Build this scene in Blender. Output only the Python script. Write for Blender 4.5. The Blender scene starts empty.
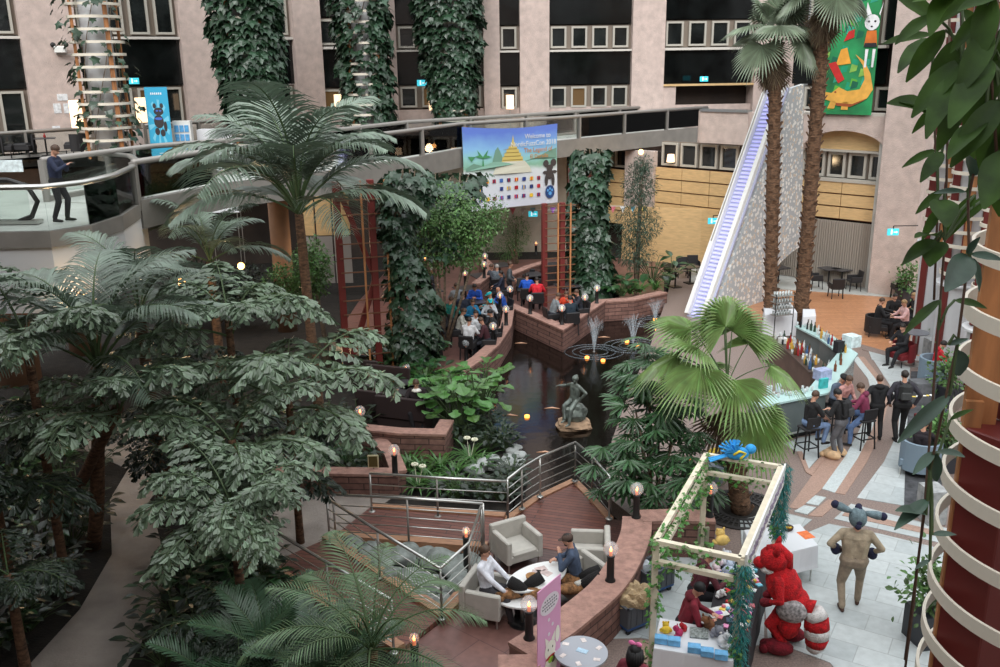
import bpy, bmesh, math, random
import numpy as np
from mathutils import Vector, Matrix
PI = math.pi
sc = bpy.context.scene
COL = sc.collection
random.seed(7)
RNG = np.random.default_rng(7)

# ------------------------------------------------------------------ camera
FPX, PITCH, ROLL, CAMH = 915.0, math.radians(16.4), math.radians(-0.8), 9.2
cam_data = bpy.data.cameras.new('camera')
cam_data.sensor_width = 36.0
cam_data.lens = 36.0 * FPX / 1000.0
cam_data.clip_start = 0.05
cam_data.clip_end = 300
cam = bpy.data.objects.new('camera', cam_data)
COL.objects.link(cam)
sc.camera = cam
_R0 = Vector((1, 0, 0)); _U0 = Vector((0, math.sin(PITCH), math.cos(PITCH))); _F0 = Vector((0, math.cos(PITCH), -math.sin(PITCH)))
_c, _s = math.cos(ROLL), math.sin(ROLL)
CR = _c * _R0 + _s * _U0
CU = -_s * _R0 + _c * _U0
CAM = Vector((0, 0, CAMH))
mw = Matrix((CR, CU, -_F0)).transposed().to_4x4()
mw.translation = CAM
cam.matrix_world = mw

# ------------------------------------------------------------------ world, light, exposure
wd = bpy.data.worlds.new('world'); sc.world = wd; wd.use_nodes = True
nt = wd.node_tree; nt.nodes.clear()
wo = nt.nodes.new('ShaderNodeOutputWorld'); bg = nt.nodes.new('ShaderNodeBackground')
tc = nt.nodes.new('ShaderNodeTexCoord'); sx = nt.nodes.new('ShaderNodeSeparateXYZ')
rp = nt.nodes.new('ShaderNodeValToRGB')
nt.links.new(tc.outputs['Generated'], sx.inputs[0])
nt.links.new(sx.outputs['Z'], rp.inputs[0])
rp.color_ramp.elements[0].position = 0.0; rp.color_ramp.elements[0].color = (0.08, 0.08, 0.08, 1)
rp.color_ramp.elements[1].position = 0.9; rp.color_ramp.elements[1].color = (0.93, 0.97, 1.0, 1)
e = rp.color_ramp.elements.new(0.35); e.color = (0.45, 0.45, 0.455, 1)
nt.links.new(rp.outputs[0], bg.inputs[0]); bg.inputs[1].default_value = 2.0
nt.links.new(bg.outputs[0], wo.inputs[0])
sun_d = bpy.data.lights.new('sun', 'SUN'); sun_d.energy = 2.2; sun_d.angle = math.radians(35); sun_d.color = (1.0, 0.985, 0.96)
sun = bpy.data.objects.new('sun', sun_d); COL.objects.link(sun)
sun.rotation_euler = (math.radians(54), math.radians(-8), 0)
sc.view_settings.view_transform = 'Standard'; sc.view_settings.look = 'None'
sc.view_settings.exposure = 0.2; sc.view_settings.gamma = 1.0; sc.view_settings.use_curve_mapping = False
sc.cycles.max_bounces = 6; sc.cycles.diffuse_bounces = 3; sc.cycles.glossy_bounces = 3
sc.cycles.transmission_bounces = 5; sc.cycles.transparent_max_bounces = 12
sc.cycles.caustics_reflective = False; sc.cycles.caustics_refractive = False

# ------------------------------------------------------------------ pixel -> place helpers
def ray(px, py):
    x = (px - 500) / FPX; y = -(py - 333.5) / FPX
    return CR * x + CU * y + _F0
def G(px, py, z=0.0):
    d = ray(px, py); return CAM + d * ((z - CAMH) / d.z)
def D(px, py, yy):
    d = ray(px, py); return CAM + d * (yy / d.y)
class Plane:
    """vertical plane through two ground points"""
    def __init__(s, a, b):
        s.o = Vector((a[0], a[1], 0)); s.u = (Vector((b[0], b[1], 0)) - s.o); s.L = s.u.length; s.u.normalize()
        s.n = Vector((s.u.y, -s.u.x, 0))
        if s.n.dot(-s.o) < 0: s.n = -s.n
    def hit(s, px, py):
        d = ray(px, py); t = (s.o - CAM).dot(s.n) / d.dot(s.n); p = CAM + d * t
        return (p - s.o).dot(s.u), p.z
    def pt(s, a, z, off=0.0):
        p = s.o + s.u * a + s.n * off; return Vector((p.x, p.y, z))
    def rect(s, mb, a0, a1, z0, z1, off=0.0, th=0.1, mi=0):
        P = [s.pt(a, z, o) for o in (off, off + th) for (a, z) in ((a0, z0), (a1, z0), (a1, z1), (a0, z1))]
        mb.add(P, [(0, 3, 2, 1), (4, 5, 6, 7), (0, 1, 5, 4), (1, 2, 6, 5), (2, 3, 7, 6), (3, 0, 4, 7)], mi)
    def poly(s, mb, pts, off=0.0, th=0.1, mi=0):
        n = len(pts)
        P = [s.pt(a, z, off) for a, z in pts] + [s.pt(a, z, off + th) for a, z in pts]
        mb.add(P, [tuple(range(n - 1, -1, -1)), tuple(range(n, 2 * n))] + [(i, (i + 1) % n, n + (i + 1) % n, n + i) for i in range(n)], mi)

# ------------------------------------------------------------------ materials
def lin(c):
    return tuple(((v / 255) / 12.92 if v / 255 <= 0.04045 else ((v / 255 + 0.055) / 1.055) ** 2.4) for v in c) + (1,)
_M = {}
def mat(name, rgb, rough=0.6, metal=0.0, var=0.0, scale=6.0, bump=0.0, bscale=None, emit=0.0, spec=0.5, alpha=1.0, trans=0.0, rgb2=None, stretch=None, isl=0.0, transl=0.0, ecol=None):
    if name in _M: return _M[name]
    m = bpy.data.materials.new(name); m.use_nodes = True; t = m.node_tree; N = t.nodes; L = t.links
    b = N['Principled BSDF']
    c1 = lin(rgb); b.inputs['Base Color'].default_value = c1
    b.inputs['Roughness'].default_value = rough; b.inputs['Metallic'].default_value = metal
    b.inputs['Specular IOR Level'].default_value = spec
    b.inputs['Alpha'].default_value = alpha
    b.inputs['Transmission Weight'].default_value = trans
    if emit:
        b.inputs['Emission Color'].default_value = lin(ecol or rgb); b.inputs['Emission Strength'].default_value = emit
    src = None
    if var or rgb2 or bump:
        co = N.new('ShaderNodeTexCoord'); mp = N.new('ShaderNodeMapping')
        L.new(co.outputs['Object'], mp.inputs[0])
        if stretch: mp.inputs['Scale'].default_value = stretch
    if var or rgb2:
        nz = N.new('ShaderNodeTexNoise'); nz.inputs['Scale'].default_value = scale; nz.inputs['Detail'].default_value = 5
        L.new(mp.outputs[0], nz.inputs['Vector'])
        r = N.new('ShaderNodeValToRGB'); r.color_ramp.elements[0].position = 0.3; r.color_ramp.elements[1].position = 0.7
        a = rgb2 if rgb2 else tuple(v * (1 - var) for v in rgb)
        r.color_ramp.elements[0].color = lin(a)
        r.color_ramp.elements[1].color = lin(rgb if rgb2 else tuple(min(255, v * (1 + var)) for v in rgb))
        L.new(nz.outputs[0], r.inputs[0]); src = r.outputs[0]
    if isl:
        g = N.new('ShaderNodeNewGeometry'); hs = N.new('ShaderNodeHueSaturation')
        mr = N.new('ShaderNodeMapRange'); mr.inputs['To Min'].default_value = 1 - isl; mr.inputs['To Max'].default_value = 1 + isl
        L.new(g.outputs['Random Per Island'], mr.inputs[0]); L.new(mr.outputs[0], hs.inputs['Value'])
        mr2 = N.new('ShaderNodeMapRange'); mr2.inputs['To Min'].default_value = 0.485; mr2.inputs['To Max'].default_value = 0.515
        L.new(g.outputs['Random Per Island'], mr2.inputs[0]); L.new(mr2.outputs[0], hs.inputs['Hue'])
        if src: L.new(src, hs.inputs['Color'])
        else: hs.inputs['Color'].default_value = c1
        src = hs.outputs[0]
    if src: L.new(src, b.inputs['Base Color'])
    if bump:
        n2 = N.new('ShaderNodeTexNoise'); n2.inputs['Scale'].default_value = bscale or scale * 4; n2.inputs['Detail'].default_value = 4
        L.new(mp.outputs[0], n2.inputs['Vector'])
        bp = N.new('ShaderNodeBump'); bp.inputs['Strength'].default_value = min(1, bump); bp.inputs['Distance'].default_value = 0.03
        L.new(n2.outputs[0], bp.inputs['Height']); L.new(bp.outputs[0], b.inputs['Normal'])
    if transl:
        tr = N.new('ShaderNodeBsdfTranslucent'); mx = N.new('ShaderNodeMixShader'); mx.inputs[0].default_value = transl
        if src: L.new(src, tr.inputs[0])
        else: tr.inputs[0].default_value = c1
        o = N['Material Output']
        L.new(b.outputs[0], mx.inputs[1]); L.new(tr.outputs[0], mx.inputs[2]); L.new(mx.outputs[0], o.inputs[0])
    _M[name] = m
    return m
def brick_mat(name, c1, c2, mort, bw, bh, msize=0.02, rough=0.85, rot=(PI / 2, 0, 0), bump=0.4, noise=0.25, offs=0.5, squash=1.0):
    """courses of stone / tiles; rot maps object space to the pattern plane"""
    if name in _M: return _M[name]
    m = bpy.data.materials.new(name); m.use_nodes = True; t = m.node_tree; N = t.nodes; L = t.links
    b = N['Principled BSDF']; b.inputs['Roughness'].default_value = rough
    co = N.new('ShaderNodeTexCoord'); mp = N.new('ShaderNodeMapping'); mp.inputs['Rotation'].default_value = rot
    L.new(co.outputs['Object'], mp.inputs[0])
    br = N.new('ShaderNodeTexBrick'); br.inputs['Scale'].default_value = 1.0
    br.inputs['Color1'].default_value = lin(c1); br.inputs['Color2'].default_value = lin(c2); br.inputs['Mortar'].default_value = lin(mort)
    br.inputs['Mortar Size'].default_value = msize; br.inputs['Brick Width'].default_value = bw; br.inputs['Row Height'].default_value = bh
    br.offset = offs
    L.new(mp.outputs[0], br.inputs['Vector'])
    nz = N.new('ShaderNodeTexNoise'); nz.inputs['Scale'].default_value = 7; nz.inputs['Detail'].default_value = 6
    L.new(co.outputs['Object'], nz.inputs['Vector'])
    hs = N.new('ShaderNodeHueSaturation'); mr = N.new('ShaderNodeMapRange')
    mr.inputs['To Min'].default_value = 1 - noise; mr.inputs['To Max'].default_value = 1 + noise
    mr.inputs['From Min'].default_value = 0.3; mr.inputs['From Max'].default_value = 0.7
    L.new(nz.outputs[0], mr.inputs[0]); L.new(mr.outputs[0], hs.inputs['Value']); L.new(br.outputs['Color'], hs.inputs['Color'])
    L.new(hs.outputs[0], b.inputs['Base Color'])
    ad = N.new('ShaderNodeMath'); ad.operation = 'MULTIPLY_ADD'; ad.inputs[1].default_value = 0.6
    iv = N.new('ShaderNodeMath'); iv.operation = 'SUBTRACT'; iv.inputs[0].default_value = 1.0
    L.new(br.outputs['Fac'], iv.inputs[1]); L.new(nz.outputs[0], ad.inputs[0]); L.new(iv.outputs[0], ad.inputs[2])
    bp = N.new('ShaderNodeBump'); bp.inputs['Strength'].default_value = bump; bp.inputs['Distance'].default_value = 0.02
    L.new(ad.outputs[0], bp.inputs['Height']); L.new(bp.outputs[0], b.inputs['Normal'])
    _M[name] = m
    return m
def glass_mat(name, rgb=(200, 225, 220), mixf=0.12, rough=0.02, ior=1.35):
    """thin clear sheet: mostly transparent with a little reflection"""
    if name in _M: return _M[name]
    m = bpy.data.materials.new(name); m.use_nodes = True; t = m.node_tree; N = t.nodes; L = t.links
    N.remove(N['Principled BSDF']); o = N['Material Output']
    tr = N.new('ShaderNodeBsdfTransparent'); tr.inputs[0].default_value = lin(rgb)
    gl = N.new('ShaderNodeBsdfGlossy'); gl.inputs['Roughness'].default_value = rough
    fr = N.new('ShaderNodeFresnel'); fr.inputs[0].default_value = ior
    mr = N.new('ShaderNodeMath'); mr.operation = 'ADD'; mr.inputs[1].default_value = mixf
    L.new(fr.outputs[0], mr.inputs[0])
    mx = N.new('ShaderNodeMixShader'); L.new(mr.outputs[0], mx.inputs[0]); L.new(tr.outputs[0], mx.inputs[1]); L.new(gl.outputs[0], mx.inputs[2])
    L.new(mx.outputs[0], o.inputs[0])
    _M[name] = m
    return m

# ------------------------------------------------------------------ mesh builder
def frame_from(d, up=Vector((0, 0, 1))):
    d = Vector(d).normalized()
    x = d.cross(up)
    if x.length < 1e-5: x = Vector((1, 0, 0))
    x.normalize(); z = x.cross(d).normalized()
    return x, d, z
class MB:
    def __init__(s): s.V = []; s.F = []; s.n = 0
    def add(s, verts, faces, mi=0):
        a = np.array([tuple(v) for v in verts] if not isinstance(verts, np.ndarray) else verts, dtype=np.float64).reshape(-1, 3)
        s.V.append(a); o = s.n
        for f in faces: s.F.append((tuple(i + o for i in f), mi))
        s.n += len(a)
    def box(s, c, size, rz=0.0, mi=0, R=None, bev=0.0):
        hx, hy, hz = size[0] / 2, size[1] / 2, size[2] / 2
        if bev:
            b = min(bev, hx * .9, hy * .9, hz * .9)
            P = []
            for sx_ in (-1, 1):
                for sy in (-1, 1):
                    for sz in (-1, 1):
                        P += [(sx_ * hx, sy * (hy - b), sz * (hz - b)), (sx_ * (hx - b), sy * hy, sz * (hz - b)), (sx_ * (hx - b), sy * (hy - b), sz * hz)]
            bm = bmesh.new()
            for p in P: bm.verts.new(p)
            r = bmesh.ops.convex_hull(bm, input=bm.verts[:])
            bm.verts.index_update()
            P = [v.co.copy() for v in bm.verts]; F = [tuple(v.index for v in f.verts) for f in bm.faces]; bm.free()
        else:
            P = [Vector((x, y, z)) for z in (-hz, hz) for x, y in ((-hx, -hy), (hx, -hy), (hx, hy), (-hx, hy))]
            F = [(0, 3, 2, 1), (4, 5, 6, 7), (0, 1, 5, 4), (1, 2, 6, 5), (2, 3, 7, 6), (3, 0, 4, 7)]
        M = R if R is not None else Matrix.Rotation(rz, 3, 'Z')
        s.add([M @ Vector(p) + Vector(c) for p in P], F, mi)
    def tube(s, path, r, n=8, mi=0, cap=True, flat=1.0):
        path = [Vector(p) for p in path]
        if not hasattr(r, '__len__'): r = [r] * len(path)
        T = []
        for i in range(len(path)):
            a = path[max(0, i - 1)]; b = path[min(len(path) - 1, i + 1)]; T.append((b - a).normalized())
        x = T[0].cross(Vector((0, 0, 1)))
        if x.length < 1e-3: x = T[0].cross(Vector((0, 1, 0)))
        x.normalize(); V = []
        for i, p in enumerate(path):
            x = (x - T[i] * x.dot(T[i])).normalized(); y = T[i].cross(x)
            for k in range(n):
                a = 2 * PI * k / n; V.append(p + (x * math.cos(a) + y * math.sin(a) * flat) * r[i])
        F = [(i * n + k, i * n + (k + 1) % n, (i + 1) * n + (k + 1) % n, (i + 1) * n + k) for i in range(len(path) - 1) for k in range(n)]
        if cap: F += [tuple(range(n - 1, -1, -1)), tuple(range((len(path) - 1) * n, len(path) * n))]
        s.add(V, F, mi)
    def bar(s, a, b, w, h, mi=0, up=Vector((0, 0, 1))):
        a, b = Vector(a), Vector(b); x, d, z = frame_from(b - a, up)
        P = [p + x * (i * w / 2) + z * (j * h / 2) for p in (a, b) for i, j in ((-1, -1), (1, -1), (1, 1), (-1, 1))]
        s.add(P, [(0, 1, 2, 3), (7, 6, 5, 4), (0, 4, 5, 1), (1, 5, 6, 2), (2, 6, 7, 3), (3, 7, 4, 0)], mi)
    def lathe(s, prof, c=(0, 0, 0), n=16, mi=0, R=None, sq=(1, 1)):
        c = Vector(c); V = []
        for r, z in prof:
            for k in range(n):
                a = 2 * PI * k / n; p = Vector((r * math.cos(a) * sq[0], r * math.sin(a) * sq[1], z))
                V.append((R @ p if R is not None else p) + c)
        m = len(prof)
        F = [(i * n + k, i * n + (k + 1) % n, (i + 1) * n + (k + 1) % n, (i + 1) * n + k) for i in range(m - 1) for k in range(n)]
        F += [tuple(range(n - 1, -1, -1)), tuple(range((m - 1) * n, m * n))]
        s.add(V, F, mi)
    def prism(s, poly, z0, z1, mi=0, mi_top=None):
        n = len(poly)
        ar = sum(poly[i][0] * poly[(i + 1) % n][1] - poly[(i + 1) % n][0] * poly[i][1] for i in range(n))
        if ar < 0: poly = poly[::-1]
        P = [(p[0], p[1], z0) for p in poly] + [(p[0], p[1], z1) for p in poly]
        s.add(P, [tuple(range(n - 1, -1, -1))] + [(i, (i + 1) % n, n + (i + 1) % n, n + i) for i in range(n)], mi)
        s.add(P[n:], [tuple(range(n))], mi if mi_top is None else mi_top)
    def ell(s, c, r, n=12, m=8, mi=0, R=None, nz=0.0):
        c = Vector(c); V = [] ; rr = r if hasattr(r, '__len__') else (r, r, r)
        for i in range(m + 1):
            t = PI * i / m
            for k in range(n):
                a = 2 * PI * k / n
                w = 1 + (random.uniform(-nz, nz) if nz else 0)
                p = Vector((rr[0] * math.sin(t) * math.cos(a), rr[1] * math.sin(t) * math.sin(a), -rr[2] * math.cos(t))) * w
                V.append((R @ p if R is not None else p) + c)
        F = [(i * n + k, i * n + (k + 1) % n, (i + 1) * n + (k + 1) % n, (i + 1) * n + k) for i in range(m) for k in range(n)]
        s.add(V, F, mi)
    def batch(s, tv, tf, Ms, mi=0):
        """template verts (k,3), faces list, Ms (n,3,4)"""
        tv = np.asarray(tv, float); Ms = np.asarray(Ms, float)
        W = np.einsum('nij,kj->nki', Ms[:, :, :3], tv) + Ms[:, None, :, 3]
        o = s.n; k = len(tv); s.V.append(W.reshape(-1, 3)); s.n += k * len(Ms)
        for i in range(len(Ms)):
            b = o + i * k
            for f in tf: s.F.append((tuple(j + b for j in f), mi))
    def wall(s, pts, w, z0, z1, mi=0, mi_top=None, close=False):
        """a wall of width w along a 2D polyline"""
        P = [Vector((p[0], p[1])) for p in pts]; n = len(P); Lf = []; Rt = []
        for i in range(n):
            a = P[max(0, i - 1)]; b = P[min(n - 1, i + 1)]
            if 0 < i < n - 1:
                d1 = (P[i] - a).normalized(); d2 = (b - P[i]).normalized(); t = (d1 + d2).normalized(); k = 1 / max(0.4, t.dot(d1))
            else: t = (b - a).normalized(); k = 1
            nn = Vector((-t.y, t.x)) * (w / 2 * k); Lf.append(P[i] + nn); Rt.append(P[i] - nn)
        V = [(p.x, p.y, z) for z in (z0, z1) for p in Lf + Rt]
        q = 2 * n; F = []; T = []
        for i in range(n - 1):
            F += [(i + 1, i, q + i, q + i + 1), (n + i, n + i + 1, q + n + i + 1, q + n + i)]
            T += [(q + i, q + n + i, q + n + i + 1, q + i + 1)]
        F += [(0, n, q + n, q), (n + n - 1, n - 1, q + n - 1, q + 2 * n - 1)]
        s.add(V, F, mi); s.add(V, T, mi if mi_top is None else mi_top)
    def build(s, name, mats, parent=None, world=False, smooth=False, tagd=None, kind=None, merge=False):
        me = bpy.data.meshes.new(name)
        if s.V:
            v = np.concatenate(s.V); nf = len(s.F)
            me.vertices.add(len(v)); me.vertices.foreach_set('co', v.ravel())
            cnt = np.fromiter((len(f) for f, _ in s.F), int, nf)
            st = np.concatenate(([0], np.cumsum(cnt)[:-1])) if nf else np.array([], int)
            me.loops.add(int(cnt.sum())); me.loops.foreach_set('vertex_index', np.fromiter((i for f, _ in s.F for i in f), int, int(cnt.sum())))
            me.polygons.add(nf); me.polygons.foreach_set('loop_start', st)
            me.polygons.foreach_set('material_index', np.fromiter((m for _, m in s.F), int, nf))
            me.polygons.foreach_set('use_smooth', np.full(nf, bool(smooth)))
            me.update(calc_edges=True); me.validate()
        if not isinstance(mats, (list, tuple)): mats = [mats]
        for m in mats: me.materials.append(m)
        o = bpy.data.objects.new(name, me); COL.objects.link(o)
        if parent is not None:
            o.parent = parent
            if world: o.matrix_parent_inverse = parent_mat(parent).inverted()
        if tagd: tag(o, *tagd)
        if kind: o['kind'] = kind
        return o
def parent_mat(p):
    m = Matrix.LocRotScale(p.location, p.rotation_euler, p.scale)
    if p.parent is not None: m = parent_mat(p.parent) @ p.matrix_parent_inverse @ m
    return m
def tag(o, label, cat, group=None):
    o['label'] = label; o['category'] = cat
    if group: o['group'] = group
    return o
def thing(name, label, cat, loc=(0, 0, 0), rz=0.0, group=None, scale=1.0):
    o = bpy.data.objects.new(name, None); COL.objects.link(o); o.empty_display_size = 0.2
    o.location = loc; o.rotation_euler = (0, 0, rz); o.scale = (scale,) * 3
    return tag(o, label, cat, group)
_KC = {}
def copy_tree(o, parent=None):
    c = o.copy(); COL.objects.link(c)
    if parent is not None: c.parent = parent
    if o.name not in _KC: _KC[o.name] = list(o.children)
    for ch in _KC[o.name]: copy_tree(ch, c)
    return c
def dup(o, loc, rz=0.0, label=None, group=None, scale=None):
    c = copy_tree(o); c.location = loc; c.rotation_euler = (0, 0, rz)
    if scale is not None: c.scale = (scale,) * 3
    if label: c['label'] = label
    if group: c['group'] = group
    return c
def S(name, mb, mats, smooth=False, parent=None):
    o = mb.build(name, mats, parent, smooth=smooth)
    if parent is None: o['kind'] = 'structure'
    return o
def lerp(a, b, t): return a + (b - a) * t
def textobj(name, s, size, m, parent, loc, R, ext=0.002, align='CENTER'):
    cu = bpy.data.curves.new(name, 'FONT'); cu.body = s; cu.size = size; cu.extrude = ext; cu.align_x = align; cu.align_y = 'CENTER'
    o = bpy.data.objects.new(name + '_tmp', cu); COL.objects.link(o)
    dg = bpy.context.evaluated_depsgraph_get(); me = bpy.data.meshes.new_from_object(o.evaluated_get(dg))
    bpy.data.objects.remove(o)
    q = bpy.data.objects.new(name, me); COL.objects.link(q); me.materials.clear(); me.materials.append(m)
    q.matrix_local = Matrix.Translation(loc) @ R.to_4x4()
    if parent is not None:
        q.parent = parent; q.matrix_parent_inverse = parent_mat(parent).inverted()
    return q

# ================================================================== materials of the place
M_pink = mat('pink_render', (196, 178, 170), .95, var=.06, scale=3, bump=.8, bscale=26)
M_trimw = mat('pale_trim', (205, 200, 192), .7)
M_win = mat('window_frame_brown', (128, 116, 104), .6)
M_winl = mat('window_sash_pale', (176, 172, 162), .5)
M_pane = mat('dark_pane', (26, 29, 29), .06, spec=.7, var=.5, scale=.7)
M_pane_warm = mat('warm_pane', (92, 74, 52), .12, emit=.08, ecol=(200, 150, 90))
M_black = mat('black_glass_panel', (13, 15, 15), .1, spec=.6, var=.6, scale=1.3)
M_conc = mat('grey_fascia', (126, 122, 116), .7, var=.06, scale=2)
M_concl = mat('pale_deck', (176, 177, 172), .6, var=.05, scale=2)
M_steel = mat('brushed_steel', (190, 190, 186), .28, metal=.85)
M_darkst = mat('dark_steel', (146, 142, 137), .45, metal=.35)
M_glass = glass_mat('clear_glass', (246, 250, 248), .02)
M_wood_l = mat('light_wood_panel', (204, 172, 124), .5, var=.06, scale=3, stretch=(1, 1, 6))
M_wood_b = mat('panel_batten', (120, 66, 42), .6)
M_soil = mat('dark_soil', (34, 30, 26), .95, var=.3, scale=4, bump=.6, bscale=20)
M_path = mat('concrete_path', (158, 148, 140), .9, var=.1, scale=1.5, bump=.3, bscale=25)
M_whitewall = mat('white_plaster', (206, 208, 210), .7)
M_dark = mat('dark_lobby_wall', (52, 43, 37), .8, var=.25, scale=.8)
M_redsteel = mat('oxide_red_steel', (106, 38, 34), .5)
M_white = mat('white_paint', (222, 222, 218), .5)
M_blackp = mat('black_powder', (22, 22, 23), .45)
M_marble = brick_mat('white_marble_tile', (188, 194, 194), (170, 177, 178), (156, 161, 161), .9, .5, .009, .35, rot=(0, 0, .55), bump=.05, noise=.09)
M_granb = mat('brown_granite', (128, 112, 105), .5, var=.16, scale=30)
M_granp = mat('pink_granite', (160, 132, 118), .5, var=.10, scale=30)
M_granw = mat('pale_granite', (186, 194, 194), .45, var=.06, scale=20)
M_carpet = mat('charcoal_carpet', (62, 63, 66), .95, var=.3, scale=5, bump=.2)
M_parq = brick_mat('orange_parquet', (196, 142, 104), (182, 128, 92), (150, 102, 72), 1.6, .09, .006, .35, rot=(0, 0, .05), bump=.03, noise=.12)
M_redstone = brick_mat('red_stone_tile', (128, 92, 84), (110, 78, 72), (90, 64, 60), 1.1, .7, .01, .4, rot=(0, 0, .7), bump=.08, noise=.16)
M_deckw = brick_mat('brown_deck_board', (122, 76, 64), (102, 62, 54), (50, 34, 30), 3.0, .12, .01, .4, rot=(0, 0, .3), bump=.25, noise=.14)
M_deckd = brick_mat('dark_parquet', (86, 60, 56), (74, 50, 47), (46, 32, 30), 1.2, .09, .008, .35, rot=(0, 0, .35), bump=.05, noise=.16)
M_curb = mat('orange_timber', (164, 122, 94), .55, var=.12, scale=4, stretch=(1, 6, 6))
M_stone = brick_mat('split_red_stone', (132, 98, 88), (110, 80, 72), (74, 54, 50), .62, .15, .012, .9, rot=(PI / 2, 0, 0), bump=.9, noise=.22)
M_stone_top = mat('red_stone_cap', (156, 120, 108), .8, var=.12, scale=8, bump=.4, bscale=30)
M_water = mat('dark_water', (16, 11, 8), .1, spec=.38, bump=.12, bscale=3.5)

# ================================================================== ground
wmb = MB(); wmb.prism([(-8, 12), (14, 12), (14, 36), (-8, 36)], -.5, -.35)
S('floor_pond_water', wmb, M_water)
gm = MB(); gm.prism([(-45, 5), (45, 5), (45, 75), (-45, 75)], -.9, -.6)
S('floor_pond_bed', gm, M_soil)
def gp(L, z=0.0): return [(lambda p: (p.x, p.y))(G(x, y, z)) for x, y in L]
SHORE = [(622, 520), (608, 519), (590, 495), (575, 480), (548, 490), (508, 522), (516, 468), (497, 440), (489, 400), (484, 372), (499, 352), (505, 330), (512, 318), (561, 332), (600, 306), (664, 297), (681, 240)]
m_ = MB(); m_.prism(gp([(-360, 740), (505, 740), (522, 652), (577, 613), (606, 588), (630, 550), (637, 520)] + SHORE[1:] + [(-500, 215)]), -.6, 0); S('floor_planting_soil', m_, M_soil)
m_ = MB(); m_.prism(gp([(505, 740), (522, 652), (577, 613), (606, 588), (630, 550), (637, 520), (612, 500), (606, 470), (612, 440), (628, 395), (648, 352), (666, 300), (681, 240), (1500, 240), (1500, 700)]), -.6, 0)
S('floor_granite', m_, M_granb)
_ov = [0]
def overlay(name, px, k, m, z=0.0):
    _ov[0] += 1
    q = MB(); q.prism(gp(px, z), z - .002, z + .008 * k + .0004 * _ov[0]); return S(name, q, m)
# marble field bottom right
overlay('floor_marble_field', [(768, 640), (762, 575), (790, 540), (829, 524), (880, 534), (945, 550), (1300, 620), (1300, 720), (880, 720), (830, 663)], 1, M_marble)
overlay('floor_marble_front', [(600, 700), (640, 640), (700, 652), (742, 664), (790, 684), (860, 720), (640, 740)], 1, M_granp)
overlay('floor_marble_booth', [(590, 640), (622, 572), (640, 540), (700, 552), (765, 560), (764, 645), (700, 648), (640, 638)], 1, M_marble)
overlay('floor_marble_strip', [(834, 519), (851, 504), (935, 526), (1000, 540), (1000, 556), (940, 543)], 1, M_marble)
overlay('floor_stripe_a', [(846, 511), (940, 532), (1000, 545), (1000, 549), (938, 537), (842, 516)], 2, M_granp)
# curved bands
def band(a, b): return a + b[::-1]
c_w0 = [(852, 358), (868, 379), (873, 400), (861, 427), (845, 457), (822, 489)]
c_w1 = [(858, 357), (877, 381), (880, 402), (872, 430), (858, 458), (835, 493)]
c_b1 = [(864, 357), (884, 382), (888, 405), (881, 432), (867, 462), (845, 495)]
c_m0 = [(872, 358), (889, 384), (900, 408), (898, 432), (884, 462), (857, 498)]
overlay('floor_band_white', band(c_w0, c_w1), 1, M_granw)
overlay('floor_band_pink', band(c_w1, c_b1), 1, M_granp)
c_p0 = [(822, 489), (805, 512), (790, 508), (808, 478), (815, 470), (830, 455), (845, 457)]
overlay('floor_band_pink_b', [(845, 457), (822, 489), (800, 509), (789, 508), (812, 476), (833, 448)], 1, M_granp)
overlay('floor_marble_wedge', [(872, 358), (889, 384), (900, 408), (898, 432), (884, 462), (857, 498), (904, 506), (910, 366), (900, 362)], 1, M_marble)
overlay('floor_marble_far', [(868, 350), (930, 358), (938, 367), (912, 366), (872, 360)], 2, M_marble)
overlay('floor_square_a', [(815, 496), (826, 498), (818, 506), (806, 504)], 2, M_granw)
overlay('floor_square_b', [(804, 506), (816, 508), (807, 515), (794, 512)], 2, M_granw)
overlay('floor_band_pink_c', [(828, 500), (840, 501), (822, 517), (808, 516)], 1, M_granp)
overlay('floor_marble_side', [(740, 520), (780, 512), (812, 520), (800, 530), (770, 560), (742, 550)], 1, M_marble)
overlay('floor_fan_white', [(784, 444), (800, 438), (836, 432), (842, 446), (820, 456), (808, 470), (800, 454)], 1, M_marble)
overlay('floor_fan_pink', [(797, 452), (802, 452), (809, 470), (820, 458), (830, 452), (812, 476), (806, 473)], 2, M_granp)
overlay('floor_carpet_runner', [(911, 372), (948, 372), (944, 470), (938, 515), (904, 508), (906, 440)], 2, M_carpet)
overlay('floor_parquet', [(715, 287), (800, 291), (880, 296), (960, 300), (975, 330), (950, 366), (916, 361), (904, 357), (862, 345), (815, 335), (750, 320), (712, 310)], 1, M_parq)
overlay('floor_parquet_edge', [(862, 345), (904, 357), (916, 361), (940, 364), (940, 367), (904, 361), (862, 350)], 2, M_granb)
overlay('floor_curtain_step', [(690, 268), (800, 276), (880, 286), (960, 296), (960, 302), (880, 297), (800, 291), (690, 283)], 3, M_concl)
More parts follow.
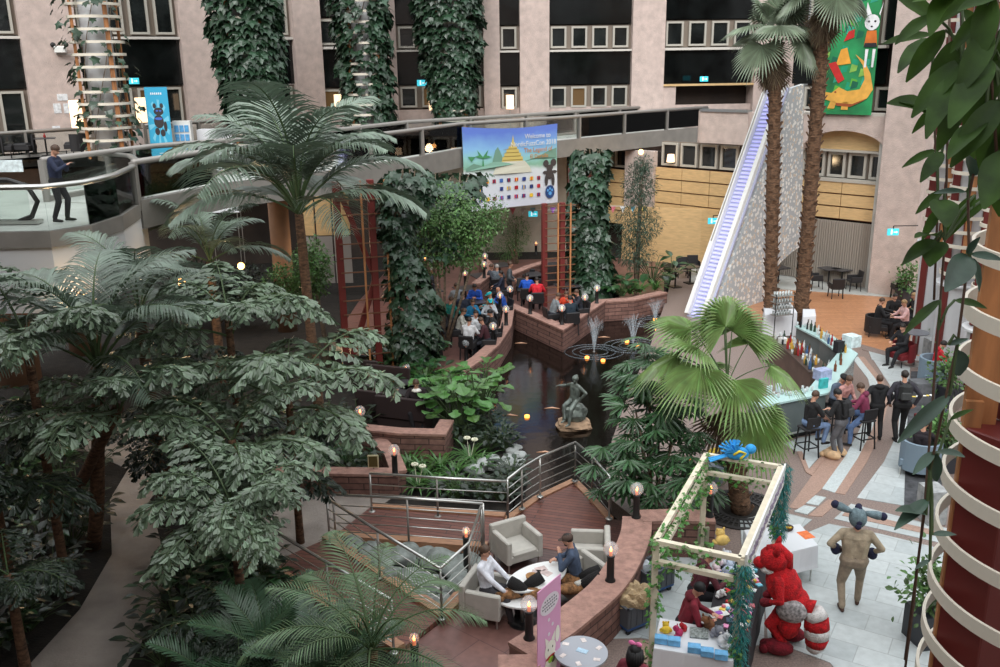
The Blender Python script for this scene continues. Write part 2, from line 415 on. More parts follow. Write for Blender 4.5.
# left path, decks, terrace
overlay('floor_path', [(-40, 720), (28, 667), (80, 610), (112, 555), (110, 500), (128, 470), (90, 452), (30, 446), (-40, 452), (-40, 418), (60, 414), (140, 420), (190, 452), (150, 500), (165, 560), (160, 610), (128, 667), (100, 720)], 1, M_path)
overlay('floor_path_deck', [(215, 494), (272, 490), (400, 493), (372, 512), (345, 542), (327, 543), (300, 560), (268, 572), (240, 540), (205, 520)], 1, M_path)
overlay('floor_terrace_stone', [(443, 622), (468, 594), (487, 550), (500, 556), (520, 600), (535, 660), (520, 720), (380, 720), (400, 655)], 1, M_redstone)
overlay('floor_terrace_wood', [(487, 548), (508, 522), (548, 494), (575, 482), (588, 497), (608, 520), (640, 522), (645, 560), (600, 620), (520, 720), (535, 660), (520, 600), (498, 562)], 1, M_deckd)
overlay('floor_terrace_tip', [(487, 548), (508, 522), (548, 494), (575, 482), (588, 497), (612, 530), (560, 552), (520, 545)], 2, M_deckw)
overlay('floor_crowd_terrace', [(372, 400), (360, 370), (330, 345), (360, 300), (395, 262), (640, 258), (664, 262), (664, 300), (600, 305), (561, 331), (512, 316), (503, 335), (470, 370), (440, 392)], 1, M_redstone)
dk = MB(); P = gp([(327, 543), (443, 620), (400, 656), (262, 572)]); dk.prism(P, 0, .10); S('floor_footbridge_board', dk, M_deckw)
dk = MB(); P = gp([(372, 512), (505, 522), (487, 552), (336, 541)]); dk.prism(P, 0, .14); S('floor_footbridge_deck', dk, M_deckw)
cb = MB()
for a, b in [((327, 542), (443, 620)), ((262, 568), (400, 655)), ((443, 621), (467, 593)), ((336, 540), (487, 552)), ((372, 512), (505, 521))]:
    p, q = G(*a), G(*b); cb.bar((p.x, p.y, .08), (q.x, q.y, .08), .22, .18)
S('trim_timber_curb', cb, M_curb)
cb = MB(); L = gp([(505, 522), (536, 500), (574, 482)]); cb.wall(L, .16, -.1, .06); L = gp([(574, 482), (590, 498), (610, 520)]); cb.wall(L, .16, -.1, .06); S('trim_terrace_edge', cb, M_curb)

# unseen slab and walls round the viewpoint, added to shade the lower left
q = MB(); q.prism([(-22, -3), (-3.2, -3), (-3.2, 9.5), (-7.5, 13), (-22, 14)], 11.6, 12.0); S('ceiling_shade_slab', q, M_whitewall)
q = MB(); q.prism([(-17.6, -3), (-17.3, -3), (-17.3, 19), (-17.6, 19)], 0, 20); S('wall_left_shade', q, M_pink)
q = MB(); q.prism([(-22, -3.4), (14, -3.4), (14, -3), (-22, -3)], 0, 16); S('wall_near_shade', q, M_pink)
# ================================================================== far facade
FL = Plane(D(-60, 110, 39), D(325, 110, 49)); FC = Plane(D(325, 110, 49), D(760, 110, 51))
RW = Plane(G(700, 263), G(873, 290))
UP = 5.8
def strip_rect(pl, mb, x0, x1, y0, y1, yref=None, xref=None, off=0, th=.1, mi=0):
    a0 = pl.hit(x0, yref or y0)[0]; a1 = pl.hit(x1, yref or y0)[0]
    z0 = pl.hit(xref, y1)[1]; z1 = pl.hit(xref, y0)[1]
    pl.rect(mb, a0, a1, z0, z1, off, th, mi)
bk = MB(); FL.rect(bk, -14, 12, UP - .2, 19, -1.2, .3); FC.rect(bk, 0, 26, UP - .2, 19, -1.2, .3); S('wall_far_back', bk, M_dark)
for i, (pl, x0, x1) in enumerate([(FL, 22, 78), (FL, 180, 217), (FL, 292, 319), (FC, 388, 397), (FC, 483, 499), (FC, 519, 548), (FC, 630, 662), (FC, 752, 792)]):
    q = MB(); a0, a1 = pl.hit(x0, 60)[0], pl.hit(x1, 60)[0]; pl.rect(q, a0, a1, UP - .2 if x0 != 630 else 0, 19, -.6, 1.1)
    S('wall_pillar', q, M_pink)
nwin = [0]
def window(pl, a0, a1, z0, z1, warm=False, off=.05):
    nwin[0] += 1
    f = MB(); t = .10
    pl.rect(f, a0, a1, z0, z0 + t, off, .14); pl.rect(f, a0, a1, z1 - t, z1, off, .14)
    pl.rect(f, a0, a0 + t, z0 + t, z1 - t, off, .14); pl.rect(f, a1 - t, a1, z0 + t, z1 - t, off, .14)
    o = f.build('window_%d' % nwin[0], M_winl); o['kind'] = 'structure'
    g = MB(); pl.rect(g, a0 + t, a1 - t, z0 + t, z1 - t, off + .02, .03); g.build('pane', M_pane_warm if warm else M_pane, o)
    return o
def bay(pl, x0, x1, rows, xref, n, warm=()):
    """rows: (kind, y_top, y_bottom)"""
    a0, a1 = pl.hit(x0, 60)[0], pl.hit(x1, 60)[0]
    for kind, y0, y1 in rows:
        z1, z0 = pl.hit(xref, y0)[1], pl.hit(xref, y1)[1]
        if kind == 'g':
            q = MB(); pl.rect(q, a0, a1, z0, z1, 0, .12)
            S('wall_glass_band', q, M_black)
        elif kind == 's':
            q = MB(); pl.rect(q, a0, a1, z0, z1, 0, .35); S('trim_sill', q, M_trimw)
        elif kind[0] == 'w':
            q = MB(); pl.rect(q, a0, a1, z0, z1, -.1, .1); S('wall_window_back', q, M_win)
            w = (a1 - a0) / n
            for i in range(n):
                window(pl, a0 + w * (i + .10), a0 + w * (i + .86), z0 + .06, z1 - .06, warm=(kind == 'w1' and i in warm))
R_C = [('w', -60, -30), ('g', -30, 24), ('w', 25, 49), ('s', 49.5, 51.5), ('g', 52, 84), ('w1', 85, 108)]
R_L = [('g', -60, -32), ('w', -32, 36), ('s', 37, 39.5), ('g', 40, 85), ('w1', 86, 128)]
R_M = [('g', -40, 16), ('w', 18, 46), ('s', 46.5, 49), ('g', 49.5, 87), ('w1', 88, 112)]
bay(FL, -45, 22, R_L, 165, 2); bay(FL, 78, 180, R_L, 165, 4, (0, 2)); bay(FL, 217, 292, R_L, 240, 3, (1,))
bay(FC, 319, 388, R_M, 350, 3, (0, 1)); bay(FC, 397, 483, R_C, 440, 4, (1,)); bay(FC, 499, 519, R_C, 590, 1); bay(FC, 548, 630, R_C, 590, 4, (1,))
bay(FC, 662, 752, [('w', -60, -32), ('g', -30, 19), ('w', 20, 47), ('s', 47.5, 50), ('g', 50.5, 83)], 700, 4)
q = MB(); strip_rect(FC, q, 662, 752, 83.5, 85.5, 60, 700, 0, .5); S('trim_wood_lintel', q, M_wood_l)
q = MB(); strip_rect(FC, q, 662, 675, 85, 112, 60, 700, 0, .4); S('wall_restaurant_end', q, M_pink)
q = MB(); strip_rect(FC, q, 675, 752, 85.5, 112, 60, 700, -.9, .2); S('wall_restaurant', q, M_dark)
q = MB(); FC.rect(q, 0, 26, 0, FC.hit(440, 109)[1], -.1, .25); S('wall_terrace_back', q, M_pink)
q = MB(); FL.rect(q, -14, 12, 0, FL.hit(165, 128)[1], -.1, .25); S('wall_terrace_back', q, M_pink)
ca, cz = FC.hit(584, 131); q = MB(); FC.poly(q, [(ca + 1.6 * math.cos(PI * k / 10), cz + .55 * math.sin(PI * k / 10)) for k in range(11)], .16, .06); S('wall_arch_inset', q, M_wood_l)
pa, pb = D(430, 250, 46), D(566, 250, 46); q = MB(); q.wall([(pa.x, pa.y), (pb.x, pb.y)], .2, 0, 5.2); S('wall_pale_lobby', q, mat('pale_lobby', (178, 168, 152), .8, var=.1, scale=1))
# left terrace deck and its edge
TE = [G(-60, 163, UP), G(0, 159, UP), G(105, 151, UP), G(212, 143, UP), G(300, 132, UP)]
q = MB(); poly = [(p.x, p.y) for p in TE] + [(FC.pt(26, 0).x, FC.pt(26, 0).y), (FC.pt(0, 0).x, FC.pt(0, 0).y), (FL.pt(-14, 0).x, FL.pt(-14, 0).y)]
q.prism(poly, UP - .4, UP - .02); S('floor_upper_terrace', q, M_concl)
# walkway bridge
BL = [(138, 205), (224, 187), (319, 176), (400, 163), (461, 151.5), (557, 143.5), (640, 135), (706, 129)]
BW = [G(x, y, UP) for x, y in BL]
BW2 = [Vector((p.x, p.y)) for p in BW]
def offs(L, d):
    out = []
    for i, p in enumerate(L):
        a = L[max(0, i - 1)]; b = L[min(len(L) - 1, i + 1)]; t = (b - a).normalized(); out.append(p + Vector((-t.y, t.x)) * d)
    return out
far = offs(BW2, 3.0)
q = MB(); q.prism([tuple(p) for p in BW2] + [tuple(p) for p in far[::-1]], UP - .45, UP); S('floor_bridge_deck', q, M_concl)
q = MB(); q.wall(BW2, .22, UP - .62, UP + .12); q.wall(far, .22, UP - .6, UP + .12); S('wall_bridge_fascia', q, M_conc)

# ================================================================== bridge railings
TE2 = [Vector((p.x, p.y)) for p in TE]
def rail_run(name, label, pts, z, h=1.0, step=3, glass=True, top_w=.16, off=0.0, cat='railing', group=None, gl=None):
    """glass balustrade along a list of 2D points: posts, top rail, one glass panel per bay"""
    P = [Vector((p[0], p[1])) for p in pts]
    if off: P = offs(P, off)
    r = thing(name, label, cat, (P[0].x, P[0].y, z), 0, group)
    t = MB(); t.tube([(p.x, p.y, z + h) for p in P], top_w / 2, 8); t.build('top_rail', M_darkst, r, True, smooth=True)
    # resample posts
    Ls = [0]
    for a, b in zip(P, P[1:]): Ls.append(Ls[-1] + (b - a).length)
    n = max(1, round(Ls[-1] / step)); Q = []
    for k in range(n + 1):
        s_ = Ls[-1] * k / n
        for i in range(len(P) - 1):
            if s_ <= Ls[i + 1] + 1e-6:
                Q.append(P[i].lerp(P[i + 1], (s_ - Ls[i]) / (Ls[i + 1] - Ls[i]))); break
    for k, q_ in enumerate(Q):
        m = MB(); d = (Q[min(k + 1, n)] - Q[max(0, k - 1)]); m.box((q_.x, q_.y, z + h / 2 - .12), (.2, .09, h + .24), math.atan2(d.y, d.x) + PI / 2)
        m.build('post', M_darkst, r, True)
        if glass and k < n:
            g = MB(); seg = [p for p in P if 0 < (p - Q[k]).dot((Q[k + 1] - Q[k])) < (Q[k + 1] - Q[k]).length_squared] if n < len(P) else []
            g.wall([Q[k]] + seg + [Q[k + 1]], .02, z + .08, z + h - .06); g.build('glass_panel', gl or M_glass, r, True)
    return r
rail_run('glass_railing', 'glazed grey railing along the camera side of the diagonal footbridge, banner hanging from it', BW2, UP + .1, 1.0, 3.4)
rail_run('glass_railing', 'glazed grey railing along the far side of the diagonal footbridge', far, UP + .1, 1.0, 3.4)
q = MB(); q.wall(TE2, .14, UP - .42, UP + .1); S('trim_terrace_edge_upper', q, mat('pale_edge', (178, 176, 170), .6))
rail_run('glass_railing', 'grey railing at the edge of the upper terrace with tables and chairs', TE2[:3], UP, 1.0, 3.0)
rail_run('glass_railing', 'railing of the upper terrace beside the blue roll-up banner', [TE2[2] + Vector((1.4, 1.2)), TE2[3], TE2[4]], UP, 1.0, 3.0)

# left round balcony
RIM = [(-60, 236), (0, 236), (50, 235), (90, 229), (120, 219), (137, 208), (142, 199), (134, 192), (112, 189)]
RB = [Vector((G(x, y, UP - .05).x, G(x, y, UP - .05).y)) for x, y in RIM]
backp = [Vector((G(x, y, UP).x, G(x, y, UP).y)) for x, y in [(136, 180), (40, 186), (-80, 192)]]
q = MB(); q.prism([tuple(p) for p in RB] + [tuple(p) for p in backp], UP - .3, UP - .02); S('floor_balcony', q, M_concl)
q = MB(); q.wall(RB, .14, UP - .32, UP + .04); S('trim_balcony_edge', q, M_conc)
def shrink(P, k):
    c = Vector((P[0].x - 1, P[2].y + 6)); return [c + (p - c) * k for p in P]
q = MB(); q.wall(shrink(RB[:8], .985), .2, UP - 1.8, UP - .3); S('wall_balcony_drum', q, M_whitewall)
q = MB(); q.prism([tuple(p) for p in shrink(RB, .97)] + [tuple(p) for p in backp], UP - 1.8, UP - 1.7); S('ceiling_lobby', q, M_whitewall)
r = thing('curved_railing', 'curved glass railing with steel handrail around the round balcony where a man stands', 'railing', (RB[0].x, RB[0].y, UP))
m = MB(); m.tube([(p.x, p.y, UP + 1.0) for p in RB], .10, 10, flat=.6); m.build('handrail', M_steel, r, True, smooth=True)
for i in range(len(RB) - 1):
    m = MB(); m.wall([RB[i], RB[i + 1]], .02, UP + .02, UP + .93); m.build('glass_panel', M_glass, r, True)
for p in (RB[5], RB[8]):
    m = MB(); m.box((p.x, p.y, UP + .48), (.16, .1, .96)); m.build('post', M_darkst, r, True)
# soffit slabs / lobby under the upper level on the left
q = MB(); FLb = Plane((-40, 33), (-2, 46)); FLb.rect(q, 0, 46, 0, UP - .4, -1.5, .3); S('wall_lobby_back', q, M_dark)
q = MB(); q.prism([(RB[0].x, RB[0].y), (RB[3].x + .2, RB[3].y + 1), (BW2[1].x, BW2[1].y + .2), (BW2[3].x, BW2[3].y + .3), (TE2[3].x, TE2[3].y), (TE2[1].x, TE2[1].y + .1), (-40, 36), (-40, 20)], UP - 2.1, UP - 2.0)
for k, (px0, px1) in enumerate([(318, 334), (335, 352), (300, 317)]):
    pa, pb = D(px0, 250, 37), D(px1, 250, 37); q = MB(); q.wall([(pa.x, pa.y), (pb.x - .03, pb.y)], .1, 2.6, 5.2); q.wall([(pa.x, pa.y), (pb.x - .03, pb.y)], .1, .6, 2.55, 1); S('wall_wood_panel_lobby', q, [M_wood_l, mat('striped_wall', (150, 146, 142), .8)])
# lobby columns
for x, y, w in [(86, 352, .5), (14, 380, .8), (288, 330, .35)]:
    p = G(x, y); q = MB(); q.lathe([(w, 0), (w, UP - .5)], (p.x, p.y, 0), 20); S('pillar_lobby', q, mat('warm_plaster', (150, 116, 92), .8, var=.1, scale=1), True)
# right facade
M_pinkr = mat('pink_render_right', (192, 176, 168), .95, var=.06, scale=3, bump=.9, bscale=24)
def rwx(x, y=200): return RW.hit(x, y)[0]
def rwz(y, x): return RW.hit(x, y)[1]
def rr(name, x0, x1, y0, y1, xref, off, th, m, yref=None):
    q = MB(); strip_rect(RW, q, x0, x1, y0, y1, yref, xref, off, th); return S(name, q, m)
rr('wall_right_pillar', 884, 926, -160, 292, 884, -.3, 1.0, M_pinkr, 200)
rr('wall_right_pillar_low', 627, 655, 150, 290, 640, -.1, .35, M_pinkr, 200)
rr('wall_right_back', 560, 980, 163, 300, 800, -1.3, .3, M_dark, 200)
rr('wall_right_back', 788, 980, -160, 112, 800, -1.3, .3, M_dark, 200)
# band between arch and upper windows, with the arch cut out
a0, a1 = rwx(801), rwx(884); zc0, zc1 = rwz(151, 842), rwz(130, 842); ztop = rwz(113, 842)
ac = (a0 + a1) / 2; arc = []
for k in range(13):
    t = PI * k / 12; arc.append((ac - (a1 - a0) / 2 * math.cos(t), zc0 + (zc1 - zc0) * math.sin(t)))
q = MB()
for k in range(12):
    RW.poly(q, [arc[k], arc[k + 1], (arc[k + 1][0], ztop), (arc[k][0], ztop)], -.2, .5)
S('wall_arch_band', q, M_pinkr)
q = MB(); RW.poly(q, arc, -.35, .1); S('wall_arch_wood', q, M_wood_l)
rr('trim_arch_ledge', 801, 884, 150, 152, 842, -.3, .3, M_winl)
rr('trim_upper_sill', 795, 890, 112, 115, 842, -.2, .5, M_trimw)
# wedge-side wall between windows
rr('wall_right_upper_mid', 700, 801, 112, 145, 750, -.3, .4, M_pinkr)
rr('wall_parapet', 704, 752, 111, 143, 720, .0, .3, M_pinkr)
rr('trim_parapet_cap', 704, 752, 109, 111.5, 720, -.05, .42, M_steel)
rr('wall_right_glass_band', 792, 886, 50, 84, 842, -.3, .1, M_black)
rr('wall_right_glass_band', 792, 886, -60, -10, 842, -.3, .1, M_black)
rr('trim_upper_line', 792, 886, 46, 49, 842, -.3, .3, M_trimw)
def rwin(x0, x1, y0, y1, n, xref, warm=(), off=-.35, back=True):
    z1, z0 = rwz(y0, xref), rwz(y1, xref); A, B = rwx(x0), rwx(x1); w = (B - A) / n
    if back:
        q = MB(); RW.rect(q, A, B, z0, z1, off - .15, .1); S('wall_window_back', q, M_win)
    for i in range(n): window(RW, A + w * (i + .08), A + w * (i + .92), z0 + .04, z1 - .04, i in warm, off)
rwin(792, 886, 86, 111, 4, 842); rwin(792, 886, -9, 45, 4, 842)
rwin(801, 884, 152, 179, 4, 842); rwin(656, 801, 145, 171, 7, 720, ()); rwin(560, 628, 147, 167, 4, 600, ())
rr('trim_window_ledge', 801, 884, 179, 182, 842, -.3, .4, M_winl)
# wood panel bands
for (x0, x1, y0, y1, xr) in [(801, 884, 182, 220, 842), (655, 801, 172, 222, 720), (560, 627, 168, 222, 600)]:
    A, B = rwx(x0), rwx(x1); Z1, Z0 = rwz(y0, xr), rwz(y1, xr); n = max(2, round((B - A) / 1.6))
    for k in range(3 if xr == 842 else 4):
        nk = 3 if xr == 842 else 4; h = (Z1 - Z0) / nk
        for i in range(n):
            w = (B - A) / n; q = MB(); RW.rect(q, A + w * i + .015, A + w * (i + 1) - .015, Z0 + h * k + .06, Z0 + h * (k + 1), -.1, .15); S('wall_wood_panel', q, M_wood_l)
    q = MB(); RW.rect(q, A, B, Z0, Z1, -.2, .12); S('wall_panel_back', q, M_wood_b)
# curtain
def curtain(x0, x1, y0, y1, xr, label, n=34):
    A, B = rwx(x0, 250), rwx(x1, 250); z1, z0 = rwz(y0, xr), .06; q = MB(); V = []; cols = n * 6
    for j in range(3):
        z = lerp(z0, z1, j / 2)
        for i in range(cols + 1):
            p = RW.pt(lerp(A, B, i / cols), z, .05 + .07 * math.sin(i * 2 * PI / 6 + .4 * math.sin(i * .31)) * (1.2 - .4 * j / 2)); V.append(p)
    c = cols + 1; q.add(V, [(j * c + i, j * c + i + 1, (j + 1) * c + i + 1, (j + 1) * c + i) for j in range(2) for i in range(cols)])
    return tag(q.build('curtain', mat('grey_curtain', (160, 152, 142), .9), smooth=True), label, 'curtain')
curtain(801, 880, 221, 284, 842, 'floor-length grey pleated curtain beside the wooden dance floor')
curtain(770, 799, 224, 284, 790, 'short stretch of grey curtain seen under the arched foot of the white staircase', 14)
rr('trim_curtain_edge', 876, 884, 130, 290, 880, -.1, .3, M_concl, 200)
# curved wooden wall and dark doorway under the panels
A = G(655, 262); B = G(716, 266); 
q = MB(); pts = [(G(x, y).x, G(x, y).y) for x, y in [(622, 259), (660, 262), (700, 264), (716, 266)]]; q.wall(pts, .2, 0, 2.6); S('wall_curved_wood', q, M_wood_l)
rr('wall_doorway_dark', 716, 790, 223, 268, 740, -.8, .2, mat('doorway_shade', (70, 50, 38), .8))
rr('wall_wood_soffit', 655, 790, 220, 225, 720, -.9, 1.0, M_wood_l)

# ================================================================== split-stone planter walls (real world coordinates from their tops)
_wk = 0
def swall(name, px, zt, w, z0=-.6, cap=True, curve=False):
    P = [Vector((G(x, y, zt).x, G(x, y, zt).y)) for x, y in px]
    if curve:
        Q = []
        for i in range(len(P) - 1):
            p0 = P[max(0, i - 1)]; p1 = P[i]; p2 = P[i + 1]; p3 = P[min(len(P) - 1, i + 2)]
            for k in range(4):
                t = k / 4; Q.append(.5 * ((2 * p1) + (p2 - p0) * t + (2 * p0 - 5 * p1 + 4 * p2 - p3) * t * t + (3 * p1 - p0 - 3 * p2 + p3) * t ** 3))
        P = Q + [P[-1]]
    global _wk
    _wk += 1; zt = zt + .004 * _wk
    m = MB(); m.wall(P, w, z0, zt - .06)
    o = S(name, m, M_stone)
    c = MB(); c.wall(P, w + .06, zt - .06, zt); S('trim_wall_cap', c, M_stone_top)
    return P
# courses follow the height of the wall: use z for rows
nt_ = M_stone.node_tree
for n_ in list(nt_.nodes):
    if n_.type == 'MAPPING':
        # (x+y, z) as pattern plane
        cm = nt_.nodes.new('ShaderNodeCombineXYZ'); sp = nt_.nodes.new('ShaderNodeSeparateXYZ'); ad_ = nt_.nodes.new('ShaderNodeMath'); ad_.operation = 'ADD'
        tcn = [k for k in nt_.nodes if k.type == 'TEX_COORD'][0]
        nt_.links.new(tcn.outputs['Object'], sp.inputs[0]); nt_.links.new(sp.outputs[0], ad_.inputs[0]); nt_.links.new(sp.outputs[1], ad_.inputs[1])
        nt_.links.new(ad_.outputs[0], cm.inputs[0]); nt_.links.new(sp.outputs[2], cm.inputs[1])
        for l in list(nt_.links):
            if l.from_node == n_: nt_.links.new(cm.outputs[0], l.to_socket)
WALL_BIG = swall('wall_curved_stone', [(521, 650), (545, 635), (562, 624), (577, 612), (592, 600), (606, 587), (619, 570), (630, 549), (636, 532), (637, 517)], .8, .5, 0, curve=True)
swall('wall_stone_return', [(641, 516), (672, 515), (714, 516)], .8, .42, 0)
swall('wall_stone_end', [(519, 655), (520, 700)], .8, .56, 0)
swall('wall_boat', [(511, 305), (562, 327), (602, 300)], .45, .34, -.6)
swall('wall_boat_side', [(600, 301), (632, 299), (664, 292)], .42, .34, -.6)
swall('wall_bank', [(510, 304), (506, 326), (494, 344), (478, 358), (458, 372)], .45, .34, -.6)
swall('wall_back_terrace', [(511, 274), (528, 267), (545, 262)], .9, .3, 0)
swall('wall_back_terrace', [(482, 258), (490, 266), (486, 276), (476, 284)], .9, .3, 0)
swall('wall_booth_a', [(372, 373), (390, 382), (406, 392)], .7, .3, 0)
swall('wall_booth_b', [(362, 428), (400, 432), (440, 433), (447, 421)], .7, .3, 0)
swall('wall_planter_front', [(273, 471), (330, 472), (399, 473)], .5, .3, 0)
swall('wall_planter_front', [(399, 473), (392, 455), (378, 440)], .5, .3, 0)

# ================================================================== steel wire railings of the small footbridges
def wire_rail(label, px_base, h, wires=4, z=.12, gr='steel railings of the wooden footbridges'):
    P = [G(x, y, z) for x, y in px_base]
    r = thing('steel_railing', label, 'railing', (P[0].x, P[0].y, z), 0, gr)
    m = MB(); m.tube([p + Vector((0, 0, h)) for p in P], .028, 8); m.build('handrail', M_steel, r, True, smooth=True)
    for k in range(wires):
        m = MB(); zz = h * (k + 1) / (wires + 1.2)
        m.tube([p + Vector((0, 0, zz)) for p in P], .011, 6); m.build('wire', M_steel, r, True, smooth=True)
    for i, p in enumerate(P):
        m = MB(); m.tube([p, p + Vector((0, 0, h))], .022, 8); m.lathe([(.075, 0), (.075, .02), (.03, .03)], tuple(p), 12); m.build('post', M_darkst if i % 2 else M_steel, r, True, smooth=True)
    return r
wire_rail('steel post-and-wire railing slanting along the front footbridge, rocks on its far side', [(330, 543), (380, 578), (442, 619)], .98, 4)
wire_rail('short steel railing returning beside the pit of rocks near the armchair', [(442, 619), (470, 592), (482, 552)], .98, 4)
wire_rail('steel railing on the near edge of the rear wooden deck', [(336, 540), (409, 544), (484, 550)], 1.0, 4)
wire_rail('steel railing on the far edge of the rear wooden deck in front of the clivias', [(372, 512), (438, 517), (508, 521)], .9, 3)
wire_rail('curving steel railing between the terrace and the pond', [(508, 521), (522, 509), (540, 497), (575, 481)], .95, 4)
wire_rail('steel railing on the terrace side next to the lady palm', [(575, 481), (592, 497), (609, 519)], .95, 4)
wire_rail('steel railing along the lower left side of the front footbridge', [(262, 568), (330, 612), (394, 653)], .98, 4)

# ================================================================== white staircase wedge
F0 = G(712, 318); F1 = G(800, 288)
WP = Plane(F0, F1)
M_pat = mat('patterned_stair_side', (176, 180, 182), .6)
t = M_pat.node_tree; vr = t.nodes.new('ShaderNodeTexVoronoi'); vr.inputs['Scale'].default_value = 6.5; vr.feature = 'F1'
co = t.nodes.new('ShaderNodeTexCoord'); rmp = t.nodes.new('ShaderNodeValToRGB'); rmp.color_ramp.interpolation = 'CONSTANT'
rmp.color_ramp.elements[0].color = lin((226, 226, 222)); rmp.color_ramp.elements[1].position = .46; rmp.color_ramp.elements[1].color = lin((172, 178, 182))
sr = t.nodes.new('ShaderNodeSeparateColor'); mm = t.nodes.new('ShaderNodeMix'); mm.data_type = 'RGBA'
gt = t.nodes.new('ShaderNodeMath'); gt.operation = 'GREATER_THAN'; gt.inputs[1].default_value = .62
lt = t.nodes.new('ShaderNodeMath'); lt.operation = 'LESS_THAN'; lt.inputs[1].default_value = .42
ml = t.nodes.new('ShaderNodeMath'); ml.operation = 'MULTIPLY'
t.links.new(co.outputs['Object'], vr.inputs['Vector']); t.links.new(vr.outputs['Distance'], rmp.inputs[0])
t.links.new(vr.outputs['Color'], sr.inputs[0]); t.links.new(sr.outputs[0], gt.inputs[0]); t.links.new(vr.outputs['Distance'], lt.inputs[0])
t.links.new(gt.outputs[0], ml.inputs[0]); t.links.new(lt.outputs[0], ml.inputs[1]); t.links.new(ml.outputs[0], mm.inputs['Factor'])
t.links.new(rmp.outputs[0], mm.inputs['A']); mm.inputs['B'].default_value = lin((200, 186, 168))
t.links.new(mm.outputs['Result'], t.nodes['Principled BSDF'].inputs['Base Color'])
st = thing('staircase', 'tall white staircase wedge with patterned flank and violet lit steps behind the tall palms', 'staircase', tuple(F0))
side = [WP.hit(x, y) for x, y in [(713, 314), (743, 226), (769, 150), (790, 88), (802, 84), (801, 170), (799, 246), (790, 252), (779, 262), (771, 272), (767, 283), (764, 300), (758, 314)]]
q = MB(); WP.poly(q, side, -.08, .16); q.build('patterned_side', M_pat, st, True)
lo = WP.hit(706, 318); hi = WP.hit(788, 84)
def sl(tt, dz=0, off=0): return WP.pt(lerp(lo[0], hi[0], tt), lerp(lo[1], hi[1], tt) + dz, off)
Wd = -.8
for o_ in (-.1, Wd):
    q = MB(); q.bar(sl(0, 0, o_), sl(1, 0, o_), .16, .32); q.build('rail_beam', M_white, st, True)
q = MB(); q.bar(sl(0, -.14, Wd / 2), sl(1, -.14, Wd / 2) , .9, .08, up=Vector((0, 0, 1))); q.build('stair_bed', mat('stair_bed', (176, 180, 206), .4), st, True)
q = MB()
for k in range(58):
    a = sl((k + .5) / 58, -.03, -.2); b = sl((k + .5) / 58, -.03, Wd + .15); q.bar(a, b, .10, .06)
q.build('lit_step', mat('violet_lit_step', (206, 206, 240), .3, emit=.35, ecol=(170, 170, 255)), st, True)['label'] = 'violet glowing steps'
q = MB(); q.bar(sl(.28, .3, Wd), sl(1, .3, Wd), .05, .05)
for k in range(9): q.bar(sl(.28 + k * .09, 0, Wd), sl(.28 + k * .09, .3, Wd), .04, .04)
q.build('side_handrail', M_darkst, st, True)

# ================================================================== trellised columns
M_ring = mat('cream_ring', (222, 214, 198), .5)
M_upright = mat('timber_upright', (168, 114, 72), .6, var=.15, scale=3, stretch=(3, 3, .6))
def trellis_column(x, y, z0, z1, R, label, sp=.45, drum=None, colr=.55, red=True, nup=4, ang0=.3, name='trellis_column', ringw=.03, ringh=.10, upw=.16):
    r = thing(name, label, 'column', (x, y, z0))
    q = MB(); q.lathe([(colr * R, 0), (colr * R, z1 - z0)], (0, 0, 0), 20); q.build('shaft', M_whitewall, r, smooth=True)
    if drum:
        q = MB(); q.lathe([(R * .92, 0), (R * .92, drum), (R * 1.15, drum), (R * 1.15, drum + .06)], (0, 0, 0), 28); q.build('drum', M_whitewall, r)
        for a in (ang0 - .7, ang0 + 1.2):
            q = MB(); q.box((R * .93 * math.cos(-PI / 2 + a), R * .93 * math.sin(-PI / 2 + a), drum / 2), (.22, .1, drum - .02), -PI / 2 + a + PI / 2); q.build('red_strip', M_redsteel, r)
    zz = (drum or 0) + .1
    if red:
        for a in (0, PI / 2, PI, 1.5 * PI):
            q = MB(); q.box((R * .72 * math.cos(a + ang0), R * .72 * math.sin(a + ang0), (zz + z1 - z0) / 2), (.2, .2, z1 - z0 - zz), a + ang0); q.build('red_post', M_redsteel, r)
    for k in range(nup):
        a = 2 * PI * k / nup + ang0 + .55
        q = MB(); q.box((R * .9 * math.cos(a), R * .9 * math.sin(a), (zz + z1 - z0) / 2), (.05, upw, z1 - z0 - zz), a); q.build('timber_upright', M_upright, r)
    n = int((z1 - z0 - zz) / sp); n = min(n, 40)
    for k in range(n):
        z = zz + .2 + k * sp; q = MB(); V = []; N = 36
        for rad, dz in ((R, 0), (R, ringh), (R - ringw, ringh), (R - ringw, 0)):
            V += [(rad * math.cos(2 * PI * i / N), rad * math.sin(2 * PI * i / N), z + dz) for i in range(N)]
        q.add(V, [(j * N + i, j * N + (i + 1) % N, ((j + 1) % 4) * N + (i + 1) % N, ((j + 1) % 4) * N + i) for j in range(4) for i in range(N)])
        q.build('ring', M_ring, r, smooth=False)
    return r
# columns on the upper terrace, left to right
def tcol(px, py, z, R, label, z1=17.5, yy=None, **k):
    p = G(px, py, z)
    if yy: p = D(px, py, yy); p.z = z
    return trellis_column(p.x, p.y, z, z1, R, label, **k), p
C1, c1p = tcol(111, 146, UP, .98, yy=36.5, label= 'white column with pale slat rings and sparse ivy on the upper terrace', red=False)
C2, c2p = tcol(256, 132, UP, 1.0, yy=39, label= 'ringed column almost hidden by hanging vines right of the second pillar', red=False)
C3, c3p = tcol(368, 123, UP, 1.0, yy=44, label= 'ringed column with vines parted over pale slats, above the arching palm', red=False)
C4, c4p = tcol(453, 118, UP, 1.0, yy=46.5, label= 'ringed column under the bushiest vines, above the welcome banner', red=False)
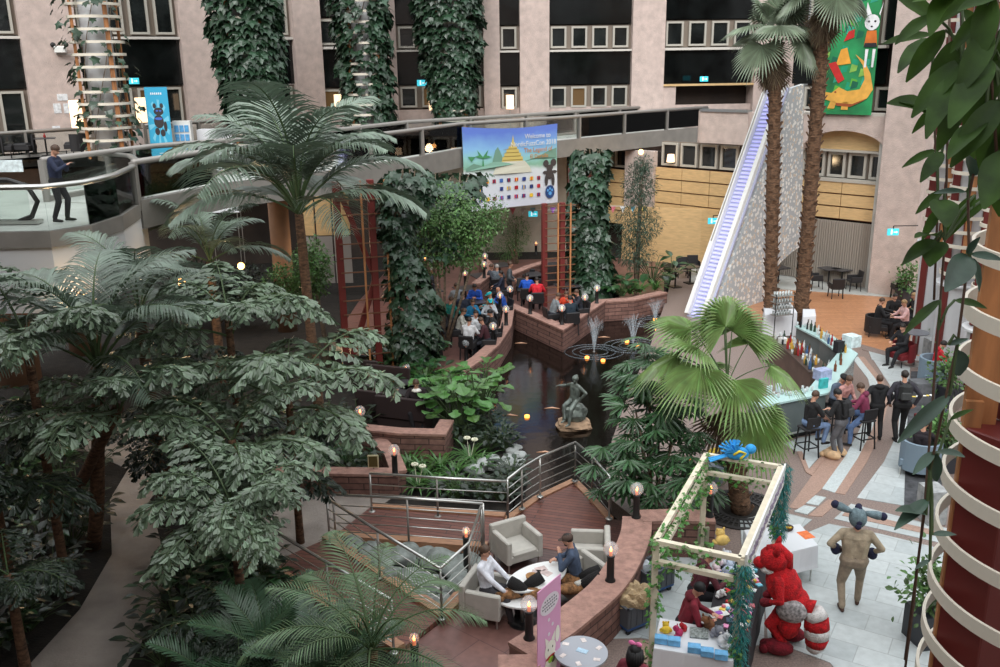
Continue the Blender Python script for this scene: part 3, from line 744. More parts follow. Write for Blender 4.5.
# ringed columns on the right side
for (px, py, fl, R, lb) in [(928, 352, 243, .62, 'ringed column with white drum base farthest along the right side'), (949, 372, 284, .62, 'middle ringed column with white drum and a small notice on it'), (982, 402, 330, .66, 'ringed column with steel collar nearest the big timber upright')]:
    p = G(px, py); zf = D(px, fl, p.y).z
    trellis_column(p.x, p.y, 0, 15, R, lb, sp=.42, drum=zf, nup=3, ang0=-.5)
# the near column at the right edge

def PD(px, py, depth): return CAM + ray(px, py) * depth
NC = PD(1081, 560, 6.9)
nr = thing('trellis_column', 'huge near column of cream hoops round an oxide-red post and timber upright at the edge', 'column', (NC.x, NC.y, 0))
for k in range(34):
    z = .35 + k * .44; q = MB(); V = []; N = 72; R_ = 1.02
    for rad, dz in ((R_, 0), (R_, .11), (R_ - .025, .11), (R_ - .025, 0)):
        V += [(rad * math.cos(2 * PI * i / N), rad * math.sin(2 * PI * i / N), z + dz) for i in range(N)]
    q.add(V, [(j * N + i, j * N + (i + 1) % N, ((j + 1) % 4) * N + (i + 1) % N, ((j + 1) % 4) * N + i) for j in range(4) for i in range(N)])
    q.build('ring', M_ring, nr)
def loc(px, py, dd):
    p = PD(px, py, dd); return (p.x - NC.x, p.y - NC.y)
zb = PD(1000, 420, 6.8).z; zt_ = PD(978, 426, 6.72).z
q = MB(); x, y = loc(987, 540, 6.85); q.box((x, y, zb / 2), (.36, .36, zb), .5, bev=.01); q.build('red_post', M_redsteel, nr)
q = MB(); x, y = loc(955, 540, 6.95); q.box((x, y, zb / 2 + .1), (.05, .12, zb + .2), 1.35); q.build('timber_upright', M_upright, nr)
q = MB(); x, y = loc(981, 400, 6.72); q.box((x, y, (14 + zt_) / 2), (.22, .07, 14 - zt_), -.25); q.build('timber_upright', M_upright, nr)
q = MB(); x, y = loc(1060, 540, 7.0); q.box((x, y, zb + .1), (1.1, 1.0, .16), .3); q.build('red_collar', M_redsteel, nr)
q = MB(); q.lathe([(.45, 0), (.45, 15)], (.25, .5, 0), 24); q.build('shaft', M_whitewall, nr, smooth=True)

# ================================================================== leaves
ML_kentia = mat('kentia_leaf', (104, 120, 104), .38, var=.18, scale=1.4, isl=.22, spec=.6, transl=.12)
ML_fish = mat('fishtail_leaf', (100, 118, 94), .3, var=.18, scale=1.8, isl=.42, spec=.7, transl=.10)
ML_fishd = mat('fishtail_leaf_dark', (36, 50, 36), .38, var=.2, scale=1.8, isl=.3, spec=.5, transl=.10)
ML_fan = mat('fan_leaf_bright', (122, 150, 88), .38, var=.14, scale=3, isl=.2, spec=.6, transl=.25)
ML_fanb = mat('fan_leaf_blue', (116, 130, 108), .4, var=.12, scale=2, isl=.2, spec=.5, transl=.15)
ML_lady = mat('lady_palm_leaf', (60, 92, 58), .3, var=.2, scale=2, isl=.3, spec=.6, transl=.12)
ML_vine = mat('vine_leaf', (42, 66, 46), .36, var=.2, scale=1.2, isl=.35, spec=.6, transl=.1)
ML_ivy = mat('ivy_leaf_bright', (84, 134, 62), .4, isl=.3, transl=.2)
ML_ficus = mat('ficus_leaf', (84, 116, 64), .4, var=.22, scale=1.5, isl=.35, spec=.5, transl=.2)
ML_pod = mat('feathery_leaf', (54, 76, 58), .45, isl=.35, transl=.1)
ML_broad = mat('broad_dark_leaf', (46, 78, 44), .28, var=.2, scale=3, isl=.3, spec=.7, transl=.12)
ML_fiddle = mat('fiddle_leaf', (82, 122, 62), .35, var=.15, scale=3, isl=.22, spec=.6, transl=.2)
ML_strap = mat('strap_leaf', (70, 108, 52), .34, var=.15, scale=3, isl=.28, spec=.6, transl=.15)
ML_near = mat('near_leaf', (58, 82, 34), .55, var=.3, scale=9, isl=.45, spec=.25, transl=.45)
ML_nearb = mat('near_leaf_bluish', (62, 84, 70), .45, var=.2, scale=9, isl=.15, spec=.4, transl=.12)
ML_dead = mat('dry_frond', (112, 96, 76), .9, isl=.3)
M_bark = mat('palm_bark', (96, 72, 54), .95, var=.35, scale=9, bump=1, bscale=24, stretch=(1, 1, 2.2))
M_barkg = mat('grey_bark', (112, 98, 82), .95, var=.25, scale=6, bump=.8, bscale=20, stretch=(1, 1, 3))
M_stem = mat('green_stem', (72, 92, 56), .6)
def rotz(v, a): c, s_ = math.cos(a), math.sin(a); return Vector((v[0] * c - v[1] * s_, v[0] * s_ + v[1] * c, v[2]))
def curve_pts(L, e0, droop, n=14):
    """arching midrib starting at the origin toward +Y; e0 start elevation, droop total bend (rad)"""
    P = [Vector((0, 0, 0))]; e = e0
    for i in range(n):
        e = e0 - droop * ((i + .5) / n) ** 1.3; P.append(P[-1] + Vector((0, math.cos(e), math.sin(e))) * (L / n))
    return P
def sample(P, t):
    f = t * (len(P) - 1); i = min(int(f), len(P) - 2); return P[i].lerp(P[i + 1], f - i), (P[i + 1] - P[i]).normalized()
def pinnate(L=2.6, e0=1.1, droop=1.4, n=34, ll=.7, lw=.04, bare=.22, hang=.9, up=.25, mat_=None, seed=0, swp=.55):
    rs = random.Random(seed); P = curve_pts(L, e0, droop); m = MB()
    m.tube(P, [lerp(.028, .005, i / (len(P) - 1)) * (L / 2.6) for i in range(len(P))], 5, 1)
    V = []; 
    for side in (-1, 1):
        for i in range(n):
            t = bare + (1 - bare) * (i + .5) / n; p, d = sample(P, t)
            w = math.sin(PI * min(1, max(.08, (t - bare) / (1 - bare) * .85 + .15))) ** .6
            l = ll * w * rs.uniform(.88, 1.1); x, _, z = frame_from(d)
            dr = (x * side * math.cos(swp) + d * math.sin(swp + t * .3) + z * up + Vector((rs.uniform(-.06, .06), 0, rs.uniform(-.06, .06)))).normalized()
            q = p.copy(); pts = [q.copy()]; k = 4
            for j in range(k):
                q = q + dr * (l / k); pts.append(q.copy()); dr = (dr + Vector((0, 0, -1)) * hang * (j + 1) / k * .55).normalized()
            wv = d.cross(Vector((0, 0, 1))).cross(dr); wv = d - dr * d.dot(dr); wv.normalize()
            ws = [lw * .5, lw, lw * .85, lw * .5, .004]
            vv = []
            for j in range(5): vv += [pts[j] + wv * ws[j] / 2, pts[j] - wv * ws[j] / 2]
            m.add(vv, [(2 * j, 2 * j + 1, 2 * j + 3, 2 * j + 2) for j in range(4)], 0)
    return m
def bipinnate(L=2.4, e0=.9, droop=1.3, npair=9, pl=.8, nl=9, ls=.15, bare=.25, seed=0, flat=.35):
    rs = random.Random(seed); P = curve_pts(L, e0, droop); m = MB()
    m.tube(P, [lerp(.03, .006, i / (len(P) - 1)) for i in range(len(P))], 5, 1)
    for side in (-1, 1):
        for i in range(npair):
            t = bare + (1 - bare) * (i + .5) / npair; p, d = sample(P, t)
            tt = (t - bare) / (1 - bare); l = pl * (1 - .62 * tt) * rs.uniform(.85, 1.1); x, _, z = frame_from(d)
            dr = (x * side + d * (.5 + .4 * tt) + z * flat * .4 + Vector((0, 0, -.12))).normalized()
            q = p.copy(); R = [q.copy()]; k = 5
            for j in range(k): q = q + dr * (l / k); R.append(q.copy()); dr = (dr + Vector((0, 0, -.16))).normalized()
            m.tube(R, [.008, .007, .006, .005, .004, .003], 3, 1, cap=False)
            for j in range(nl + 1):
                for s2 in ((-1, 1) if j < nl else (0,)):
                    u = min(1, (j + .6) / nl); b, dd = sample(R, min(.999, u)); xx, _, zz = frame_from(dd)
                    a = ls * rs.uniform(.8, 1.25) * (1.15 - .25 * u)
                    dv = (dd * .75 + xx * s2 * .8 + Vector((0, 0, -1)) * rs.uniform(-.1, .95)).normalized() if s2 else (dd + Vector((0, 0, -.3))).normalized()
                    wv = (dv.cross(Vector((rs.uniform(-.5, .5), rs.uniform(-.5, .5), 1)) + xx * s2 * .3)); wv.normalize()
                    w1 = a * .26; e1 = b + dv * a * .62 + wv * w1; e2 = b + dv * a * .55 - wv * w1 * 1.1
                    tip = b + dv * a * 1.05 + wv * w1 * .9; mid = b + dv * a * .82 - wv * w1 * .1 + Vector((0, 0, -.02)); t2 = b + dv * a * .95 - wv * w1 * .9
                    m.add([b, e1, tip, mid, t2, e2], [(0, 1, 2, 3), (0, 3, 4, 5)], 0)
    return m
def fanleaf(R=.6, n=26, span=2.6 * PI / 2, pet=.9, e0=.9, droop=.3, split=.55, cup=.18, hang=.25, wid=1.0, tilt=.5, seed=0, pr=.014):
    """petiole along +Y then a pleated palmate blade"""
    rs = random.Random(seed); P = curve_pts(pet, e0, droop, 6); m = MB()
    m.tube(P, [pr * (1.2 - .4 * i / 6) for i in range(7)], 5, 1)
    c = P[-1]; d = (P[-1] - P[-2]).normalized(); dd = (d + Vector((0, 0, -tilt))).normalized(); x, _, z = frame_from(dd)
    da = span / n
    for i in range(n):
        a = -span / 2 + da * (i + .5); r = R * (1 - .22 * abs(a / (span / 2)) ** 2) * rs.uniform(.93, 1.05)
        def pt(aa, rr, h=0.0):
            g = Vector((0, 0, -hang * R * (rr / R) ** 2.2)); return c + (x * math.sin(aa) + dd * math.cos(aa)) * rr + z * (h + cup * rr * (math.cos(aa) * .0 + 1) * .4) + g
        hw = da * .5 * wid
        s_ = r * split; rid = .018 * (R / .6)
        V = [c, pt(a - hw, s_, -rid), pt(a, s_, rid), pt(a + hw, s_, -rid), pt(a - hw * .42, r * .8), pt(a + hw * .42, r * .8), pt(a, r * 1.0)]
        m.add(V, [(0, 1, 2), (0, 2, 3), (1, 4, 2), (2, 4, 6, 5), (2, 5, 3)], 0)
    return m
def leaf_tmpl(kind='oval'):
    """unit leaf along +Y, normal +Z"""
    if kind == 'oval':
        V = [(0, 0, 0), (-.26, .3, .05), (.26, .3, .05), (0, .35, 0), (-.28, .62, .04), (.28, .62, .04), (0, .68, -.02), (0, 1, -.10)]
        return V, [(0, 3, 1), (0, 2, 3), (1, 3, 6, 4), (3, 2, 5, 6), (4, 6, 7), (6, 5, 7)]
    if kind == 'vine':   # shallow five-lobed leaf
        V = [(0, 0, 0), (-.42, -.05, -.03), (-.34, .3, .02), (-.5, .5, -.05), (-.2, .62, .02), (0, 1, -.08), (.2, .62, .02), (.5, .5, -.05), (.34, .3, .02), (.42, -.05, -.03), (0, .4, .05)]
        return V, [(0, 10, 2, 1), (2, 10, 4, 3), (4, 10, 5), (5, 10, 6), (6, 10, 8, 7), (8, 10, 0, 9)]
    if kind == 'small':
        return [(0, 0, 0), (-.25, .5, .04), (0, 1, -.05), (.25, .5, .04)], [(0, 3, 2, 1)]
    if kind == 'fiddle':
        V = [(0, 0, 0), (-.2, .22, .06), (.2, .22, .06), (-.16, .42, .05), (.16, .42, .05), (-.42, .75, .1), (.42, .75, .1), (0, .45, 0), (0, .8, 0), (-.2, 1, .02), (.2, 1, .02), (0, 1.02, -.06)]
        return V, [(0, 7, 3, 1), (0, 2, 4, 7), (3, 7, 8, 5), (7, 4, 6, 8), (5, 8, 11, 9), (8, 6, 10, 11)]
    if kind == 'needle':
        return [(0, 0, 0), (-.07, .5, 0), (0, 1, -.05), (.07, .5, 0)], [(0, 3, 2, 1)]
LT = {k: leaf_tmpl(k) for k in ('oval', 'vine', 'small', 'fiddle', 'needle')}
def mats_for(pos, dirs, norms, sizes):
    """stack of 3x4 matrices placing unit leaves"""
    d = dirs / np.linalg.norm(dirs, axis=1, keepdims=True); x = np.cross(d, norms); x /= (np.linalg.norm(x, axis=1, keepdims=True) + 1e-9); z = np.cross(x, d)
    M = np.stack([x, d, z, pos], axis=2); M[:, :, :3] *= np.asarray(sizes)[:, None, None]; return M
def scatter_leaves(m, pos, out, kind, size, sv=.3, droop=.5, jit=.5, mi=0):
    n = len(pos); r = RNG.normal(size=(n, 3)) * jit
    d = out + r + np.array([0, 0, -droop]); nn = out * .6 + RNG.normal(size=(n, 3)) * .35 + np.array([0, 0, .9])
    s_ = size * RNG.uniform(1 - sv, 1 + sv, n); tv, tf = LT[kind]
    m.batch(tv, tf, mats_for(pos, d, nn, s_), mi)
def trunk_part(root, P, r0, r1, m, n=12, rough=.06, name='trunk'):
    q = MB(); L = [Vector(p) for p in P]; rr_ = [lerp(r0, r1, i / (len(L) - 1)) * (1 + random.uniform(-rough, rough)) for i in range(len(L))]
    q.tube(L, rr_, n); return q.build(name, m, root, smooth=True)
def poly_between(a, b, n, wob=0.0):
    a, b = Vector(a), Vector(b)
    return [a.lerp(b, i / n) + (Vector((random.uniform(-wob, wob), random.uniform(-wob, wob), 0)) if 0 < i < n else Vector()) for i in range(n + 1)]
_FV = {}
def frond_set(key, makers, mats):
    """build each frond variant once (as meshes), to be shared by every palm of the kind"""
    if key not in _FV:
        L = []
        for mk in makers:
            o = mk().build('frond', mats, None); L.append(o.data); bpy.data.objects.remove(o)
        _FV[key] = L
    return _FV[key]
def put_part(root, name, me, loc=(0, 0, 0), rz=0.0, sc_=1.0, rx=0.0, ry=0.0):
    o = bpy.data.objects.new(name, me); COL.objects.link(o); o.parent = root; o.location = loc; o.rotation_euler = (rx, ry, rz); o.scale = (sc_,) * 3; return o

# ---------------- arching feather palms
K_hi = frond_set('kentia', [lambda e=e, d=d, s=s: pinnate(3.0, e, d, 42, .9, .062, .24, 1.0, .15, seed=s) for e, d, s in ((1.5, 1.5, 1), (1.25, 1.75, 2), (.95, 1.6, 3), (.6, 1.4, 4), (1.4, 1.9, 5))], [ML_kentia, M_stem])
def feather_palm(label, hub, ground, nf=13, scale=1.0, group=None, variants=None, trunk_r=.13, bias=None, name='feather_palm', mats=M_bark, a0=0.0, seed=0, lean=.25):
    rs = random.Random(seed + 100); vs = variants or K_hi
    r = thing(name, label, 'palm', (ground[0], ground[1], ground[2] if len(ground) > 2 else 0), 0, group); hl = Vector(hub) - r.location
    if hl.z > .3: trunk_part(r, [Vector((hl.x * (i / 6) ** .8, hl.y * (i / 6) ** .8, hl.z * i / 6)) for i in range(7)], trunk_r * 1.15, trunk_r * .85, mats)
    for k in range(nf):
        a = a0 + k * 2.39996; t = k / max(1, nf - 1)
        i = min(len(vs) - 1, int(t * len(vs))); 
        put_part(r, 'frond', vs[[0, 4, 1, 2, 3][i] if len(vs) == 5 else i], tuple(hl), a, scale * rs.uniform(.85, 1.1), rs.uniform(-.08, .08))
    return r
def at_hub(px, py, y): return D(px, py, y)
h = at_hub(299, 214, 22.0); feather_palm('large arching feather palm with a broad crown in front of the footbridge', h, (h.x + .1, h.y + .3), 22, 1.32, seed=1, a0=.6)
h = at_hub(98, 368, 15.8); feather_palm('feather palm at the left edge with long stalks, under the round balcony', h, (h.x - .9, h.y + .6, 0), 14, 1.02, seed=2, a0=.2)
h = at_hub(140, 318, 18.5); feather_palm('feather palm with hanging pale fronds just right of the white balcony drum', h, (h.x, h.y, 0), 11, .78, seed=3, a0=1.2)
h = at_hub(210, 262, 25); feather_palm('smaller dark feather palm behind the large arching one', h, (h.x, h.y, 0), 10, .8, seed=4, a0=2)
# wispy palm in the foreground
K_wisp = frond_set('wisp', [lambda e=e, d=d, s=s: pinnate(1.9, e, d, 32, .42, .02, .2, .9, .1, seed=s) for e, d, s in ((1.3, 1.5, 11), (1.0, 1.7, 12), (.8, 1.9, 13), (.5, 1.3, 14), (1.15, 1.3, 15))], [mat('wisp_leaf', (96, 122, 84), .45, isl=.25, transl=.2), M_stem])
h = at_hub(372, 650, 10.6); feather_palm('wispy date-like palm in front of the footbridge with thin arching fronds', h, (h.x, h.y, 0), 15, 1.0, variants=K_wisp, trunk_r=.09, seed=5, a0=.5)
K_cyc = frond_set('cycad', [lambda e=e, d=d, s=s: pinnate(1.5, e, d, 30, .34, .032, .12, .3, .3, seed=s) for e, d, s in ((1.1, .9, 21), (.8, .9, 22), (.5, .8, 23))], [mat('cycad_leaf', (56, 84, 58), .35, isl=.2, spec=.6), M_stem])
for (px, py, y, lb, sd) in [(272, 665, 10.9, 'dark cycad with stiff fronds at the bottom of the view below the footbridge', 1), (330, 690, 10.4, 'second stiff cycad beside the wispy palm', 2), (228, 700, 10.6, 'cycad with a curled pale young frond beside the concrete path', 3)]:
    h = at_hub(px, py, y); r = feather_palm(lb, (h.x, h.y, max(.5, h.z)), (h.x, h.y), 14, 1.0, variants=K_cyc, trunk_r=.12, seed=30 + sd, name='cycad', a0=sd)
    r['category'] = 'cycad'

# ---------------- fishtail palms
FT = frond_set('fishtail', [lambda e=e, d=d, s=s: bipinnate(2.5, e, d, 8, .95, 6, .20, .22, s) for e, d, s in ((1.1, 1.35, 1), (.8, 1.3, 2), (.5, 1.0, 3), (1.25, 1.7, 4))], [ML_fish, M_stem])
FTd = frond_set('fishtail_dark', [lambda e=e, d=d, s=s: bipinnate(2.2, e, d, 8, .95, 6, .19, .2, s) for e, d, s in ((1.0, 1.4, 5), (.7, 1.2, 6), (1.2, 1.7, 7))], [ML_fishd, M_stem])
def fishtail(label, px, py, y, nf, scale, dark=False, a0=0.0, base=None, seed=0, trunk=.07):
    h = at_hub(px, py, y); g = base or (h.x, h.y); rs = random.Random(seed)
    r = thing('fishtail_palm', label, 'palm', (g[0], g[1], 0)); hl = h - r.location
    vs = FTd if dark else FT
    if hl.z > .4: trunk_part(r, [Vector((hl.x * i / 5, hl.y * i / 5, hl.z * i / 5)) for i in range(6)], trunk * 1.2, trunk, M_bark)
    for k in range(nf):
        put_part(r, 'frond', vs[k % len(vs)], (hl.x, hl.y, hl.z - .5 * (k / nf)), a0 + k * 2.39996, scale * rs.uniform(.8, 1.1), rs.uniform(-.1, .1))
    return r
fishtail('pale-leaved fishtail palm on a leaning brown trunk beside the concrete path', 118, 408, 14.8, 8, .80, base=(G(58, 528).x, G(58, 528).y), seed=1, a0=3.5, trunk=.10)
fishtail('fishtail palm spreading level below the left balcony', 26, 340, 14.6, 6, .85, seed=2, a0=1.0)
fishtail('tall fishtail palm with shining leaves left of the big arching palm', 228, 318, 17.0, 8, .82, seed=3, a0=.4)
fishtail('fishtail palm leaning over the dark restaurant booths', 288, 392, 16.5, 8, .98, seed=4, a0=2.2)
fishtail('fishtail palm above the low stone planter wall by the footbridge', 232, 440, 14.6, 7, .72, seed=5, a0=5)
fishtail('low fishtail palm hanging over the right side of the concrete path', 232, 508, 12.8, 14, .66, seed=6, a0=.9)
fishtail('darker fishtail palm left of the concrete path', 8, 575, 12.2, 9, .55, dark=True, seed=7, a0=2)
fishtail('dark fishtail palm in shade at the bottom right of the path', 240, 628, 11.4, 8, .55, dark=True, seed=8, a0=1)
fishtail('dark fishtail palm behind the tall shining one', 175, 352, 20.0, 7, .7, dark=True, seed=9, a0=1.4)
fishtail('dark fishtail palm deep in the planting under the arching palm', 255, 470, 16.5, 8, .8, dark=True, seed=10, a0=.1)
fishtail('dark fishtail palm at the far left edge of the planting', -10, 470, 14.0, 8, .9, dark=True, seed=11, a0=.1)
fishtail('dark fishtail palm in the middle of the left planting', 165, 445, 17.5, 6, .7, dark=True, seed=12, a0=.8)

# ---------------- fan palms
FB = frond_set('fan_bright', [lambda e=e, d=d, s=s, t=t: fanleaf(1.0, 34, 3.9, 1.15, e, d, .5, .12, h_, tilt=t, seed=s) for e, d, s, t, h_ in ((1.45, .1, 1, -.1, .05), (1.1, .3, 2, .35, .3), (.7, .5, 3, .7, .45), (.2, .9, 4, 1.4, .5))], [ML_fan, M_stem])
FK = frond_set('fan_blue', [lambda e=e, d=d, s=s, t=t: fanleaf(1.05, 34, 4.4, 1.0, e, d, .55, .12, h_, tilt=t, seed=s) for e, d, s, t, h_ in ((1.3, .3, 5, .0, .1), (.8, .5, 6, .5, .3), (.3, .7, 7, .9, .4), (-.2, .8, 8, 1.2, .4))], [ML_fanb, M_stem])
DRY = frond_set('dry', [lambda: fanleaf(.9, 20, 2.6, .5, -.9, .6, .3, .0, .1, tilt=.8, seed=9)], [ML_dead, ML_dead])
def fan_palm(label, hub, ground, leaves, tr=.16, dry=0, scale=1.0, seed=0, skirt=True, mt=M_bark, boots=0):
    """leaves: list of (variant set, variant index, azimuth, scale)"""
    rs = random.Random(seed); r = thing('fan_palm', label, 'palm', (ground[0], ground[1], 0)); hl = Vector(hub) - r.location
    P = [Vector((hl.x * (i / 14), hl.y * (i / 14), hl.z * i / 14)) for i in range(15)]
    trunk_part(r, P, tr * 1.2, tr, mt, 14, .08)
    if boots:
        q = MB()
        for i in range(boots):
            t = i / boots; p, d = sample(P, t * .98); a = i * 2.39996; rr_ = lerp(tr * 1.2, tr, t)
            o = Vector((math.cos(a), math.sin(a), 0)); b = p + o * rr_ * .8; q.bar(b, b + o * tr * .55 + Vector((0, 0, tr * .9)), tr * .7, tr * .16, 0, up=o)
        q.build('leaf_base_stubs', M_bark, r)
    for vs, i, az, s_ in leaves: put_part(r, 'fan_leaf', vs[i], tuple(hl - Vector((0, 0, rs.uniform(0, .25)))), az - PI / 2, s_ * scale * rs.uniform(.93, 1.06), rs.uniform(-.1, .1))
    for k in range(dry): put_part(r, 'dry_leaf', DRY[0], tuple(hl - Vector((0, 0, .1 + .5 * rs.random()))), k * 2.4, scale * rs.uniform(.7, .95))
    return r
def ring_leaves(vs, n, a0=0.0, s_=1.0):
    return [(vs, min(len(vs) - 1, int(k / n * len(vs))), a0 + k * 2.39996, s_) for k in range(n)]
g = G(770, 330); h = D(776, 40, g.y); fan_palm('left of the two tall fan palms, shaggy trunk crossing the patterned staircase', h, g, ring_leaves(FK[:3], 14, .3), .195, 22, 1.0, 1, boots=150)
g = G(800, 328); h = D(826, -8, g.y - 1.0); fan_palm('right of the two tall fan palms, leaning trunk in front of the crocodile banner', h, g, ring_leaves(FK[:3], 15, 1.1, .9), .20, 24, 1.0, 2, boots=160)
g = G(741, 512); h = D(727, 384, g.y)
lv = [(FB, 0, 1.9, 1.0), (FB, 0, 1.2, .95), (FB, 1, 2.6, 1.0), (FB, 1, .6, .72), (FB, 1, 3.3, .95), (FB, 2, 3.9, .9), (FB, 2, 4.6, .85), (FB, 2, -.2, .72), (FB, 2, 2.9, 1.0), (FB, 3, 5.0, .85), (FB, 3, 5.6, .75), (FB, 0, 2.4, 1.1), (FB, 2, 1.9, .8)]
fan_palm('bright green fan palm growing from the iron tree grate behind the booth', h, (g.x, g.y), lv, .17, 2, 1.12, 3, boots=40)

# ---------------- climbing and hanging vines: a sleeve of shingled leaves round each support
def sleeve(path, rad, n, size, kind='vine', droop=1.3, m=None, lumps=0.0, jit=.35, gap=None, thick=.25, seed=0):
    rs = np.random.default_rng(seed); q = m or MB(); P = [Vector(p) for p in path]
    pos = []; out = []
    while len(pos) < n:
        t = rs.random(); p, d = sample(P, t); a = rs.random() * 2 * PI
        if gap and gap(t, a, rs): continue
        rr_ = (rad(t) if callable(rad) else rad) * (1 + lumps * math.sin(a * 2 + t * 17) * math.sin(t * 23 + a)) * (1 - thick * rs.random() ** 2)
        o = Vector((math.cos(a), math.sin(a), 0)); pos.append(p + o * rr_); out.append(o)
    scatter_leaves(q, np.array([tuple(v) for v in pos]), np.array([tuple(v) for v in out]), kind, size, .35, droop, jit)
    return q
def vine(label, path, rad, n, size, mt=None, stem=True, group=None, name='climbing_vine', **k):
    p0 = Vector(path[0]); p1 = Vector(path[-1]); b = p0 if p0.z < p1.z else p1
    r = thing(name, label, 'vine', tuple(b), 0, group)
    q = sleeve(path, rad, n, size, **k); q.build('foliage', mt or ML_vine, r, True)
    if stem:
        q = MB()
        for i in range(5):
            a = i * 1.3; rr_ = (rad(.5) if callable(rad) else rad) * .6
            q.tube([Vector(p) + Vector((math.cos(a + j * .5) * rr_, math.sin(a + j * .5) * rr_, 0)) for j, p in enumerate(path)], .02, 4)
        q.build('stem', M_barkg, r, True)
    return r
def colpath(p, z0, z1, n=8): return [Vector((p.x, p.y, lerp(z0, z1, i / n))) for i in range(n + 1)]
vine('sparse ivy clinging to the white ringed column near the blue banner', colpath(c1p, UP + .2, 15), 1.1, 260, .32, gap=lambda t, a, rs: rs.random() < .35, seed=1, lumps=.3)
vine('heavy vine hanging from above beside the second pinkish pillar', colpath(c2p, UP + 1.0, 15.5), lambda t: .95 + .6 * t ** .5, 3600, .38, seed=2, lumps=.12)
vine('vine with a gap over pale slats, third column from the left', colpath(c3p, UP + .8, 15.5), lambda t: 1.0 + .4 * t, 2800, .38, seed=3, lumps=.2, gap=lambda t, a, rs: abs(a - 4.6) < .5 and rs.random() < .75)
vine('bushiest hanging vine, above the welcome banner', colpath(c4p, UP + .7, 15.5), lambda t: .8 + .75 * math.sin(min(1, t * 1.6) * PI / 2), 3600, .38, seed=4, lumps=.12)
# timber-and-steel trellis frames on the crowd terrace
def ladder(label, px, py, y_top_px, w=1.0, diag=False, rungs=14, group='red trellis frames'):
    b = G(px, py); zt = D(px, y_top_px, b.y).z; r = thing('trellis_frame', label, 'trellis', (b.x, b.y, 0), .25, None)
    for s_ in (-1, 1):
        q = MB(); q.box((s_ * w / 2, 0, zt / 2), (.2, .2, zt), bev=.01); q.build('steel_post', M_redsteel, r)
    if diag:
        for k, s_ in ((0, 1), (1, -1)):
            q = MB(); q.bar((-s_ * w / 2, .05, zt * k * .5 + .1), (s_ * w / 2, .05, zt * (k + 1) * .5), .16, .16); q.build('diagonal_brace', M_redsteel, r)
    for i in range(rungs):
        q = MB(); q.box((w * .35, -.13, (i + .7) * zt / rungs), (w * 1.7, .03, .035)); q.build('slat', mat('dark_slat', (112, 74, 52), .6), r)
    for s_ in (.2, .9):
        q = MB(); q.box((s_ * w, -.17, zt / 2), (.06, .04, zt)); q.build('timber_upright', M_upright, r)
    return r, b, zt
ladder('red steel trellis with diagonal braces beside the arching palm', 364, 376, 180, 1.0, True)
ladder('red steel trellis with square slats right of the welcome banner', 553, 306, 203, .72, rungs=14)
ladder('red steel post frame inside the leafy column above the stone prow', 580, 284, 168, .9, rungs=6)
def pv(px, py, yy): return D(px, py, yy)
gb = G(590, 299)
vine('dense leafy column rising behind the stone prow of the seating terrace', [pv(594, 297, gb.y), pv(590, 250, gb.y), pv(588, 205, gb.y), pv(590, 150, gb.y)], lambda t: .78 - .12 * t, 1500, .36, seed=5, lumps=.15)
gb = G(400, 372)
vine('vine-covered post curving up left of the small-leaved tree', [pv(412, 362, gb.y), pv(414, 310, gb.y), pv(406, 265, gb.y), pv(396, 235, gb.y), pv(406, 200, gb.y), pv(408, 170, gb.y)], lambda t: .55 + .22 * math.sin(t * 9), 1700, .28, seed=6, lumps=.3)
vine('dark vine draped under the footbridge beside the welcome banner', [pv(432, 250, 30), pv(440, 205, 31), pv(448, 175, 32)], 1.2, 700, .32, seed=7, lumps=.3)

# ---------------- small-leaved trees
def tree(label, px, py_base, crowns, n, size, mt, kind='small', ybase=None, trunk=.09, name='small_leaved_tree', cat='tree', bark=M_barkg, droop=.5, jit=.8, yy=None):
    b = G(px, py_base) if yy is None else D(px, py_base, yy); b = Vector((b.x, b.y, 0 if yy is None else b.z))
    r = thing(name, label, cat, tuple(b)); pos = []; out = []; cs = []
    for (cx, cy, rx, rz_, w) in crowns:
        c = D(cx, cy, b.y + random.uniform(-.3, .3)); sc1 = (c - CAM).dot(_F0) / FPX; cs.append((c, rx * sc1, rz_ * sc1, w))
    W = sum(c[3] for c in cs)
    for c, rx, rz_, w in cs:
        k = int(n * w / W); u = RNG.normal(size=(k, 3)); u /= np.linalg.norm(u, axis=1, keepdims=True); u *= (RNG.random((k, 1)) ** .4)
        lump = 1 + .22 * np.sin(u[:, 0:1] * 7 + c.x) * np.sin(u[:, 1:2] * 6) * np.sin(u[:, 2:3] * 8 + 1)
        pos.append(np.array(tuple(c)) + u * lump * np.array([rx, rx, rz_])); out.append(u)
    q = MB(); scatter_leaves(q, np.concatenate(pos), np.concatenate(out), kind, size, .35, droop, jit); q.build('foliage', mt, r, True)
    q = MB()
    for c, rx, rz_, w in cs:
        m1 = b.lerp(c, .5) + Vector((0, 0, .2)); q.tube([b + Vector((random.uniform(-.04, .04), 0, 0)), m1, c + Vector((0, 0, rz_ * .4))], [trunk, trunk * .7, trunk * .25], 7)
    q.build('trunk', bark, r, True, smooth=True)
    return r
tree('small-leaved green tree standing over the seated crowd', 445, 350, [(445, 215, 32, 32, 4), (474, 228, 26, 26, 3), (436, 250, 24, 26, 2.4), (466, 254, 20, 16, 1), (492, 215, 16, 20, 1), (425, 215, 20, 24, 1)], 8500, .11, ML_ficus, trunk=.055)
tree('small-leaved tree left of the red braced trellis, behind the arching palm', 330, 372, [(312, 268, 20, 30, 3), (285, 285, 22, 22, 2)], 3600, .12, ML_ficus)
tree('feathery dark tree in front of the pinkish low pillar', 636, 292, [(640, 185, 18, 24, 3), (638, 222, 24, 24, 4), (634, 252, 20, 16, 2), (643, 166, 10, 12, 1)], 5200, .2, ML_pod, kind='needle', droop=.7)
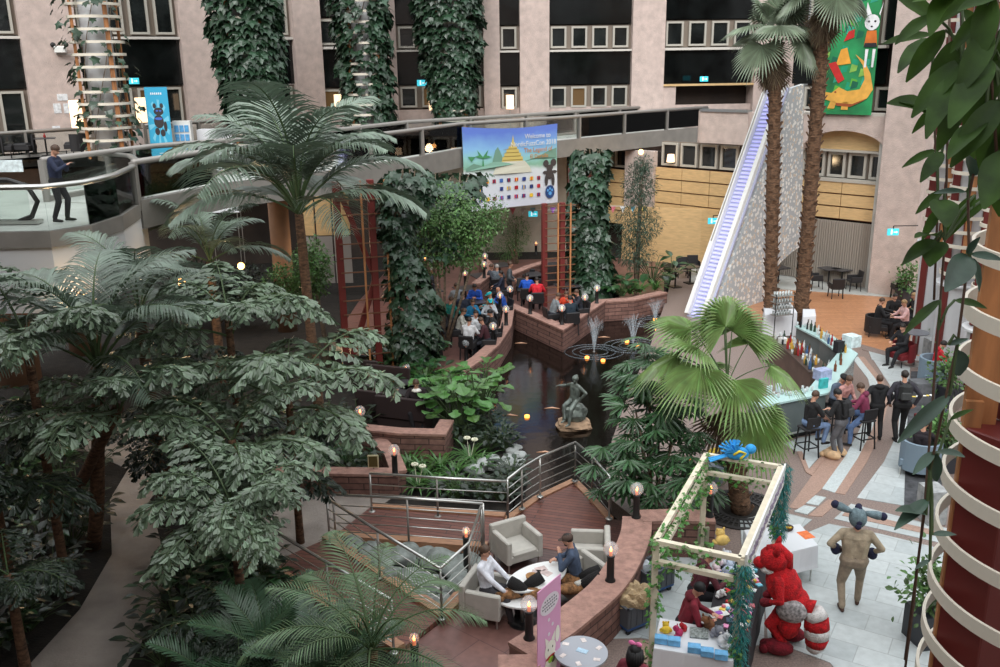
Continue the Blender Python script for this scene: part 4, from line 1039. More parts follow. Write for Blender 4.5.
tree('slender feathery tree behind the back wall of the seating terrace', 516, 264, [(516, 232, 15, 20, 2), (508, 250, 14, 12, 1)], 2200, .16, ML_ficus, kind='needle')
tree('dark leafy bush hanging below the footbridge left of the banner', 428, 285, [(428, 190, 22, 18, 2)], 1600, .14, ML_vine)
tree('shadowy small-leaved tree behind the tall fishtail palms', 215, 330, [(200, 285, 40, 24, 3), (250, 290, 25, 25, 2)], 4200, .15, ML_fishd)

# ---------------- broad-leaved clumps
def broad_clump(label, px, py, nl, L, mt, kind='oval', z=0.0, wide=1.0, seed=0, name='broad_leaved_plant', stalk=.9, yaw0=0.0, e=(.5, 1.3), group=None, cat='plant', width=1.0):
    rs = random.Random(seed); b = G(px, py, z); r = thing(name, label, cat, tuple(b), 0, group); lv = MB(); stx = MB(); tv, tf = LT[kind]; tv = [(v[0] * width, v[1], v[2]) for v in tv]
    Ms = []
    for k in range(nl):
        a = k * 2.39996 + rs.uniform(-.3, .3); el = rs.uniform(*e); l = stalk * rs.uniform(.5, 1.1)
        o = Vector((math.cos(a), math.sin(a), 0)) * wide; top = Vector((0, 0, .05)) + o * l * math.cos(el) + Vector((0, 0, l * math.sin(el)))
        stx.tube([o * .06, top * .55 + Vector((0, 0, .06 * l)), top], .012 * max(.6, L / .4), 4)
        d = (o * 1.0 + Vector((rs.uniform(-.3, .3), rs.uniform(-.3, .3), rs.uniform(-.4, .5)))).normalized(); n_ = (Vector((0, 0, 1)) + o * .3).normalized()
        x = d.cross(n_).normalized(); zz = x.cross(d); s_ = L * rs.uniform(.75, 1.2)
        Ms.append([[x[i] * s_, d[i] * s_, zz[i] * s_, top[i]] for i in range(3)])
    lv.batch(tv, tf, Ms); lv.build('foliage', mt, r); stx.build('stem', M_stem, r); return r
def strap_clump(label, px, py, nl, L, mt, z=0.0, seed=0, w=.06, group=None, flowers=0, name='strap_leaved_plant'):
    rs = random.Random(seed); b = G(px, py, z); r = thing(name, label, 'plant', tuple(b), 0, group); q = MB()
    for k in range(nl):
        a = k * 2.39996; e = rs.uniform(.75, 1.35); l = L * rs.uniform(.7, 1.1); o = Vector((math.cos(a), math.sin(a), 0)); sd = Vector((-o.y, o.x, 0)); p = o * .04; V = []
        for j in range(6):
            ww = w * [.6, 1, 1, .85, .5, .05][j]; V += [p + sd * ww / 2, p - sd * ww / 2]
            p = p + (o * math.cos(e) + Vector((0, 0, math.sin(e)))) * (l / 5); e -= rs.uniform(.25, .42)
        q.add(V, [(2 * j, 2 * j + 1, 2 * j + 3, 2 * j + 2) for j in range(5)])
    q.build('foliage', mt, r)
    if flowers:
        f = MB()
        for k in range(flowers):
            a = k * 2.1; c = Vector((math.cos(a) * .12, math.sin(a) * .12, L * .75)); f.tube([(0, 0, 0), c], .008, 4)
            for j in range(8):
                dd = Vector((math.cos(j * .8), math.sin(j * .8), .4)) * .06; f.ell(c + dd, .03, 6, 4)
        f.build('flower_head', mat('cream_flower', (226, 224, 200), .7), r)
    return r
BL_ = [('big dark-leaved plant directly below the leafy column', 606, 293, 26, .62, .6, 1), ('dark-leaved plant spilling over the stone planter toward the pond', 622, 296, 20, .5, .6, 2), ('tree-philodendron on the right end of the stone planter', 652, 284, 30, .55, 1.1, 3), ('second broad dark plant behind the planter near the lime sign', 672, 280, 16, .5, .9, 4)]
for lb, x, y, n, L, stl, sd in BL_: broad_clump(lb, x, y, n, L, ML_broad, z=.3, seed=sd, stalk=stl)
for i, (x, y) in enumerate([(640, 292), (655, 290), (630, 294)]):
    strap_clump(['strap-leaved clump on the stone planter, middle of its three', 'strap-leaved clump on the stone planter, nearest the staircase', 'strap-leaved clump on the stone planter, nearest the leafy column'][i], x, y, 30, .8, ML_strap, z=.35, seed=50 + i)
# philodendron bank above the booths
k = 0
for (x, y) in [(388, 362), (402, 358), (415, 360), (430, 362), (395, 372), (412, 376), (425, 384), (378, 368), (405, 366), (420, 370)]:
    k += 1; r = broad_clump('glossy dark plant in the dense bank above the restaurant booths', x, y, 34, .34, ML_broad, seed=60 + k, stalk=.75, group='glossy plants in the bank above the booths')
for i, (x, y) in enumerate([(430, 392), (442, 398), (424, 386), (452, 388)]):
    strap_clump('upright strap-leaved clump beside the man in the dark jacket', x, y, 34, 1.0, ML_strap, seed=70 + i, w=.1, group='strap clumps beside the man in the dark jacket')
# fiddle-leaf bush
for i, (x, y, n, stl) in enumerate([(460, 432, 34, 1.5), (478, 424, 30, 1.4), (446, 420, 24, 1.2), (484, 402, 22, 1.0)]):
    broad_clump(['fiddle-leaved bush with big light green leaves at the bank, front plant', 'fiddle-leaved bush leaning over the pond edge', 'fiddle-leaved bush nearest the booth wall', 'fiddle-leaved bush farthest up the bank by the stone wall'][i], x, y, n, .46, ML_fiddle, kind='fiddle', seed=80 + i, stalk=stl, name='fiddle_leaf_bush', e=(.7, 1.5))
for i, (x, y) in enumerate([(410, 470), (425, 478), (440, 470), (455, 478), (470, 462), (480, 470), (418, 490), (440, 492), (398, 462), (462, 492)]):
    strap_clump('clivia-like strap clump behind the rear railing by the pond', x, y, 30, .75, ML_strap, seed=90 + i, w=.055, flowers=2 if i in (6, 4) else 0, group='strap clumps behind the rear railing')
for i, (x, y) in enumerate([(472, 436), (486, 432), (460, 446), (498, 445), (488, 452), (505, 450), (512, 478), (510, 492), (500, 500), (480, 500), (455, 500)]):
    broad_clump('low dark leafy plant on the pond bank under the fiddle-leaved bush', x, y, 40, .2, ML_fishd, seed=110 + i, stalk=.55, group='low dark plants on the pond bank')
# undergrowth in the left planting
rs = random.Random(5)
spots = []
while len(spots) < 46:
    x = rs.uniform(-20, 400); y = rs.uniform(400, 660)
    if 20 < x < 175 and y > 410 and abs(x - (170 - (y - 400) * .42 if y > 500 else 130)) < 40: continue
    if y > 470 and abs(x - (138 - (y - 500) * .36)) < 62: continue
    if x > 205 and 488 < y < 560: continue
    if x > 260 and y > 540: continue
    spots.append((x, y))
spots += [(-10, 520), (20, 510), (50, 505), (80, 500), (10, 560), (40, 550), (70, 545), (88, 530), (0, 600), (30, 600), (58, 590), (5, 640), (28, 630), (-15, 660), (60, 480), (20, 478), (95, 470), (215, 580), (195, 610), (180, 640), (205, 640), (165, 665), (192, 560), (240, 560)]
for i, (x, y) in enumerate(spots):
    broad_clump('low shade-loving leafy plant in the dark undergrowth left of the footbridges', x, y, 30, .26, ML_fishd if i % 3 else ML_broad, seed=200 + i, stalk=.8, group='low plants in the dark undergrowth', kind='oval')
# planter in front: dracaena-like fine plants behind the low wall
for i, (x, y) in enumerate([(345, 462), (362, 458), (380, 464), (330, 456), (312, 462), (290, 462)]):
    strap_clump('narrow-leaved plant in the low stone planter by the footbridge', x, y, 44, .75, ML_lady, seed=300 + i, w=.03, group='narrow-leaved plants in the low stone planter')

# ---------------- lady palm in the middle
LP_ = frond_set('lady', [lambda s=s, e=e: fanleaf(.42, 9, 3.6, .42, e, .5, .18, .05, .35, wid=1.25, tilt=.3, seed=s, pr=.006) for s, e in ((1, 1.0), (2, .6), (3, .2))], [ML_lady, M_stem])
lp = G(655, 503); r = thing('lady_palm', 'large clump of dark lady palm with many small finger-leaved fans beside the pond', 'palm', (lp.x, lp.y, 0))
rs = random.Random(9); q = MB(); heads = []
for (px, py, dy) in [(650, 395, .4), (648, 374, .6), (636, 412, .3), (680, 402, .2), (640, 430, -.2), (616, 458, -.3), (672, 445, -.4), (700, 440, .2), (628, 468, -.6), (660, 478, -.8), (662, 368, .9), (690, 470, -.6), (645, 355, .8)]:
    p = D(px, py, lp.y + dy) - r.location; b = Vector((p.x * .35, p.y * .5 + rs.uniform(-.2, .2), 0)); heads.append(p)
    q.tube([b, b.lerp(p, .5) + Vector((0, 0, .2)), p], [.03, .025, .02], 6)
q.build('stem', M_barkg, r)
fo = MB(); c_ = 0
src = fanleaf(.42, 9, 3.6, .42, .7, .5, .18, .05, .35, wid=1.25, tilt=.3, seed=4, pr=.006)
tv = np.concatenate(src.V); tf = [f for f, mi_ in src.F if mi_ == 0]; Ms = []
for k in range(150):
    hp = rs.choice(heads) + Vector((rs.uniform(-.25, .4), rs.uniform(-.35, .35), rs.uniform(-1.1, .0))); 
    if hp.z < .3: continue
    a = rs.uniform(0, 6.28); s_ = rs.uniform(.7, 1.15); c__, s__ = math.cos(a) * s_, math.sin(a) * s_; Ms.append([[c__, -s__, 0, hp.x], [s__, c__, 0, hp.y], [0, 0, s_, hp.z]])
fo.batch(tv, tf, Ms); fo.build('foliage', ML_lady, r)
for hp in heads:
    for k in range(7):
        c_ += 1; put_part(r, 'fan_leaf', LP_[k % 3], tuple(hp + Vector((rs.uniform(-.1, .1), rs.uniform(-.1, .1), rs.uniform(-.45, .1)))), k * 2.4 + rs.random() * 6, rs.uniform(.8, 1.25), rs.uniform(-.2, .2))

# ---------------- leaves close to the camera, upper right
def near_spray(label, stem_px, leaves, mt, seed=0, name='hanging_umbrella_plant', w=1.0):
    """stem_px: [(x, y, depth)], leaves: [(x, y, depth, tipx, tipy, width)] given at their places near the balcony"""
    P = [PD(*p) for p in stem_px]; rs = random.Random(seed)
    r = thing(name, label, 'plant', tuple(P[-1])); q = MB(); q.tube(P, .0035, 6); q.build('stem', mat('brown_stem', (84, 62, 48), .7), r, True, smooth=True)
    for (x, y, dpt, tx, ty, wd) in leaves:
        b = PD(x, y, dpt); t = PD(tx, ty, dpt - rs.uniform(-.05, .12)); d = t - b; L_ = d.length; wd = wd * .62; d.normalize(); tocam = (CAM - b).normalized()
        n_ = (Vector((0, 0, 1)) * .55 + tocam * .6 + Vector((rs.uniform(-.3, .3), rs.uniform(-.3, .3), 0))).normalized(); xx = d.cross(n_).normalized(); zz = xx.cross(d)
        V = []; N = 10
        for j in range(N + 1):
            u = j / N; ww = wd * L_ * math.sin(PI * min(.985, u ** .85 * .97 + .02)) ** .8 * .5; base = b + d * (L_ * u) - zz * (.12 * L_ * u * u)
            for s_ in (-1, -.5, 0, .5, 1): V.append(base + xx * ww * s_ + zz * (abs(s_) * ww * .35 + (.04 * ww * math.sin(j * 1.9) if abs(s_) == 1 else 0)))
        m = MB(); m.add(V, [(j * 5 + k, j * 5 + k + 1, (j + 1) * 5 + k + 1, (j + 1) * 5 + k) for j in range(N) for k in range(4)])
        m.build('leaf', mt, r, True, smooth=True)
        st_ = min(P, key=lambda p: (p - b).length); m = MB(); m.tube([st_, st_.lerp(b, .5) + Vector((0, 0, .02)), b], .004, 5); m.build('leaf_stalk', M_stem, r, True)
    return r
near_spray('big green leaves hanging in the upper right corner on the leftmost thin stem', [(934, -30, 2.6), (933, 90, 2.6), (938, 200, 2.6), (934, 300, 2.6)],
    [(932, 35, 2.6, 882, 40, .5), (936, 20, 2.6, 893, -12, .55), (934, 60, 2.6, 908, 52, .5), (938, 62, 2.6, 968, 52, .6), (930, 38, 2.55, 898, 66, .5), (935, 120, 2.6, 900, 95, .55), (932, 108, 2.6, 893, 98, .5), (934, 60, 2.6, 945, 100, .6), (938, 105, 2.6, 912, 132, .45), (936, 150, 2.6, 902, 165, .45), (936, 95, 2.6, 965, 105, .6), (940, 10, 2.6, 975, -10, .6)], ML_near, 1)
near_spray('bluish green leaves hanging in a star at the right edge, above the timber upright', [(1000, -20, 2.2), (985, 120, 2.25), (968, 200, 2.3), (969, 254, 2.3), (958, 340, 2.3), (930, 470, 2.35), (905, 660, 2.4)],
    [(969, 256, 2.3, 950, 286, .62), (970, 258, 2.3, 984, 292, .62), (971, 254, 2.3, 1002, 258, .5), (967, 254, 2.3, 978, 238, .5), (966, 192, 2.3, 936, 190, .45), (970, 176, 2.3, 974, 150, .6), (948, 345, 2.3, 968, 338, .5), (957, 350, 2.3, 962, 378, .8), (950, 395, 2.32, 898, 440, .35), (934, 452, 2.35, 914, 472, .45), (934, 452, 2.35, 936, 482, .8), (936, 452, 2.35, 962, 452, .4), (928, 500, 2.35, 897, 524, .35), (926, 515, 2.35, 900, 505, .4), (930, 560, 2.35, 915, 568, .5), (932, 535, 2.35, 958, 532, .4)], ML_nearb, 2)
near_spray('large overlapping green leaves across the upper right corner', [(960, -40, 2.3), (962, 60, 2.3), (975, 130, 2.3)],
    [(935, 15, 2.3, 895, 40, .6), (945, 30, 2.3, 905, 80, .55), (955, 40, 2.3, 930, 105, .6), (962, 60, 2.3, 912, 112, .5), (965, 80, 2.3, 940, 148, .5), (965, 30, 2.3, 1000, 90, .6), (960, 0, 2.3, 915, -5, .6), (962, 10, 2.3, 990, 50, .6), (970, 95, 2.3, 1003, 150, .6), (962, 70, 2.3, 925, 130, .45), (950, -10, 2.3, 930, 30, .6), (972, 120, 2.3, 985, 180, .6), (965, 60, 2.3, 1005, 60, .6)], ML_near, 7)
near_spray('dark green leaves filling the top right corner', [(1010, -30, 2.0), (990, 60, 2.0), (1000, 200, 2.0)],
    [(985, 10, 2.0, 950, 50, .5), (990, 30, 2.0, 960, 90, .5), (995, 40, 2.0, 985, 110, .6), (1000, 60, 2.0, 965, 130, .55), (990, 60, 2.0, 950, 118, .5), (1005, 100, 2.0, 978, 170, .6), (1000, -5, 2.0, 960, 5, .5), (1010, 20, 2.0, 1000, 90, .7), (1005, 130, 2.0, 995, 215, .6), (990, -5, 2.0, 978, 60, .55), (1000, 100, 2.0, 955, 160, .45), (985, 120, 2.0, 948, 150, .5), (1015, 150, 2.0, 985, 200, .7), (980, -10, 2.0, 940, 20, .5)], ML_near, 3)
near_spray('thin hanging stem with green leaves left of the timber upright', [(950, -20, 2.5), (948, 120, 2.5), (945, 240, 2.5), (938, 330, 2.5), (925, 500, 2.5), (914, 600, 2.5), (905, 670, 2.5)],
    [(944, 190, 2.5, 915, 212, .5), (943, 205, 2.5, 920, 240, .45), (940, 200, 2.5, 948, 222, .9), (975, 195, 2.5, 945, 238, .5), (990, 195, 2.5, 960, 222, .5), (935, 240, 2.5, 905, 258, .4), (938, 242, 2.5, 930, 262, .9), (940, 300, 2.5, 904, 330, .3), (935, 236, 2.5, 916, 232, .5), (942, 152, 2.5, 922, 178, .5), (950, 420, 2.5, 972, 408, .5), (955, 300, 2.5, 985, 305, .4)], ML_near, 4)

# ---------------- boulders
def boulder(label, px, py, r_, m, seed, z=0.0, group=None, sq=.6):
    rs = random.Random(seed); b = G(px, py, z); bm = bmesh.new(); bmesh.ops.create_icosphere(bm, subdivisions=3, radius=1)
    ph = [rs.uniform(0, 6) for _ in range(6)]
    for v in bm.verts:
        c = v.co; k = 1 + .16 * math.sin(c.x * 2.6 + ph[0]) * math.sin(c.y * 2.2 + ph[1]) + .10 * math.sin(c.z * 4 + ph[2] + c.x * 3) + .04 * math.sin(c.y * 9 + ph[3])
        v.co = Vector((c.x * r_ * k * rs_s[0], c.y * r_ * k, c.z * r_ * sq * k))
    me = bpy.data.meshes.new('boulder'); bm.to_mesh(me); bm.free(); me.polygons.foreach_set('use_smooth', np.ones(len(me.polygons), bool)); me.materials.append(m)
    o = bpy.data.objects.new('boulder', me); COL.objects.link(o); o.location = (b.x, b.y, z + r_ * sq * .75); o.rotation_euler = (0, 0, rs.uniform(0, 6))
    return tag(o, label, 'rock', group)
rs_s = [1.25]
M_rockw = mat('white_boulder', (160, 164, 162), .8, var=.1, scale=5, bump=.4, bscale=14)
M_rockg = mat('grey_green_boulder', (124, 130, 126), .8, var=.2, scale=5, bump=.6, bscale=12)
for i, (x, y, r_) in enumerate([(484, 468, .28), (497, 470, .24), (508, 462, .2), (516, 466, .24), (520, 458, .2), (492, 462, .2), (512, 454, .18), (505, 470, .22), (474, 474, .26), (517, 449, .14)]):
    boulder('rounded pale boulder at the pond edge below the fiddle-leaved bush', x, y, r_ * .8, M_rockw, i, group='pale boulders at the pond edge')
for i, (x, y, r_) in enumerate([(352, 548, .3), (370, 556, .32), (385, 566, .36), (405, 562, .42), (424, 560, .34), (440, 566, .4), (455, 572, .36), (395, 580, .3), (415, 584, .36), (432, 590, .34), (448, 594, .3), (460, 588, .34), (440, 606, .26), (420, 600, .24), (363, 566, .22), (405, 592, .2), (470, 566, .3)]):
    boulder('grey-green boulder in the dry pit between the two footbridges', x, y, r_ * .72, M_rockg, 20 + i, z=0.0, group='boulders in the pit between the footbridges')
for i, (x, y, r_) in enumerate([(250, 580, .3), (238, 600, .26), (262, 606, .34), (285, 612, .3), (300, 626, .28), (330, 640, .3), (228, 570, .2)]):
    boulder('mossy boulder left of the front footbridge', x, y, r_, M_rockg, 50 + i, group='mossy boulders left of the front footbridge')

# ================================================================== people
def capsule(m, a, ra, b, rb, n=10):
    a, b = Vector(a), Vector(b); x, d, z = frame_from(b - a if (b - a).length > 1e-6 else Vector((0, 0, 1)), Vector((.13, .2, 1)))
    rings = []
    for t in (-1, -.7, -.3): rings.append((a + d * ra * t, ra * math.sqrt(max(0.0004, 1 - t * t))))
    rings.append((a, ra)); rings.append((b, rb))
    for t in (.3, .7, 1): rings.append((b + d * rb * t, rb * math.sqrt(max(0.0004, 1 - t * t))))
    V = [c + (x * math.cos(2 * PI * k / n) + z * math.sin(2 * PI * k / n)) * r_ for c, r_ in rings for k in range(n)]
    F = [(i * n + k, (i + 1) * n + k, (i + 1) * n + (k + 1) % n, i * n + (k + 1) % n) for i in range(len(rings) - 1) for k in range(n)]
    F += [tuple(range(n)), tuple(range(len(rings) * n - 1, (len(rings) - 1) * n - 1, -1))]
    m.add(V, F)
def ik(a, t, l1, l2, pole):
    a, t = Vector(a), Vector(t); d = t - a; L = d.length; mx = (l1 + l2) * .995
    if L > mx: t = a + d * (mx / L); d = t - a; L = mx
    c = (l1 * l1 - l2 * l2 + L * L) / (2 * L); h = math.sqrt(max(0, l1 * l1 - c * c)); u = d / L
    p = Vector(pole); p = (p - u * p.dot(u)); p.normalize(); return a + u * c + p * h, t
SKIN, TOP, LEG, SHOE, SLV = 0, 1, 2, 3, 4
def figure(hip, lean=0.05, twist=0.0, hands=None, feet=None, head=(0, 0), sex='m', H=1.75, bulk=1.0, long_sleeve=True, voxel=.014, mitt=False, side=0.0):
    """one continuous body, facing +Y; returns (mesh with five material slots, head matrix). hip = (x,y,z) of the pelvis."""
    k = H / 1.75; P = Vector(hip); m = MB(); B = []      # B: (a, b, ra, rb, region)
    def add(a, ra, b, rb, reg): capsule(m, a, ra, b, rb); B.append((Vector(a), Vector(b), ra, rb, reg))
    up = Vector((math.sin(side), math.sin(lean), math.cos(lean))).normalized(); rt = Vector((math.cos(twist), math.sin(twist), 0)); rt = (rt - up * rt.dot(up)).normalized(); fw = up.cross(rt)
    sw = (.185 if sex == 'm' else .165) * k * bulk ** .5
    chest = P + up * .34 * k; neck = P + up * .52 * k
    hp = Vector((math.cos(twist * .3), math.sin(twist * .3), 0))
    # trunk: three pairs of overlapping volumes give a flattened chest, waist and pelvis
    add(P - hp * .085 * k, .125 * k * bulk, P + hp * .085 * k, .125 * k * bulk, LEG)
    add(P + up * .12 * k - rt * .06 * k, .108 * k * bulk, P + up * .12 * k + rt * .06 * k, .108 * k * bulk, TOP)
    add(P + up * .1 * k - rt * .06 * k, .11 * k * bulk, chest - rt * .09 * k, .115 * k * bulk, TOP)
    add(P + up * .1 * k + rt * .06 * k, .11 * k * bulk, chest + rt * .09 * k, .115 * k * bulk, TOP)
    add(chest - rt * .1 * k + up * .06 * k, .105 * k * bulk, chest + rt * .1 * k + up * .06 * k, .105 * k * bulk, TOP)
    add(neck - rt * sw * .8 - up * .03 * k, .066 * k, neck + rt * sw * .8 - up * .03 * k, .066 * k, TOP)
    yaw, pit = head; hf = (fw * math.cos(yaw) + rt * math.sin(yaw)); hu = (up * .4 + Vector((0, 0, .6))).normalized(); hf = (hf - hu * hf.dot(hu)).normalized()
    hf2 = (hf * math.cos(pit) - hu * math.sin(pit)).normalized(); hu2 = (hu * math.cos(pit) + hf * math.sin(pit)).normalized(); hr = hf2.cross(hu2)
    hc = neck + hu * .115 * k + hf2 * .03 * k + hu2 * .07 * k
    add(neck - up * .02, .056 * k, hc - hu2 * .06 * k - hf2 * .02, .052 * k, SKIN)
    add(hc + hu2 * .035 * k - hf2 * .02 * k, .083 * k, hc - hu2 * .035 * k + hf2 * .015 * k, .068 * k, SKIN)
    add(hc - hu2 * .075 * k + hf2 * .045 * k, .034 * k, hc - hu2 * .06 * k + hf2 * .03 * k, .05 * k, SKIN)
    add(hc + hf2 * .085 * k, .012 * k, hc + hf2 * .097 * k - hu2 * .028 * k, .016 * k, SKIN)
    for s_ in (-1, 1): add(hc + hr * s_ * .078 * k - hf2 * .005, .015 * k, hc + hr * s_ * .08 * k - hu2 * .035 * k, .011 * k, SKIN)
    # arms
    hands = hands or [(-.25, .05, -.1), (.25, .05, -.1)]
    for s_, tgt in zip((-1, 1), hands):
        sh = neck + rt * s_ * sw - up * .045 * k; T = P + Vector(tgt) * k
        el, wr = ik(sh, T, .29 * k, .26 * k, rt * s_ * .7 - up * .5 - fw * .35)
        add(sh, .067 * k * bulk ** .5, el, .054 * k, TOP); add(el, .054 * k, wr, (.039 if long_sleeve else .031) * k, SLV if not long_sleeve else TOP)
        d = (wr - el).normalized(); pn = (fw * .4 - Vector((0, 0, 1)) * .6 - rt * s_ * .3); pn = (pn - d * pn.dot(d)).normalized(); sd = d.cross(pn) * s_
        if mitt: add(wr, .06 * k, wr + d * .13 * k, .075 * k, SHOE); add(wr + sd * .05, .03 * k, wr + sd * .08 + d * .08 * k, .032 * k, SHOE)
        else:
            pb = wr + d * .035 * k; add(pb - sd * .018 * k, .021 * k, pb + d * .055 * k - sd * .02 * k, .018 * k, SKIN); add(pb + sd * .016 * k, .021 * k, pb + d * .055 * k + sd * .02 * k, .018 * k, SKIN)
            for j, (o, ln) in enumerate(((-.032, .06), (-.011, .075), (.011, .08), (.031, .068))):
                r0 = pb + d * .06 * k + sd * o * k; r1 = r0 + (d + pn * .25).normalized() * ln * .55 * k; r2 = r1 + (d + pn * 1.1).normalized() * ln * .5 * k
                fr = max(.0095, voxel * .62); add(r0, fr, r1, fr * .95, SKIN); add(r1, fr * .95, r2, fr * .8, SKIN)
            th = pb + sd * -.0 + sd * .035 * k * 1; t1 = th + (sd * .7 + d * .6 + pn * .3).normalized() * .045 * k; add(th, .0115 * k, t1, max(.0105, voxel * .62), SKIN); add(t1, .0105, t1 + (d + pn * .5).normalized() * .03 * k, max(.009, voxel * .6), SKIN)
    # legs
    for s_, tgt in zip((-1, 1), feet):
        hj = P + hp * s_ * .09 * k - Vector((0, 0, .02)); T = Vector(tgt[:3]); fy = tgt[3] if len(tgt) > 3 else 0.0; T = T + Vector((0, 0, .085 * k))
        fd = Vector((math.sin(fy), math.cos(fy), 0))
        kn, an = ik(hj, T, .43 * k, .42 * k, fd + Vector((s_ * .15, 0, .25)))
        add(hj, .1 * k * bulk, kn, .07 * k * bulk ** .5, LEG); add(kn, .07 * k, kn.lerp(an, .35), .066 * k, LEG); add(kn.lerp(an, .35), .066 * k, an + Vector((0, 0, .03)), .055 * k, LEG)
        add(an - Vector((0, 0, .02 * k)), .04 * k, an - Vector((0, 0, .05 * k)) - fd * .03 * k, .036 * k, SHOE); add(an - Vector((0, 0, .045 * k)) + fd * .02, .04 * k, an - Vector((0, 0, .053 * k)) + fd * .14 * k, .034 * k, SHOE)
        add(an - Vector((0, 0, .053 * k)) + fd * .1, .034 * k, an - Vector((0, 0, .056 * k)) + fd * .17 * k, .028 * k, SHOE)
    o = m.build('tmp_body', [], None); md = o.modifiers.new('r', 'REMESH'); md.mode = 'VOXEL'; md.voxel_size = voxel; md.use_smooth_shade = True
    sm = o.modifiers.new('s', 'SMOOTH'); sm.factor = .5; sm.iterations = 3
    dg = bpy.context.evaluated_depsgraph_get(); me = bpy.data.meshes.new_from_object(o.evaluated_get(dg)); bpy.data.objects.remove(o); me.name = 'body'
    n = len(me.polygons); C = np.empty(n * 3); me.polygons.foreach_get('center', C); C = C.reshape(-1, 3); best = np.full(n, 1e9); reg = np.zeros(n, int)
    for a, b, ra, rb, rg in B:
        a_ = np.array(tuple(a)); ab = np.array(tuple(b)) - a_; L2 = max(ab @ ab, 1e-9); t = np.clip(((C - a_) @ ab) / L2, 0, 1)
        dd = np.linalg.norm(C - (a_ + t[:, None] * ab), axis=1) - (ra + (rb - ra) * t); u = dd < best; best[u] = dd[u]; reg[u] = rg
    me.polygons.foreach_set('material_index', reg); me.polygons.foreach_set('use_smooth', np.ones(n, bool))
    HM = Matrix((hr, hf2, hu2)).transposed().to_4x4(); HM.translation = hc
    return me, HM, k, dict(P=P, up=up, rt=rt, fw=fw, chest=chest, neck=neck)
def cmat(c): return mat('cloth_%d_%d_%d' % c, c, .85, var=.12, scale=9, bump=.3, bscale=40)
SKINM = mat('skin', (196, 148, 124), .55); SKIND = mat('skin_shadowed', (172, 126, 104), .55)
HAIRS = {'dark': (34, 26, 22), 'brown': (74, 54, 40), 'black': (18, 17, 18), 'fair': (150, 120, 84), 'grey': (150, 146, 140)}
def hair_mesh(HM, style='short', k=1.0):
    q = MB(); R = HM.to_3x3(); c = HM.translation
    def hl(x, y, z): return c + R @ (Vector((x, y, z)) * k)
    V = []; n, m_ = 16, 8
    for i in range(m_ + 1):
        t = PI * .5 * i / m_ * 1.24
        for j in range(n):
            a = 2 * PI * j / n; fr = math.sin(a)  # +y front
            tt = t * (1.0 - .32 * max(0, fr)) * (1.0 + .16 * max(0, -fr)); r_ = .094 + .004 * math.sin(j * 3.1 + i)
            V.append(hl(r_ * .92 * math.sin(tt) * math.cos(a), r_ * 1.06 * math.sin(tt) * math.sin(a) - .012, .028 + r_ * 1.05 * math.cos(tt)))
    q.add(V, [(i * n + j, i * n + (j + 1) % n, (i + 1) * n + (j + 1) % n, (i + 1) * n + j) for i in range(m_) for j in range(n)])
    if style == 'long':
        for a in np.linspace(PI * .95, PI * 2.05, 12): q.tube([hl(.08 * math.cos(a), .08 * math.sin(a), .03), hl(.10 * math.cos(a), .10 * math.sin(a) - .01, -.1), hl(.10 * math.cos(a), .09 * math.sin(a) - .02, -.24)], [.03, .034, .015], 6)
    if style == 'bun': q.ell(hl(0, -.11, .05), .045 * k, 10, 7)
    return q
def face_bits(root, HM, k):
    R = HM.to_3x3(); c = HM.translation
    for s_ in (-1, 1):
        q = MB(); q.ell(c + R @ Vector((s_ * .032, .078, .012)) * k, .0105 * k, 8, 6); q.build('eye', mat('eye_dark', (30, 24, 22), .3), root, smooth=True)
    q = MB(); q.tube([c + R @ Vector((x, .079 - abs(x) * .5, -.052)) * k for x in (-.022, 0, .022)], .0055 * k, 5); q.build('mouth', mat('lip', (150, 90, 84), .6), root, smooth=True)
def person(label, loc, rz, fig, top, leg, shoe=(30, 28, 28), hair='dark', style='short', skin=None, group=None, cap=None, hood=False, face=True, sleeve=None, glasses=False, beard=False):
    me, HM, k, J = fig; r = thing('person', label, 'person', loc, rz, group)
    if len(me.materials) == 0:
        for _ in range(5): me.materials.append(SKINM)
    o = bpy.data.objects.new('body', me); COL.objects.link(o); o.parent = r
    sk = skin or SKINM; ml = [sk, cmat(top), cmat(leg), cmat(shoe), (cmat(sleeve) if sleeve else sk)]
    for i in range(5): o.material_slots[i].link = 'OBJECT'; o.material_slots[i].material = ml[i]
    if hair: hair_mesh(HM, style, k).build('hair', mat('hair_' + hair, HAIRS[hair], .6, var=.2, scale=30), r, smooth=True)
    R = HM.to_3x3(); c = HM.translation
    if cap:
        q = MB(); q.ell(c + R @ Vector((0, -.01, .05)) * k, (.096 * k, .106 * k, .07 * k), 14, 8, R=R); q.ell(c + R @ Vector((0, .1, .035)) * k, (.07 * k, .07 * k, .012 * k), 12, 6, R=R); q.build('cap', cmat(cap), r, smooth=True)
    if hood:
        q = MB(); q.ell(J['neck'] - J['fw'] * .06 * k + Vector((0, 0, .01)), (.13 * k, .085 * k, .075 * k), 14, 8); q.build('hood', cmat(tuple(max(0, int(v * .88)) for v in top)), r, smooth=True)
    if face: face_bits(r, HM, k)
    if beard:
        q = MB(); q.ell(c + R @ Vector((0, .05, -.075)) * k, (.052 * k, .04 * k, .04 * k), 10, 7, R=R); q.build('beard', mat('hair_' + (hair or 'dark'), HAIRS[hair or 'dark'], .6), r, smooth=True)
    if glasses:
        q = MB()
        for s_ in (-1, 1):
            pts = [c + R @ Vector((s_ * .034 + .024 * math.cos(a), .094, .012 + .02 * math.sin(a))) * k for a in np.linspace(0, 2 * PI, 13)]; q.tube(pts, .003, 4)
        q.build('glasses', M_blackp, r)
    return r
